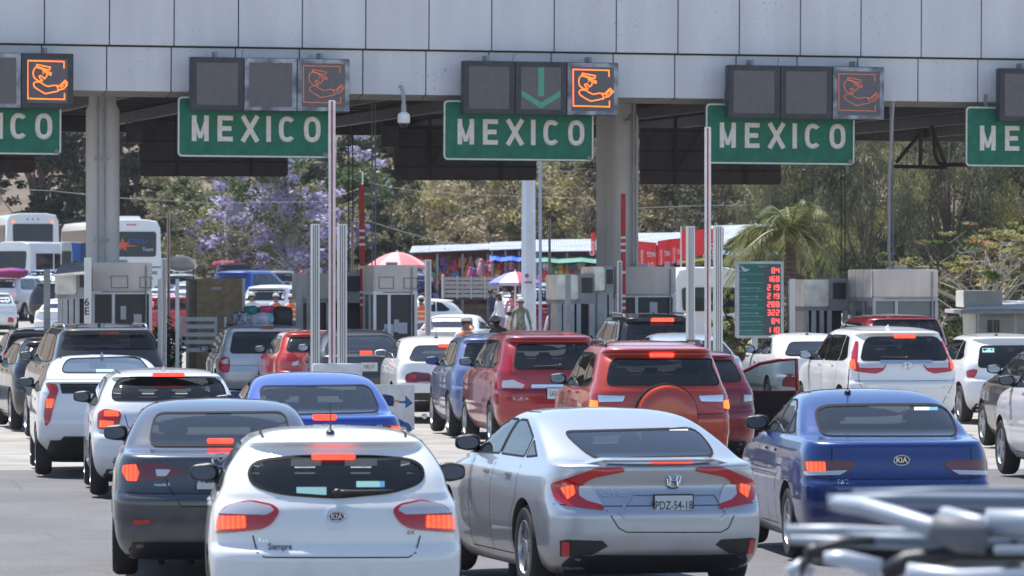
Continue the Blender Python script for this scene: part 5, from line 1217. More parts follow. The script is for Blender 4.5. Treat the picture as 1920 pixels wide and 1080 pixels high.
# luggage on the minivan roof
D = 103.3; zr = PZ(610, D)
s = empty('roof_rack', (PX(490, D), D, zr-.02), A, 'black roof rack on the silver minivan', 'roof rack'); m = MB()
for y in (-.3, .5, 1.2): m.tube([(-.62,y,.03),(.62,y,.03)], .018, 6)
for x in (-.6, .6): m.tube([(x,-.4,-.06),(x,-.4,.05),(x,1.4,.05),(x,1.4,-.06)], .016, 6)
m.build('frame', M_BLACK, s)
def bag(name, px, py, D, r, m_, label, cat, sq=.75, dy=0):
    bm = bmesh.new(); bmesh.ops.create_uvsphere(bm, u_segments=18, v_segments=12, radius=1); f = lambda t, p: math.copysign(abs(t)**p, t)
    for v in bm.verts:
        c = v.co.copy(); n_ = 1+.05*math.sin(c.x*7+px)+.05*math.sin(c.y*6+c.z*5); v.co = Vector((f(c.x,sq)*r[0]*n_, f(c.y,sq)*r[1]*n_, f(c.z,sq)*r[2]*n_))
    mm = MB(); bm.verts.index_update(); mm.add([v.co[:] for v in bm.verts], [[q.index for q in f_.verts] for f_ in bm.faces]); bm.free()
    o = mm.build(name, m_, smooth=True, loc=P(px, py, D)+Vector((0, dy, 0))); return tag(o, label, cat)
bag('bag', 458, 601, D, (.26,.28,.20), mat('speckled_bag', (.5,.5,.55), .8, col2=(.03,.04,.09), nscale=14), 'black and white speckled bag at the left end of the roof luggage', 'bag')
bag('bag', 490, 600, D, (.24,.28,.16), mat('pale_bag', (.55,.52,.6), .8, noise=.25, nscale=9), 'pale mauve bag in the middle of the roof luggage', 'bag')
bag('bag', 508, 598, D, (.12,.26,.15), mat('turquoise_bag', (.12,.42,.48), .8, col2=(.5,.6,.65), nscale=12), 'striped turquoise bag next to the black suitcase', 'bag')
bag('suitcase', 530, 595, D, (.19,.3,.22), M_BLACK, 'black suitcase at the right end of the roof luggage', 'suitcase', .45)
bag('bundle', 471, 583, D, (.17,.24,.11), mat('teal_bundle', (.02,.22,.2), .8, noise=.3), 'teal green bundle on top of the speckled bag', 'bundle')
bag('bundle', 502, 581, D, (.19,.22,.09), mat('pink_bundle', (.6,.07,.17), .8, noise=.2), 'bright pink rolled bundle on top of the pale bag', 'bundle')
# ---------------------------------------------------------------- blurred roof rack in the foreground
D = 12.6; M_RK = mat('rack_silver', (.36,.40,.46), .5, .3); M_RKB = mat('rack_blue_grey', (.16,.20,.26), .55, .3)
car('silver car just below the frame carrying the blurred roof rack', 2085, 830, 'hatch', 4.3, 1.76, 1.52, PSIL, near=False, yaw=0, wheels=.31)
s = empty('roof_rack', P(1760, 1080, D), 0, 'blurred silver roof rack with clamps in the lower right foreground', 'roof rack')
o_ = P(1760, 1080, D); T = lambda *pts: [P(x, y, D+d)-o_ for x, y, d in pts]
m = MB(); m.tube(T((1552,942,.5),(1700,938,.5),(1900,940,.5),(2200,946,.5)), .021, 10); m.tube(T((1600,926,.9),(1780,921,.9),(1890,921,.9),(2200,926,.9)), .012, 10); m.build('crossbar', M_RKB, s, smooth=True)
m = MB(); m.tube(T((1556,948,.2),(1570,944,.2),(1620,950,.1),(1680,968,0),(1745,990,-.1),(1790,1002,-.1)), [.010,.020,.023,.024,.026,.027], 12); m.tube(T((1850,982,-.1),(2200,990,-.1)), .036, 12); m.tube(T((1770,966,.1),(1835,982,0),(1870,990,0)), .022, 10); m.build('carrier_tube', M_RK, s, smooth=True)
m = MB(); m.tube(T((1745,990,-.12),(1800,1004,-.12),(1850,1012,-.12)), [.033,.042,.036], 12); m.build('rubber_sleeve', mat('sleeve_grey', (.13,.135,.15), .6), s, smooth=True)
m = MB(); m.tube(T((1474,996,.6),(1580,996,.6),(1700,1002,.6),(2200,1010,.6)), .017, 10); m.tube(T((1480,1012,.3),(1600,1016,.3),(2200,1030,.3)), .012, 10); m.build('lower_bar', M_RK, s, smooth=True)
m = MB(); m.tube(T((1590,1012,.2),(1720,1016,.2),(2200,1030,.2)), .020, 10); m.build('rail', M_RKB, s, smooth=True)
m = MB(); m.tube(T((1545,1046,-.2),(1580,1050,-.2),(1650,1068,-.2)), [.016,.024,.026], 10); m.build('wheel_cradle', mat('cradle_pale', (.50,.54,.60), .4, .2), s, smooth=True); m = MB(); m.tube(T((1700,1078,-.2),(1800,1090,-.2),(1960,1084,-.2)), .03, 10); m.build('wheel_cradle', MATS['cradle_pale'], s, smooth=True); m = MB(); m.tube(T((1480,1078,0),(1500,1062,0),(1520,1078,0)), .02, 8); m.build('wheel_cradle', MATS['cradle_pale'], s, smooth=True)
m = MB(); m.tube(T((1500,1100,-.1),(1505,1060,-.1),(1530,1030,-.1),(1580,1016,-.1),(1640,1014,-.1)), .012, 8); m.tube(T((1655,1110,-.1),(1665,1075,-.1),(1700,1052,-.1),(1790,1040,-.1),(1920,1040,-.1),(2100,1046,-.1)), [.02,.028,.026,.022,.02,.018], 8); m.ell(T((1530,1036,-.1))[0], (.03,.02,.022)); m.build('strap', M_BLACK, s, smooth=True)
m = MB(); m.bbox(*(T((1866,1022,-.2))[0].x, T((2050,1022,-.2))[0].x, -.2, -.15, T((1866,1040,-.2))[0].z, T((1866,1026,-.2))[0].z), .004); m.build('clamp_plate', M_RK, s)
m = MB(); [m.tube(T((x,1005,.2),(x,1170,.2)), .02, 8) for x in (1900, 2150)]; m.build('foot', M_BLACK, s)
# ================================================================ beyond the canopy: vehicles, market, people
G2 = 'vehicles stopped beyond the canopy'
def far(label, px, D, typ, L, W, H, pt, yabs, **k): return car(label, px, F/D, typ, L, W, H, pt, near=False, yabs=yabs, group=G2, **k)
far('white hatchback cropped by the left edge beyond the canopy', -12, 182, 'hatch', 4.1, 1.75, 1.5, PW, 8, lights=[([(-50,605),(-50,596),(-40,594),(-38,604)], M_REDL, 'tail_light', True)])
far('white double-cab pickup with purple luggage on its roof, far left', -8, 200, 'suv', 5.2, 1.85, 1.75, PW, -14, lights=[([(-44,556),(-44,545),(-38,545),(-38,556)], M_LIT, 'tail_light', True)])
far('dark pickup partly behind the brownish grey post at the left', 92, 196, 'suv', 5.0, 1.9, 1.6, PBK, -12)
far('small white sedan with red tail light between the posts at the left', 106, 172, 'sedan', 4.3, 1.7, 1.42, PW, -5, lights=[([(74,585),(74,572),(82,572),(82,585)], M_REDL, 'tail_light', True)])
far('blue hatchback roof showing behind the white pickup, far left', 70, 222, 'hatch', 4.2, 1.8, 1.6, PVIO, -20)
far('coral red car beside the plywood-boarded booth', 322, 165, 'suv', 4.3, 1.75, 1.62, PCOR, 10)
def hatch_up(root, b, q):
    m = MB(); m.ell((0,0,0), (.72,.06,.55), M=Matrix.Translation((0,-.15,1.95)) @ Matrix.Rotation(R(52), 4, 'X') @ Matrix.Rotation(R(12), 4, 'Y')); m.build('raised_tailgate', PSIL, root, smooth=True)
    m = MB(); [m.tube([(x,.3,1.35),(x,-.2,1.85)], .02, 6) for x in (-.55,.55)]; m.build('gas_strut', M_BLACK, root)
far('silver car with its tailgate raised, beyond the boarded booth', 338, 214, 'suv', 4.4, 1.8, 1.55, PSIL, 5, extra=hatch_up)
far('bright blue pickup cab behind the plywood-boarded booth', 425, 204, 'suv', 4.8, 1.95, 1.88, PBLU2, -24)
far('dark SUV with a pink bundle on its roof behind the blue pickup', 440, 228, 'suv', 4.6, 1.9, 1.78, PBK, 5)
far('silver-grey car between the blue pickup and the dark-haired man', 522, 216, 'suv', 4.5, 1.85, 1.66, PSIL, 4)
far('white SUV behind the workers in orange vests', 492, 174, 'suv', 4.6, 1.85, 1.86, PW, -14)
far('white hatchback standing side-on behind the white sedan', 868, 170, 'hatch', 3.5, 1.62, 1.45, PW, 108)
far('white sedan with dark tail lights just beyond the central booth', 832, 136, 'sedan', 4.5, 1.78, 1.46, PW, -9, lights=[([(784,622),(784,612),(812,608),(812,618)], M_REDD, 'tail_light', True), ([(792,617),(792,611),(802,610),(802,616)], M_AMBL, 'indicator', True, .02)])
far('white car under the red and blue umbrella', 968, 178, 'hatch', 4.0, 1.7, 1.5, PW, -10)
far('teal-windowed white van right of the white lamp mast', 1040, 178, 'van', 4.6, 1.8, 1.9, PPALE, 10)
far('dark blue truck cab left of the grey stake-bed trailer', 812, 184, 'van', 4.2, 1.95, 2.15, PVIO, 60)
far('dark grey car roof between the slim post and the plywood box', 372, 186, 'sedan', 4.4, 1.75, 1.45, PGR, -10)
far('white hatchback behind the coral red car, left of the plywood box', 300, 188, 'hatch', 4.1, 1.7, 1.5, PW, 6)
far('silver sedan right of the coral red car beyond the booths', 350, 204, 'sedan', 4.4, 1.75, 1.45, PSIL, -6)
far('white pickup behind the dark-haired man, left of the guide posts', 575, 190, 'suv', 4.8, 1.85, 1.8, PW, -16)
far('blue sedan roof between the guide posts and the red banded gate', 640, 182, 'sedan', 4.4, 1.75, 1.5, PBLU2, 8)
far('grey hatchback beyond the aluminium post, left of the trailer', 800, 196, 'hatch', 4.2, 1.75, 1.55, PSIL, 12)
far('red hatchback right of the white mast beyond the dark post', 1042, 158, 'hatch', 4.1, 1.7, 1.5, PRED, 12)
far('white sedan beside the coaches at the far left', 52, 212, 'sedan', 4.4, 1.75, 1.5, PW, -18)
def boxvan(label, cat, px, D, yabs, L, W, H, rear_win, side_win, pt=PW, clear=.35, r=.16, extra=None, name=None):
    z0 = gz(D); s = empty(name or cat, (PX(px, D), D, z0), R(yabs), label, cat, G2); h = W/2
    sec = [(-h, clear), (h, clear), (h, H*.55), (h*.97, H-.35), (h*.86, H-.08), (h*.5, H), (-h*.5, H), (-h*.86, H-.08), (-h*.97, H-.35), (-h, H*.55)]
    ys = [(0.0, .965, -.03), (.06, .985, -.01), (.25, 1, 0), (L-.5, 1, 0), (L-.15, .97, -.03), (L, .9, -.12)]
    v = []; n = len(sec)
    for y, k, dz in ys: v += [(x*k, y+(.16*((z-clear)/H)**3 if y < .1 else -.5*((z-clear)/H)**2 if y > L-.2 else 0), z if z < H*.9 else z+dz) for x, z in sec]
    f = [(i*n+j, i*n+(j+1)%n, (i+1)*n+(j+1)%n, (i+1)*n+j) for i in range(len(ys)-1) for j in range(n)]+[tuple(range(n-1, -1, -1)), tuple((len(ys)-1)*n+j for j in range(n))]
    MB().add(v, f).build('body', pt, s, smooth='auto')
    yr = lambda z: .16*((z-clear)/H)**3-.012
    if rear_win:
        x0, x1, z0_, z1_ = rear_win; pl = rnd([(x0, z0_), (x1, z0_), (x1+.02, z1_), (x0-.02, z1_)], .12)
        m = MB(); m.add([(x, yr(z), z) for x, z in pl]+[(x, yr(z)+.06, z) for x, z in pl], [tuple(range(len(pl)))]+[((i+1)%len(pl), i, len(pl)+i, len(pl)+(i+1)%len(pl)) for i in range(len(pl))]); m.build('rear_window', M_GLOP, s)
    for a, b_, c, d in side_win:
        for k in (-1, 1): MB().box(min(k*h*.99, k*(h+.012)), max(k*h*.99, k*(h+.012)), a, b_, c, d).build('side_window', M_GLOP, s)
    for y in (L*.23, L*.8):
        for k in (-1, 1): wheel(s, k*(h-.16), y, .40 if H < 3 else .5, k, False, .26)
    for k in (-1, 1): MB().bbox(k*h*.82-.09, k*h*.82+.09, -.02, .04, clear+.35, clear+.75, .02).build('tail_light', M_REDL, s)
    MB().box(-h*.9, h*.9, -.02, .05, clear+.02, clear+.22).build('bumper', M_DARK, s)
    if extra: extra(s, yr, h, H)
    return s
def bus1(s, yr, h, H):
    m = MB(); [m.ell((x, yr(H-.28)-.0, H-.28), (.035,.02,.045)) for x in (-.25, 0, .25)]; m.build('clearance_lamp', M_BLACK, s)
    m = MB(); [m.ell((x, yr(H-.4), H-.40), (.07,.03,.07)) for x in (-h*.72, h*.72)]; m.build('marker_lamp', M_AMBL, s)
    MB().bbox(-h*.7, h*.7, -.0, .1, H*.50, H*.52, .01).build('trim_line', M_STEEL, s)
boxvan('white coach seen from behind at the far left, plain dark rear window', 'coach', 62, 242, 12, 12, 2.55, 3.85, (-.93,.93,2.35,3.35), [(.6,11,2.2,3.3)], extra=bus1, pt=PPEARL)
def bus2(s, yr, h, H):
    pt = []; m = MB()
    for i in range(10): a = R(90+36*i); r = .33 if i % 2 == 0 else .13; pt.append((-.36+r*math.cos(a), yr(2.8)-.03, 2.78+r*math.sin(a)))
    m.add(pt+[(-.36, yr(2.8)-.03, 2.78)], [(i, (i+1)%10, 10) for i in range(10)]); m.add([(-.3, yr(2.8)-.028, 2.8), (.35, yr(2.8)-.028, 2.74), (-.3, yr(2.8)-.028, 2.70)], [(0,1,2)]); m.build('star_emblem', mat('star_orange', (.65,.12,.05), .5), s)
    t = MB(); v, f = text_geo('ESTRELLA', .26, .02, .75); t.add([(x+.28, yr(2.9)-.03, z+2.93) for x, _, z in v], f); t.build('lettering', mat('bus_blue', (.05,.10,.32), .5), s)
    t = MB(); v, f = text_geo('Tours', .2, .01, .9); t.add([(x+.68, yr(2.6)-.03, z+2.60) for x, _, z in v], f); t.build('lettering', M_PLATE, s)
    t = MB()
    for tx, x, z, q in (('ZITLALTEPEC', -.62, 1.62, .2), ('SANTAFE', -.62, 1.38, .2), ('CIUDAD JUAREZ', .62, 1.64, .17), ('ORIZABA', .66, 1.42, .15)): v, f = text_geo(tx, q, .02, .72); t.add([(a+x, -.03, c+z) for a, _, c in v], f)
    t.ell((0, -.02, 1.52), (.07,.01,.07)); t.build('route_lettering', mat('bus_navy', (.02,.03,.12), .5), s)
    MB().box(-h*.95, h*.95, -.014, .02, 1.86, 1.9).build('panel_line', M_DARK, s)
    m = MB(); [m.ell((x, yr(H-.2), H-.22), (.06,.02,.03)) for x in (-.12, .02, .16)]; m.build('clearance_lamp', M_REDL, s)
    MB().bbox(-.8, .8, 2.5, 5.5, H-.02, H+.16, .06).build('roof_unit', PW, s)
boxvan('white coach with an orange star on its dark rear window, behind the left column', 'coach', 246, 210, 13, 12, 2.55, 3.82, (-1.02,1.02,2.3,3.32), [(.5,11,1.9,3.42)], extra=bus2)
boxvan('white passenger van with dark windows in front of the coaches, far left', 'passenger van', 20, 226, -26, 6.6, 2.0, 2.72, (-.75,.75,1.5,2.3), [(.5,1.9,1.4,2.2),(2.05,4.9,1.4,2.2),(5.0,5.7,1.4,2.0)])
boxvan('white truck cab and body behind the tariff board and guide posts', 'truck', 1330, 152, 10, 5.5, 2.1, 2.6, (-.8,.8,1.3,2.0), [(3.8,4.8,1.3,2.0)])
# grey stake-bed trailer
D = 180.; k = D/F; s = empty('stake_bed_trailer', (PX(882, D), D, gz(D)), 0, 'grey wooden stake-bed trailer in front of the market stalls', 'trailer', G2); z = lambda y: PZ(y, D)-gz(D)
m = MB()
for x in (-52, -26, 0, 26, 50): m.box(x*k, (x+3)*k, -.03, .0, z(560), z(517))
m.build('stake', M_GALV, s); M_WD = mat('grey_wood', (.36,.35,.34), .8, noise=.2)
for y in (520, 528, 536, 544, 552): MB().box(-52*k, 53*k, .001, .04, z(y+5.5), z(y-.5)).build('plank', M_WD, s)
MB().box(-52*k, 53*k, .05, 2.2, z(562), z(556)).build('bed', M_DARK, s); MB().box(-54*k,-50*k, -.02, 2.2, z(560), z(514)).box(51*k,53.5*k,.05,2.2,z(560),z(517)).build('end_board', M_WHITE, s)
for x in (-.6, .6): wheel(s, x*1.2, .4, .42, -1, False)
bag('luggage_bundle', 14, 512, 199, (.62,.45,.20), mat('purple_cloth', (.22,.04,.28), .8, col2=(.35,.03,.05), nscale=4), 'purple and red bundle on the roof of the white pickup', 'luggage', .7, 1.5)
bag('luggage_bundle', 425, 496, 229, (.7,.4,.2), mat('pink_cloth', (.40,.05,.12), .8, noise=.3, nscale=5), 'flat pink bundle on the roof of the dark SUV', 'luggage', .7, 1.)
D = 215; o = MB().prism([(-.10,-.35),(.26,-.45),(.18,.35),(-.18,.38)], 0, .04).build('flag', mat('blue_flag', (.02,.13,.42), .7), loc=P(142, 472, D)); tag(o, 'small bright blue banner between the coach and the column', 'banner')
MB().tube([(-.16,.06,-3.6),(-.16,.06,.45)], .025, 6).build('flagpole', M_GALV, o)
# ---------------------------------------------------------------- lamp mast, thin pole, wires
D = 150; s = empty('lamp_mast', (PX(991, D), D, gz(D)), 0, 'thick white steel mast beside the market stalls', 'mast'); k = D/F
m = MB(); zt = PZ(300, D)-gz(D)
m.lathe([(15*k, 0), (12.5*k, zt)], 6, M=Matrix.Rotation(R(12), 4, 'Z')); m.build('pole', mat('mast_white', (.66,.70,.78), .5, noise=.08, nscale=2), s)
MB().bbox(-.34,.34,-.34,.34,0,.5,.03).build('base', M_ISL, s); t = MB(); t.ell((-.05,-.24,PZ(517,D)-gz(D)), (.06,.01,.06)); t.box(-.12,.1,-.245,-.235,PZ(531,D)-gz(D),PZ(528,D)-gz(D)); t.build('graffiti', mat('graffiti', (.35,.1,.12), .6), s)
o = MB().tube([(0,0,0),(0,0,PZ(300,155)-gz(155))], .045, 8).build('service_pole', mat('pole_blue', (.3,.38,.5), .5), loc=(PX(1013,155),155,gz(155))); tag(o, 'thin bluish pole just right of the white mast', 'pole')
def wire(pts, D, lb, r=.013):
    q = [P(x, y, D) for x, y in pts]; o = MB().tube(q, r, 5).build('overhead_wire', mat('wire_grey', (.30,.30,.30), .6)); tag(o, lb, 'wire', 'overhead wires in front of the hillside')
wire([(-60,350),(100,358),(225,371),(400,381),(600,378),(680,352)], 220, 'overhead wire sagging across the left trees to the red banded arm')
wire([(690,342),(740,352),(800,360),(900,366),(1115,372)], 225, 'upper overhead wire over the pale bushes in the middle')
wire([(660,415),(690,414),(740,430),(820,452),(900,464),(1000,470)], 215, 'lower overhead wire dropping towards the market roofs', .016)
wire([(1196,390),(1300,386),(1420,384)], 215, 'short overhead wire between the round column and the palm')
o = MB().tube([P(680,322,222), P(680,360,222)], .03, 5).build('wire_post', M_WHITE); tag(o, 'small pale insulator post above the red banded arm', 'post')
# ---------------------------------------------------------------- market stalls
M_CORR = mat('corrugated_roof', (.47,.50,.55), .45, .3, noise=.2, nscale=1.5); M_STD = mat('stall_back_cloth', (.05,.035,.035), .9, col2=(.16,.06,.06), nscale=2.5)
def stall(x0, x1, yt0, yt1, ye0, ye1, D, label, awning=None, depth=4.5):
    """corrugated roof from front edge (ye) rising to the ridge (yt)"""
    g_ = gz(D); s = empty('market_stall', (PX((x0+x1)/2, D), D, g_), 0, label, 'market stall', 'market stalls beyond the canopy'); k = D/F; xc = (x0+x1)/2
    X = lambda x: (x-xc)*k; Z = lambda y, d=0: CZ+(HOR-y)/F*(D+d)-g_
    m = MB(); n_ = int((x1-x0)/2.0); v = []
    for i in range(n_+1):
        t = i/n_; x = X(x0+(x1-x0)*t); b_ = .025 if i % 2 else 0
        v += [(x, 0, Z(ye0+(ye1-ye0)*t)+b_), (x, depth, Z(yt0+(yt1-yt0)*t, depth)+b_), (x, 0, Z(ye0+(ye1-ye0)*t)+b_-.02), (x, depth, Z(yt0+(yt1-yt0)*t, depth)+b_-.02)]
    m.add(v, [(4*i, 4*i+4, 4*i+5, 4*i+1) for i in range(n_)]+[(4*i+2, 4*i+3, 4*i+7, 4*i+6) for i in range(n_)]+[(4*i, 4*i+2, 4*i+6, 4*i+4) for i in range(n_)]); m.build('roof', M_CORR, s)
    MB().box(X(x0), X(x1), depth-.1, depth, 0, Z(max(yt0,yt1)+1, depth)-.05).build('back_wall', M_STD, s)
    for x in np.linspace(X(x0)+.05, X(x1)-.1, 4): MB().box(x, x+.07, .1, .17, 0, Z(max(ye0,ye1)+2)).build('post', M_STEEL, s)
    MB().bbox(X(x0)+.1, X(x1)-.1, .3, 1.1, .0, .85, .02).build('counter', mat('counter_wood', (.2,.13,.08), .8, noise=.3), s)
    if awning:
        ya, m_ = awning; m = MB(); nn = 8; vv = []
        for i in range(nn+1):
            x = X(x0)+(X(x1)-X(x0))*i/nn; z = Z(ya)+.03*math.sin(i*2.1); vv += [(x, -.9, z-.08), (x, .2, z+.12)]
        m.add(vv, [(2*i, 2*i+2, 2*i+3, 2*i+1) for i in range(nn)]); m.build('awning', m_, s)
    return s
stall(768, 918, 462, 457, 474, 468, 190, 'long low stall under corrugated roofing, left part of the market')
stall(918, 1002, 455, 452, 469, 466, 187, 'stall with a bright blue awning beside the white mast', (485, mat('blue_tarp', (.02,.12,.6), .6)))
stall(1002, 1180, 450, 448, 472, 470, 184, 'stall with a green tarp, between the white mast and the right columns', (488, mat('green_tarp', (.10,.28,.22), .6)))
stall(1182, 1300, 438, 436, 462, 458, 188, 'stall with corrugated roof behind the red banners')
stall(1335, 1480, 424, 420, 468, 452, 180, 'stall with large pale blue roof left of the palm', (474, mat('blue_grey_tarp', (.12,.22,.36), .6)))
tc_ = [(.6,.05,.07),(.6,.28,.08),(.1,.22,.42),(.6,.1,.27),(.65,.55,.15),(.12,.32,.16),(.75,.7,.66),(.25,.08,.3),(.25,.15,.11),(.7,.3,.36)]
rt = random.Random(5)
toy_m = [mat('toy_%d' % i, c, .7) for i, c in enumerate(tc_)]
def toy(kind, c1, c2):
    s = empty('hanging_toy', (0,0,0)); s['category'] = 'toy'
    m = MB()
    if kind == 0: m.ell((0,0,-.25), (.10,.08,.14)); m.ell((0,0,-.08), (.075,.07,.075)); m.ell((-.1,0,-.22), (.035,.03,.09)); m.ell((.1,0,-.22), (.035,.03,.09)); m.ell((-.05,0,-.42), (.04,.035,.09)); m.ell((.05,0,-.42), (.04,.035,.09)); m.ell((-.06,0,-.02), (.03,.02,.03)); m.ell((.06,0,-.02), (.03,.02,.03))
    elif kind == 1: m.lathe([(.02,-.02),(.09,-.1),(.13,-.3),(.16,-.42),(.02,-.44)][::-1], 10); m.ell((0,0,-.02), (.06,.06,.07))
    else: m.ell((0,0,-.15), (.15,.04,.15)); m.ell((0,0,-.38), (.09,.04,.10))
    m.build('toy_body', c1, s, smooth=True); MB().box(-.06,.06,-.10,-.085,-.30,-.2).build('toy_detail', c2, s); MB().tube([(0,0,0),(0,0,.25)], .006, 4).build('string', M_BLACK, s); return s
def toys(x0, x1, y, D, n_, lb):
    for i in range(n_):
        t = protos[rt.randrange(len(protos))]; c = copy_tree(t); c.location = P(x0+(x1-x0)*(i+.5)/n_+rt.uniform(-1.5,1.5), y+rt.uniform(-3,7), D+2.2+rt.uniform(-.3,.8)); s_ = rt.uniform(.75,1.3); c.scale = (s_,)*3; c.rotation_euler = (0,0,rt.uniform(-.6,.6)); tag(c, lb, 'toy', lb)
protos = [toy(rt.randrange(3), toy_m[i % 10], toy_m[(i*3+1) % 10]) for i in range(12)]
toys(782, 916, 482, 188.5, 22, 'colourful toy in the top row of the left market stall')
toys(782, 916, 506, 188.5, 22, 'colourful toy in the lowest row of the left market stall')
toys(782, 916, 494, 188.5, 22, 'small colourful toy hanging in the left part of the market')
toys(900, 976, 490, 186.2, 12, 'toy hanging directly under the blue awning')
toys(880, 976, 504, 186.2, 16, 'bright toy hanging low beside the blue awning')
toys(1010, 1112, 494, 182, 18, 'red or pink toy hanging under the green tarp')
toys(1010, 1112, 506, 181.5, 12, 'pale toy in the lower row under the green tarp')
for o in protos:
    for c in [x for x in bpy.data.objects if x.parent == o]: bpy.data.objects.remove(c)
    bpy.data.objects.remove(o)
def umbrella(px, yt, ye, wpx, D, cols, label):
    k = D/F; r = wpx/2*k; g_ = gz(D); s = empty('parasol', (PX(px, D), D, g_), 0, label, 'parasol'); zt = PZ(yt, D)-g_; ze = PZ(ye, D)-g_; n = 8
    for i in range(n):
        m = MB(); v = []
        for j in range(6):
            t = j/5
            for q in range(4):
                a = R(45*i+15*q+8); sag = 1-.035*math.sin(math.pi*q/3)*t*1.3; v.append((r*t*math.cos(a)*sag, r*t*math.sin(a)*sag, zt+(ze-zt)*(t**1.7)))
        m.add(v, [(j*4+q, j*4+q+1, j*4+q+5, j*4+q+4) for j in range(5) for q in range(3)])
        vv = [(r*math.cos(R(45*i+15*q+8)), r*math.sin(R(45*i+15*q+8)), ze) for q in range(4)]; m.add(vv+[(x, y, z-.09) for x, y, z in vv], [(q, q+1, q+5, q+4) for q in range(3)])
        m.build('canopy_panel', cols[i % len(cols)], s, smooth=True)
    MB().tube([(0,0,0),(0,0,zt+.06)], .025, 8).build('pole', M_WHITE, s)
    return s
M_PK1 = mat('faded_pink', (.72,.22,.24), .7); M_PK2 = mat('pale_pink', (.75,.38,.38), .7)
umbrella(745, 472, 497, 112, 172, (M_PK1, M_PK2), 'faded pink parasol behind the central left booth')
umbrella(966, 509, 530, 100, 158, (mat('umb_red', (.6,.06,.09), .6), mat('umb_blue', (.20,.20,.55), .6), mat('umb_white', (.55,.5,.66), .6)), 'red, lilac and blue umbrella left of the white mast')
# red banners
M_BAN = mat('banner_red', (.80,.045,.05), .7, noise=.08, nscale=2); M_BANW = mat('banner_white', (.75,.70,.70), .7)
def banner(x0, x1, y0, y1, y2, y3, D, lb, words, big=False):
    k = D/F; xc = (x0+x1)/2; s = empty('drink_banner', (PX(xc, D), D, 0), 0, lb, 'banner', 'red advertising banners on the market'); n = 10; v = []
    for i in range(n+1):
        t = i/n; x = (x0+(x1-x0)*t-xc)*k; w_ = .05*math.sin(t*5+x0); zt = PZ(y0+(y1-y0)*t, D); zb = PZ(y2+(y3-y2)*t, D); v += [(x, w_, zt), (x, w_*1.5, zb), (x, w_+.01, zt), (x, w_*1.5+.01, zb)]
    m = MB(); m.add(v, [(4*i, 4*i+1, 4*i+5, 4*i+4) for i in range(n)]+[(4*i+2, 4*i+6, 4*i+7, 4*i+3) for i in range(n)]+[(4*i, 4*i+4, 4*i+6, 4*i+2) for i in range(n)]+[(4*i+1, 4*i+3, 4*i+7, 4*i+5) for i in range(n)]); m.build('cloth', M_BAN, s)
    t = MB(); W_ = (x1-x0)*k; zc = PZ((y0+y2)/2, D)-.05; vv, f = text_geo(words[0], .36 if not big else .5, .02, .9); h_ = (y2-y0)*k
    hh = max(p[0] for p in vv); sc = h_*.36/hh*.9; off = -W_*.25
    t.add([(-z*sc*.9+off, -.09, x*sc+zc-.1) for x, _, z in vv], f)
    for j, wd in enumerate(words[1:]): v2, f2 = text_geo(wd, .22, .02, .75); ww = max(p[0] for p in v2); q = min(1, W_*.22/ww); t.add([(x*q+W_*.22, -.09, z*1.1+zc+.02-.36*j) for x, _, z in v2], f2)
    t.build('lettering', M_BANW, s)
    return s
banner(1194, 1231, 452, 455, 500, 500, 178, 'leftmost of the small red banners, beside the round column', ('Coca-Cola', 'TOMA', 'LO'))
banner(1233, 1258, 452, 448, 497, 494, 178.5, 'middle small red banner on the market', ('Coca-Cola', 'TOMA', 'SABOR'))
banner(1258, 1280, 448, 446, 494, 491, 179, 'right-hand small red banner touching the large one', ('Coca-Cola', 'TOMA', 'SABOR'))
b_ = banner(1278, 1357, 433, 427, 488, 466, 172, 'largest red banner behind the aluminium guide posts', ('Coca-Cola', 'TACOS', 'DE TODO'), True)
k = 172/F; MB().add([(-39*k, -.07, PZ(494,172)), (14*k, -.07, PZ(487,172)), (14*k, -.07, PZ(482,172)), (-39*k, -.07, PZ(489,172))], [(0,1,2,3)]).build('yellow_hem', mat('banner_yellow', (.75,.55,.08), .7), b_)
banner(1108, 1117, 436, 436, 479, 479, 178, 'sliver of red banner left of the narrow ribbed column', ('Coca',))
for x, y in ((1196, 500), (1277, 432)):
    o = MB().tube([(0,0,0),(0,0,PZ(y-8,177)-gz(177))], .03, 6).build('banner_pole', M_WHITE, loc=(PX(x,177),177,gz(177))); tag(o, 'thin white pole holding the red banners, '+('left one' if x < 1200 else 'by the largest banner'), 'pole')
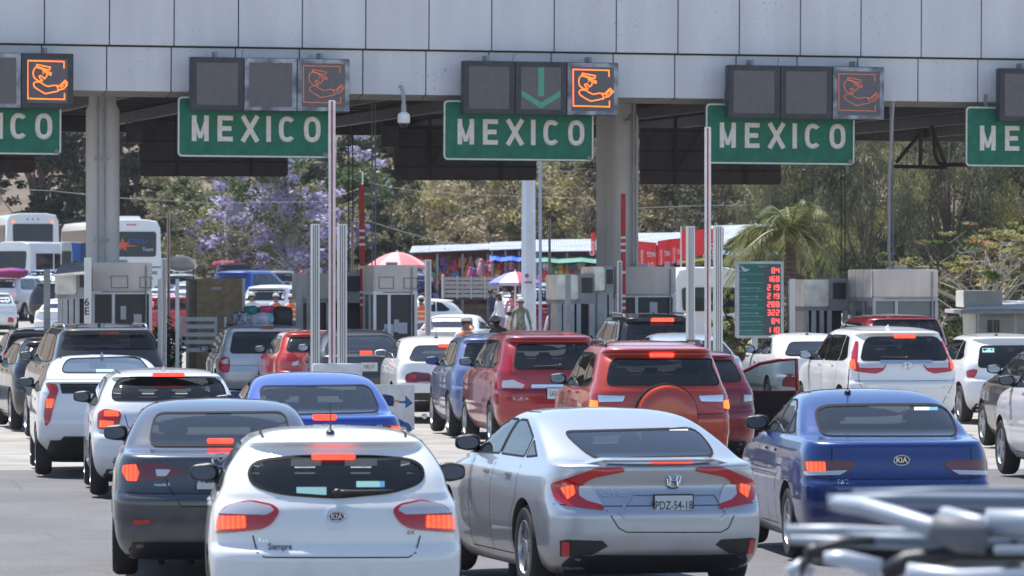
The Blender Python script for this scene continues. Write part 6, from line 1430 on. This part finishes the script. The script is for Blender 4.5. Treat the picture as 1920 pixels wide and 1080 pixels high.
# ---------------------------------------------------------------- people
SKIN = mat('skin', (.26,.13,.08), .55); HAIR = mat('dark_hair', (.02,.015,.012), .6); CAPW = mat('cap_pale', (.6,.58,.55), .7); VEST = mat('orange_vest', (.85,.16,.04), .6); REFL = mat('vest_tape', (.65,.65,.5), .4)
C_NAVY = mat('navy_shirt', (.03,.04,.08), .8); C_WH = mat('white_shirt', (.68,.68,.70), .8); C_BG = mat('khaki_trousers', (.32,.26,.19), .8); C_JN = mat('jeans', (.05,.07,.12), .8); C_PK = mat('pink_top', (.6,.25,.3), .8, col2=(.5,.06,.08), nscale=9)
C_CAMO = mat('camouflage', (.32,.31,.25), .85, col2=(.10,.12,.08), nscale=7); C_MAU = mat('mauve_skirt', (.3,.24,.32), .8); C_GR = mat('grey_trousers', (.15,.15,.17), .8)
def person(label, px, D, face, shirt, trousers, cap=None, vest=False, hair=True, h=1.70, arms=((-.1,.0),(.1,.0)), bend=0., seat=False, z0=None, gloss=None, legs=(.05,-.05), x_off=0., long_hair=False, sleeves=True, scale=1.):
    """face: heading in degrees (0 = looking away from the camera); arms: per side (outward, forward) hand offsets"""
    root = empty('person', (PX(px, D)+x_off, D, gz(D) if z0 is None else z0), R(face), label, 'person'); k = h/1.7*scale
    V = []; E = []; Rr = []
    def add(p, r, par=None):
        V.append(Vector(p)*k); Rr.append(r*k); i = len(V)-1
        if par is not None: E.append((par, i))
        return i
    cb_, sb_ = math.cos(R(bend)), math.sin(R(bend))
    def up(x, y, z): z -= .95; return (x, y*cb_+z*sb_, .95+z*cb_-y*sb_)
    pel = add((0,0,.95), .135); wai = add(up(0,.0,1.08), .118, pel); che = add(up(0,.0,1.28), .145, wai); sho = add(up(0,-.01,1.40), .11, che); nek = add(up(0,0,1.475), .055, sho)
    hb = add(up(0,.01,1.53), .066, nek); hm = add(up(0,.015,1.60), .085, hb); ht = add(up(0,.01,1.66), .07, hm)
    for sd, lg, am in ((-1, legs[0], arms[0]), (1, legs[1], arms[1])):
        if seat: hp = add((sd*.10,.02,.93), .10, pel); kn = add((sd*.13,.42,.95), .075, hp); an = add((sd*.13,.46,.52), .045, kn); ft = add((sd*.13,.58,.47), .04, an)
        else: hp = add((sd*.095,0,.88), .10, pel); kn = add((sd*.10,lg+.03,.50), .065, hp); cf_ = add((sd*.10,lg*1.6-.02,.34), .058, kn); an = add((sd*.10,lg*2,.09), .04, cf_); ft = add((sd*.115,lg*2+.13,.045), .038, an)
        s1 = add(up(sd*.17,0,1.385), .062, sho); out, fw = am
        s2 = Vector(up(sd*(.22+abs(out)*.4), fw*.35-.02, 1.12)); s3 = Vector(up(sd*(.22+out*sd), fw, 1.12-math.sqrt(max(.003, .0625-min(.06, fw*fw*.8)))))
        e = add(s2, .044, s1); w_ = add(s3, .030, e); d = (s3-s2).normalized(); pm = add(s3+d*.055, .032, w_)
        for f_ in range(4): o1 = s3+d*.10+Vector((0,(f_-1.5)*.019,0)); a1 = add(o1, .010, pm); a2 = add(o1+d*(.04+.008*(f_ in (1,2)))+Vector((-sd*.012,0,0)), .008, a1)
        t1 = add(s3+d*.05+Vector((0,.04,.0)), .011, pm); add(s3+d*.085+Vector((0,.055,0)), .009, t1)
    me = bpy.data.meshes.new('b'); me.from_pydata([tuple(v) for v in V], E, []); o = bpy.data.objects.new('b', me); COL.objects.link(o)
    md = o.modifiers.new('s', 'SKIN'); sk = me.skin_vertices[0].data
    for i, r in enumerate(Rr): sk[i].radius = (r, r*(.78 if i in (pel, wai, che, sho) else 1))
    sk[pel].use_root = True; o.modifiers.new('u', 'SUBSURF').levels = 1
    dg = bpy.context.evaluated_depsgraph_get(); m2 = bpy.data.meshes.new_from_object(o.evaluated_get(dg)); bpy.data.objects.remove(o)
    m2.materials.clear()
    for q in (SKIN, shirt, trousers, M_BLACK): m2.materials.append(q)
    for p in m2.polygons:
        c = p.center/k; p.use_smooth = True
        ub = (c.y*-sb_*-1+0, 0)
        # height measured along the bent torso
        y, z = c.y, c.z-.95; zz = .95+(z*cb_+y*sb_) if z > 0 else c.z
        ax = abs(c.x)
        if seat and c.y > .15 and c.z < 1.05: p.material_index = 2
        elif ax > .19 and zz > .55 and zz < 1.44: p.material_index = 1 if (zz > 1.14 or (sleeves and zz > .95)) else 0
        elif zz > 1.455: p.material_index = 0
        elif zz > .93: p.material_index = 1
        elif c.z > .1: p.material_index = 2 if ax < .19 or c.z < .6 else 0
        else: p.material_index = 3
    # shoulders girdle
    b = bpy.data.objects.new('body', m2); COL.objects.link(b); b.parent = root; m2.name = 'body'
    hd = Vector(V[hm]); RM = Matrix.Translation(hd) @ Matrix.Rotation(-R(bend)*.6, 4, 'X')
    fm = MB()
    fm.ell((0,.088*k,-.012*k), (.012*k,.02*k,.018*k), M=RM); fm.build('nose', SKIN, root, smooth=True)
    fm = MB(); [fm.ell((x*k,.078*k,.008*k), (.012*k,.006*k,.007*k), M=RM) for x in (-.032,.032)]; fm.build('eyes', M_BLACK, root)
    MB().ell((0,.074*k,-.045*k), (.022*k,.008*k,.006*k), M=RM).build('mouth', mat('lips', (.25,.07,.06), .5), root)
    fm = MB(); [fm.ell((x*k,0,-.005*k), (.012*k,.02*k,.028*k), M=RM) for x in (-.088,.088)]; fm.build('ears', SKIN, root, smooth=True)
    if hair:
        hm_ = MB(); hm_.ell((0,-.018*k,.022*k), (.098*k,.095*k,.088*k), M=RM)
        if long_hair: hm_.ell((0,-.05*k,-.08*k), (.11*k,.075*k,.15*k), M=RM)
        hm_.build('hair', HAIR, root, smooth=True)
    if cap:
        cm = MB(); cm.lathe([(.106*k,.035*k),(.108*k,.06*k),(.09*k,.105*k),(.05*k,.13*k),(.001,.135*k)], 16, M=RM); v = [(x*k, y*k, .045*k) for x, y in ((-.085,.05),(-.06,.15),(0,.18),(.06,.15),(.085,.05))]; cm.add([RM @ Vector(p) for p in v]+[RM @ (Vector(p)+Vector((0,0,.012))) for p in v], [(0,1,2,3,4),(9,8,7,6,5)]+[(i, 5+i, 6+i, 1+i) for i in range(4)]); cm.build('cap', cap, root, smooth='auto')
    if vest:
        vm = MB(); n = 16; rows = [(1.0,.155,.118),(1.12,.150,.118),(1.28,.178,.135),(1.38,.17,.118),(1.43,.12,.09)]; v = []
        for z, rx, ry in rows:
            for j in range(n): a = 2*math.pi*j/n; q = up(rx*math.cos(a), ry*math.sin(a), z); v.append(Vector(q)*k)
        vm.add(v, [(i*n+j, i*n+(j+1)%n, (i+1)*n+(j+1)%n, (i+1)*n+j) for i in range(4) for j in range(n)]); vo = vm.build('vest', VEST, root, smooth=True)
        tm = MB()
        for z in (1.10, 1.24):
            v = []
            for zz in (z, z+.045):
                for j in range(n): a = 2*math.pi*j/n; rx = .163 if z < 1.2 else .181; v.append(Vector(up(rx*math.cos(a), (.126 if z < 1.2 else .138)*math.sin(a), zz))*k)
            tm.add(v, [(j, (j+1)%n, n+(j+1)%n, n+j) for j in range(n)])
        tm.build('reflective_tape', REFL, vo)
    return root
person('person in a white cap and light shirt, left of the orange vests', 472, 162, 200, C_WH, C_GR, cap=CAPW)
person('person in an orange vest and white cap above the pink luggage bundle', 517, 160, 215, C_WH, C_GR, cap=CAPW, vest=True)
person('person in an orange vest standing left of the brown-grey post', 546, 158, 165, C_WH, C_JN, cap=CAPW, vest=True, arms=((-.05,.15),(.05,.2)))
person('dark-haired person in a pinkish shirt high up behind the brown-grey post', 568, 226, 60, C_PK, C_JN)
person('person in an orange vest and pale cap left of the aluminium post', 790, 154, 10, C_WH, C_GR, cap=CAPW, vest=True, arms=((-.1,.1),(.05,.2)))
person('person in an orange vest and cap facing the camera, just above the white sedan roof', 874, 99, 190, C_WH, C_JN, cap=CAPW, vest=True, h=1.72)
person('person in a dark navy shirt reaching forward by the stake-bed trailer', 920, 174, -60, C_NAVY, C_JN, arms=((-.05,.25),(.05,.3)))
person('dark-haired person in a white blouse and mauve skirt left of the soldier', 941, 164, 120, C_WH, C_MAU, bend=12, arms=((-.05,.22),(.05,.22)), long_hair=True)
person('person in pink clothes between the white blouse and the soldier', 963, 169, 170, C_PK, C_PK, long_hair=True)
person('standing soldier in camouflage and pale cap in front of the white mast', 976, 145, 185, C_CAMO, C_CAMO, cap=CAPW, arms=((-.06,.08),(.05,.06)), legs=(.04,-.04), h=1.76)
person('person in camouflage and cap stooping in front of the standing soldier', 942, 112, 150, C_CAMO, C_CAMO, cap=CAPW, bend=24, arms=((-.12,.2),(.1,.2)), h=1.7)
person('person in a white top and khaki trousers right of the dark post', 1040, 137, 20, C_WH, C_BG)
person('vendor in a dark top under the left end of the market roof', 800, 183, 170, C_NAVY, C_GR, arms=((-.05,.2),(.05,.1)))
person('vendor in a pale shirt beside the grey trailer under the blue awning', 946, 184, 190, C_WH, C_JN)
person('shopper in a pink top by the green-tarp stall', 1016, 181, 30, C_PK, C_GR, long_hair=True)
person('shopper in dark clothes left of the narrow ribbed column', 1098, 180, 200, C_GR, C_NAVY)
person('person in dark clothes walking between the red cars beyond the mast', 1086, 165, 140, C_NAVY, C_BG, arms=((-.05,.15),(.05,-.1)), legs=(.09,-.09))
# two occupants of the blue sedan
for dx, dy, sc_, lb in ((-.05, 1.25, 1.0, 'person on the rear seat of the blue sedan, taller head'), (-.36, 1.30, .9, 'person on the rear seat of the blue sedan, shorter head on the left')):
    D = F/185; o = person(lb, 608, D, math.degrees(A), C_GR, C_JN, seat=True, z0=-.42*sc_, scale=sc_); c = Vector((PX(608, D), D, 0)) + RZ @ Vector((dx, dy+.25, 0)); o.location = (c.x, c.y, -.42+.0)
def occupant(px, sc_, yaw, dx, dy, H, shirt, lb, hs=1.):
    D = F/sc_; c = Vector((PX(px, D), D, 0))+Matrix.Rotation(R(yaw), 4, 'Z') @ Vector((dx, dy, 0)); z_ = H*.80-1.63*hs*(1.0)
    o = person(lb, px, D, yaw, shirt, C_JN, seat=True, z0=0, scale=hs); o.location = (c.x, c.y, z_)
occupant(412, 232, 3.5, -.37, 2.45, 1.43, C_NAVY, 'driver of the dark grey sedan, a head seen through the rear window')
occupant(631, 285, 3.25, -.37, 2.0, 1.5, C_GR, 'driver of the nearest white hatchback, dim behind the rear window')
occupant(1243, 243, 13, -.37, 2.5, 1.40, C_WH, 'driver of the silver fastback sedan in a white shirt')
occupant(1243, 243, 13, .37, 2.5, 1.40, C_PK, 'front passenger of the silver fastback sedan in pink', .95)
occupant(1690, 218, 6, -.37, 2.4, 1.46, C_WH, 'driver of the blue sedan at lower right')
occupant(316, 167, 6.1, -.37, 2.1, 1.42, C_GR, 'driver of the white hatchback with the square tail lights')
occupant(1243, 158, 6.5, -.37, 2.1, 1.75, C_NAVY, 'driver of the orange-red compact crossover')
# ================================================================ vegetation
def leaf_mesh(cen, sz, seed, aspect=.5, droop=0., mats=None, idx=None):
    rg = np.random.default_rng(seed); n = len(cen)
    a = rg.normal(size=(n,3)); a[:,2] = a[:,2]*.6-droop*2; a /= np.linalg.norm(a, axis=1)[:,None]+1e-9
    c = rg.normal(size=(n,3)); b = np.cross(a, c); b /= np.linalg.norm(b, axis=1)[:,None]+1e-9
    s_ = (sz*(.55+.9*rg.random(n)))[:,None]; a *= s_; b *= s_*aspect
    v = np.stack([cen-a, cen+b, cen+a, cen-b], 1).reshape(-1,3); return v
def mesh_quads(name, v, mi, mats, parent):
    n = len(v)//4; me = bpy.data.meshes.new(name); me.vertices.add(len(v)); me.vertices.foreach_set('co', v.astype(np.float32).ravel()); me.loops.add(4*n); me.loops.foreach_set('vertex_index', np.arange(4*n, dtype=np.int32))
    me.polygons.add(n); me.polygons.foreach_set('loop_start', np.arange(0, 4*n, 4, dtype=np.int32))
    for m_ in mats: me.materials.append(m_)
    me.polygons.foreach_set('material_index', mi.astype(np.int32)); me.update(calc_edges=True); me.validate()
    o = bpy.data.objects.new(name, me); COL.objects.link(o); o.parent = parent; return o
def leafm(name, c, tr=.35):
    if name in MATS: return MATS[name]
    m = bpy.data.materials.new(name); m.use_nodes = True; MATS[name] = m; n = m.node_tree.nodes; l = m.node_tree.links; b = n['Principled BSDF']
    b.inputs['Base Color'].default_value = (*c, 1); b.inputs['Roughness'].default_value = .55; b.inputs['Specular IOR Level'].default_value = .3
    t = n.new('ShaderNodeBsdfTranslucent'); t.inputs[0].default_value = (*[min(1, x*1.3) for x in c], 1); mx = n.new('ShaderNodeMixShader'); mx.inputs[0].default_value = tr
    l.new(b.outputs[0], mx.inputs[1]); l.new(t.outputs[0], mx.inputs[2]); l.new(mx.outputs[0], n['Material Output'].inputs[0]); return m
def tree(name, label, px, D, H, W, leafs, n_leaf, sz, seed, bark=M_BARK, clumps=26, base=.15, shape='round', spread=.42, aspect=.5, droop=0., dz=0., trunk=.16, ratio=None, group=None, cat='tree', bare=0, loc=None, kink=.25):
    rg = random.Random(seed); nr = np.random.default_rng(seed)
    if loc is None: x = PX(px, D); loc = (x, D, (gz(D) if D < 258 else hz(x, D))+dz-.1)
    s = empty(name, loc, 0, label, cat, group)
    tips = []; mb = MB()
    # trunk and limbs
    th = H*base+.3; lean = rg.uniform(-.3,.3)
    p = [Vector((0,0,-.2)), Vector((lean*.3, rg.uniform(-.2,.2), th*.5)), Vector((lean, 0, th))]; mb.tube(p, trunk, 7, r2=trunk*.8)
    cl = []
    for i in range(clumps):
        for _ in range(30):
            u = Vector((rg.uniform(-1,1), rg.uniform(-1,1), rg.uniform(0,1)))
            if shape == 'round': ok = (u.x**2+u.y**2) < 1-(2*u.z-.8)**2*.55; 
            elif shape == 'cone': ok = (u.x**2+u.y**2) < (1-u.z*.75)**2
            elif shape == 'flat': ok = (u.x**2+u.y**2) < 1
            elif shape == 'column': ok = (u.x**2+u.y**2) < .95-.5*u.z**3
            if ok: break
        z = th+(H-th)*(u.z if shape != 'flat' else .45+.5*u.z*(1-.5*(u.x**2+u.y**2)))
        cl.append(Vector((u.x*W/2, u.y*W/2, z)))
    top = p[-1]
    for i, c in enumerate(cl):
        st = top*rg.uniform(.75,1)+Vector((0,0,(c.z-top.z)*rg.uniform(0,.45))); mid = st.lerp(c, .5)+Vector((rg.uniform(-1,1), rg.uniform(-1,1), rg.uniform(.2,1)))*W*kink*.15
        r0 = trunk*rg.uniform(.3,.5); mb.tube([st, st.lerp(mid,.5)+Vector((0,0,.1)), mid, c], r0, 5, r2=r0*.15, cap=False)
        for _ in range(2+bare):
            e = mid.lerp(c, rg.uniform(.2,.9)); mb.tube([e, e+Vector((rg.uniform(-1,1), rg.uniform(-1,1), rg.uniform(-.2,.9)))*W*.13], r0*.35, 4, r2=r0*.08, cap=False)
    mb.tube([top, top+Vector((lean, .1, (H-th)*.5)), Vector((lean*1.5,0,H*.85))], trunk*.7, 6, r2=trunk*.1)
    mb.build('trunk', bark, s, smooth=True)
    # crown: leaves in clumps round the limb ends
    cen = []; mi = []; k = len(leafs); pr = ratio or [1/k]*k
    R0 = W*spread/2
    ccol = nr.choice(k, size=clumps, p=pr)
    w_ = nr.random(clumps)+.4; w_ /= w_.sum()
    for i, c in enumerate(cl):
        n = int(n_leaf*w_[i]); rr = R0*(.6+.7*nr.random())
        d = nr.normal(size=(n,3)); d /= np.linalg.norm(d, axis=1)[:,None]; rad = nr.random(n)**.5
        q = d*rad[:,None]*rr; q[:,2] *= .62 if shape != 'cone' else .9
        if shape == 'flat': q[:,2] *= .35
        if droop: q[:,2] *= 1.9; 
        # break into twigs
        sub = nr.normal(size=(max(3, n//60),3))*rr*.5; q = q*.45+sub[nr.integers(0, len(sub), n)]
        cen.append(q+np.array(c)); m_ = np.full(n, ccol[i]); flip = nr.random(n) < .22; m_[flip] = nr.choice(k, size=int(flip.sum()), p=pr); mi.append(m_)
    cen = np.concatenate(cen); mi = np.concatenate(mi)
    mesh_quads('crown', leaf_mesh(cen, sz, seed, aspect, droop), mi, leafs, s)
    return s
LG = leafm('leaf_mid_green', (.075,.12,.03)); LD = leafm('leaf_dark_green', (.038,.055,.026), .2); LY = leafm('leaf_yellow_green', (.33,.31,.12)); LO = leafm('leaf_olive', (.20,.19,.10)); LP = leafm('jacaranda_flower', (.33,.28,.50)); LP2 = leafm('jacaranda_flower_pale', (.46,.42,.62)); LB = leafm('leaf_dry_brown', (.20,.155,.085)); LT = leafm('leaf_tan', (.42,.35,.24)); LC = leafm('casuarina_needle', (.10,.115,.065)); LC2 = leafm('casuarina_needle_dark', (.03,.04,.02), .2); LM = leafm('bougainvillea_magenta', (.5,.04,.20)); LR = leafm('flamboyant_red', (.6,.09,.03)); LBR = leafm('leaf_bright_green', (.10,.17,.03))
GT = 'trees on the slope beyond the canopy'
# left: dark casuarinas
i_ = 0
for px, D, H, W, sd in ((-30, 262, 12.5, 6.5, 1), (62, 258, 12, 6.5, 2), (150, 268, 12.5, 6, 3), (252, 254, 9.5, 4.6, 4)):
    i_ += 1
    tree('evergreen_tree', ['tall dark evergreen at the far left edge','dark evergreen between the left sign and the thick column','dark evergreen directly behind the thick left column','dark evergreen right of the thick left column'][i_-1], px, D, H, W, [LD, LC2, LO], 15000, .15, sd, clumps=34, base=.08, shape='column', spread=.36, ratio=[.5,.32,.18], group=GT)
# jacarandas
tree('jacaranda_tree', 'jacaranda with pale bare limbs and few purple flowers, left of the guide posts', 430, 236, 7.6, 6.8, [LO, LG, LP, LY], 8500, .11, 11, bark=M_PALEB, clumps=30, base=.12, spread=.34, ratio=[.40,.26,.24,.10], group=GT, bare=4, trunk=.13)
tree('jacaranda_tree', 'jacaranda laden with purple flowers behind the left guide post', 545, 232, 8.0, 7.4, [LP, LP2, LO, LG], 11000, .11, 12, bark=M_PALEB, clumps=34, base=.12, spread=.32, ratio=[.16,.14,.42,.28], group=GT, bare=3, trunk=.14)
tree('jacaranda_tree', 'jacaranda with purple clusters between the guide posts and the red banded arm', 640, 240, 9.0, 4.6, [LP, LO, LG, LP2], 9000, .11, 13, bark=M_PALEB, clumps=26, base=.12, spread=.36, ratio=[.18,.36,.34,.12], group=GT, bare=3)
tree('leafy_tree', 'green tree low behind the blue pickup, under the jacarandas', 480, 246, 5.2, 7.5, [LG, LD, LY], 9000, .12, 14, clumps=26, base=.1, spread=.4, ratio=[.4,.42,.18], group=GT)
tree('leafy_tree', 'dark bushy tree between the coach and the jacarandas', 345, 250, 5.8, 5.0, [LD, LG, LO], 6000, .12, 15, clumps=24, base=.1, spread=.42, ratio=[.45,.3,.25], group=GT)
tree('leafy_tree', 'dark round tree behind the red banded arm left of centre', 702, 248, 9.6, 4.8, [LD, LC2, LG], 13000, .13, 16, clumps=30, base=.1, shape='column', spread=.42, ratio=[.5,.32,.18], group=GT)
tree('leafy_tree', 'dark tree filling behind the jacarandas', 590, 262, 8.5, 8.5, [LD, LO, LG], 12000, .14, 17, clumps=34, base=.1, spread=.36, ratio=[.45,.35,.2], group=GT)
# centre: sparse yellow-green trees
for k, (px, D, H, W, sd, lb) in enumerate(((790, 262, 6.2, 7.5, 21, 'sparse yellow-green tree above the pink parasol'), (880, 270, 7.4, 8.0, 22, 'sparse yellowish tree above the left market roof'), (965, 266, 6.6, 7.0, 23, 'thin olive tree left of the white mast'), (1070, 264, 7.8, 7.5, 24, 'olive and tan tree right of the white mast'), (925, 290, 9, 9, 25, 'taller dull tree higher on the slope, centre'))):
    tree('dry_tree', lb, px, D, H, W, [LY, LO, LT, LG], 7000, .12, sd, bark=M_PALEB if k % 2 else M_BARK, clumps=28, base=.12, spread=.34, ratio=[.32,.26,.36,.06], group=GT, bare=3, trunk=.11)
for k, (px, D, H, W, sd, lb) in enumerate(((1170, 268, 7.5, 8, 31, 'brownish grey tree behind the right columns'), (1260, 262, 8.2, 7.2, 32, 'dull brown-green tree right of the round column'), (1350, 258, 8.6, 6.5, 33, 'dark olive tree behind the tall raised arm at right'), (1420, 275, 10, 7, 34, 'dark greyish tree behind the palm'))):
    tree('dry_tree', lb, px, D, H, W, [LO, LB, LD, LT], 9500, .13, sd, clumps=32, base=.1, spread=.38, ratio=[.34,.24,.28,.14], group=GT, bare=2, trunk=.13)
# right: casuarinas with drooping needles
for px, D, H, W, sd, lb, rt_ in ((1530, 182, 9.0, 4.2, 41, 'grey-green casuarina behind the palm and hanging cables', [.6,.25,.15]), (1612, 176, 7.4, 3.4, 42, 'feathery casuarina left of the loose pale cable', [.66,.2,.14]), (1700, 190, 8.8, 4.4, 43, 'dark casuarina behind the hanging steel frame', [.25,.6,.15]), (1785, 180, 8.6, 4.0, 44, 'olive casuarina under the rightmost sign', [.58,.22,.2]), (1870, 186, 9.0, 4.6, 45, 'darkest casuarina near the right edge', [.2,.7,.1]), (1960, 182, 9.0, 4.4, 46, 'dark casuarina at the right edge', [.3,.6,.1]), (1455, 205, 9.5, 4.6, 47, 'olive casuarina behind the palm fronds', [.5,.35,.15])):
    tree('casuarina_tree', lb, px, D, H, W*1.2, [LC, LC2, LY], 34000, .095, sd, clumps=44, base=.06, shape='column', spread=.36, aspect=.13, droop=.8, ratio=rt_, group=GT, trunk=.2, kink=.1)
# flamboyant tree, right
tree('flamboyant_tree', 'wide flat-crowned tree with pale bare branches and a few red flowers, right edge', 1868, 134, 4.1, 5.4, [LY, LG, LR, LB], 8500, .06, 51, bark=M_PALEB, clumps=34, base=.18, shape='flat', spread=.20, ratio=[.46,.34,.03,.17], bare=3, trunk=.09, kink=.5)
tree('leafy_bush', 'dark bush in shade between the furthest right booth and the white house', 1790, 140, 2.6, 2.6, [LD, LB, LG], 4500, .06, 52, clumps=18, base=.1, spread=.5, ratio=[.5,.3,.2], cat='bush')
tree('bougainvillea', 'magenta flowering bush right of the tariff board', 1502, 128, 1.95, 1.3, [LM, LG, LR, LY], 3200, .05, 53, clumps=18, base=.1, spread=.5, ratio=[.5,.28,.08,.14], cat='bush', dz=.1)
tree('leafy_bush', 'green bush left of the tariff board behind the guide posts', 1372, 135, 2.0, 1.4, [LG, LY, LD], 3000, .05, 54, clumps=14, base=.1, spread=.5, cat='bush')
# scrub on the hillside: one of a kind, then copies
protos = [tree('scrub_tree', 'small scrubby tree on the dry hillside behind the canopy', 0, 300, 3.6, 4.2, [LO, LT, LB, LG], 1500, .16, 60+i, clumps=12, base=.12, spread=.5, ratio=[[.35,.25,.2,.2],[.2,.35,.35,.1],[.3,.1,.1,.5]][i%3], group='scrubby trees scattered on the hillside', loc=(0,0,0), trunk=.08, bare=1) for i in range(5)]
rg = random.Random(9); used = [False]*5
for i in range(150):
    D = 272+rg.random()**1.3*150; px = rg.uniform(-80, 2000); x = PX(px, D)
    if (225 < px < 370 or 700 < px < 790) and rg.random() < .85: continue
    j = rg.randrange(5); o = protos[j] if not used[j] else copy_tree(protos[j]); used[j] = True
    o.location = (x, D, hz(x, D)-.15); s_ = rg.uniform(.6,1.5); o.scale = (s_, s_, s_*rg.uniform(.8,1.15)); o.rotation_euler = (0,0,rg.uniform(0,6.28))
# dry grass tufts: ground cover on the slope
rgn = np.random.default_rng(3); n = 42000; D_ = 262+rgn.random(n)**1.4*120; px_a = rgn.uniform(-60, 1980, n); xx = (px_a-960)/F*D_
zz = np.array([hz(a, b) for a, b in zip(xx, D_)]); cen = np.stack([xx, D_, zz+.08], 1); v = leaf_mesh(cen, .19, 5, .3, 0.); 
LGR = leafm('dry_grass', (.25,.19,.11)); LGR2 = leafm('grass_tuft_olive', (.13,.12,.05))
o = mesh_quads('hillside_grass', v, rgn.choice(3, size=n, p=[.5,.3,.2]), [LGR, LGR2, LT], None); tag(o, 'dry straw-coloured grass covering the hillside', 'grass', kind='stuff')
# ---------------------------------------------------------------- palm
def palm(px, py, D, lb, nf, fl, seed, trunk_to=None):
    rg = random.Random(seed); c = P(px, py, D); g_ = gz(D); s = empty('palm_tree', (c.x, D, g_), 0, lb, 'palm', 'palms beside the market'); zc = c.z-g_
    m = MB(); pts = [(0,0,-.1),(.05,0,zc*.5),(0,0,zc)]; m.tube(pts, [.17,.14,.16], 10)
    for k in range(26): z = zc*(k+1)/27; m.lathe([(.15,z-.04),(.185,z),(.15,z+.02)], 10)
    m.build('trunk', M_BARK, s)
    for i in range(nf):
        a = 2*math.pi*i/nf+rg.uniform(-.2,.2); el = rg.uniform(-.25,1.15); L_ = fl*rg.uniform(.85,1.1); d = Vector((math.cos(a), math.sin(a), 0)); pts = []
        for j in range(13):
            t = j/12; pts.append(Vector((0,0,zc))+d*L_*t*math.cos(el)*(1-.12*t)+Vector((0,0,L_*(t*math.sin(el)-t*t*(.62+.25*rg.random()*0)))))
        mm = MB(); mm.tube(pts, [.03*(1-j/13)+.006 for j in range(13)], 5, mi=0, cap=False)
        side = d.cross(Vector((0,0,1)))
        for j in range(1, 90):
            t = j/90; q = t*12; i0 = min(11, int(q)); p = pts[i0].lerp(pts[i0+1], q-i0); tg = (pts[i0+1]-pts[i0]).normalized(); ll = .62*math.sin(math.pi*min(1, t*.93+.1))**.6
            for sd in (-1, 1):
                e = p+(side*sd*.72+tg*.5+Vector((rg.uniform(-.15,.15),rg.uniform(-.15,.15),-.35-.5*t+rg.uniform(-.25,.25)))).normalized()*ll*rg.uniform(.8,1.1); w_ = tg*.008
                n_ = len(mm.v); mm.v += [tuple(p-w_), tuple(p+w_), tuple((p+e)/2+w_*.9+Vector((0,0,.03))), tuple(e), tuple((p+e)/2-w_*.9+Vector((0,0,.03)))]; mm.f.append((n_, n_+1, n_+2, n_+3, n_+4)); mm.m.append(1 if rg.random() < .55 else 2)
        mm.build('frond', [M_FR, LPALM, LY], s)
M_FR = mat('frond_rib', (.22,.22,.08), .6); LPALM = leafm('palm_leaflet', (.055,.10,.028), .25)
palm(1482, 432, 140, 'feathery palm with arching fronds above the tariff board', 24, 2.2, 3)
palm(1425, 448, 150, 'smaller palm to the left with a brown shaggy trunk', 16, 1.5, 4)
# ---------------------------------------------------------------- white house at the right edge
D = 128; k = D/F; s = empty('white_house', (PX(1880, D), D, gz(D)), 0, 'small white house with a pale flat eave under the spreading tree', 'house'); Z = lambda y: PZ(y, D)-gz(D); X = lambda x: (x-1880)*k
HW = mat('house_white', (.62,.61,.58), .8, noise=.1, nscale=2)
MB().box(X(1832), X(2100), .3, 4, 0, Z(588)).build('wall', HW, s)
MB().box(X(1798), X(2110), -.5, 4.2, Z(588), Z(581)).build('eave', mat('eave_pale', (.55,.55,.53), .7, noise=.15), s)
MB().add([(X(1804),-.5,Z(580)),(X(2105),-.5,Z(580)),(X(2105),4,Z(562)),(X(1850),4,Z(566))], [(0,1,2,3)]).build('roof', M_CORR, s)
MB().bbox(X(1818), X(1890), 1.5, 4, Z(577), Z(545), .02).build('water_tank_wall', HW, s)
for a, b_ in ((1854,1863),(1866,1876)): MB().box(X(a), X(b_), .28, .3, Z(632), Z(600)).build('window', M_GLOP, s)
MB().box(X(1900), X(1903), -.4, -.36, 0, Z(588)).box(X(1830), X(1833), -.45, -.4, 0, Z(588)).build('post', M_WHITE, s)
# ================================================================ haze of the hot midday air
hm = bpy.data.materials.new('haze_air'); hm.use_nodes = True; n = hm.node_tree.nodes; n.remove(n['Principled BSDF'])
pv = n.new('ShaderNodeVolumePrincipled'); pv.inputs['Color'].default_value = (.86,.87,.98,1); pv.inputs['Density'].default_value = .00014; pv.inputs['Anisotropy'].default_value = .3
hm.node_tree.links.new(pv.outputs[0], n['Material Output'].inputs['Volume'])
mxz = max(hz(x, 900) for x in range(-500, 501, 20))
o = MB().box(-520, 520, -62, 905, -1.2, mxz+6).build('haze', hm); tag(o, 'thin pale haze hanging over the whole plaza', 'haze', kind='stuff')
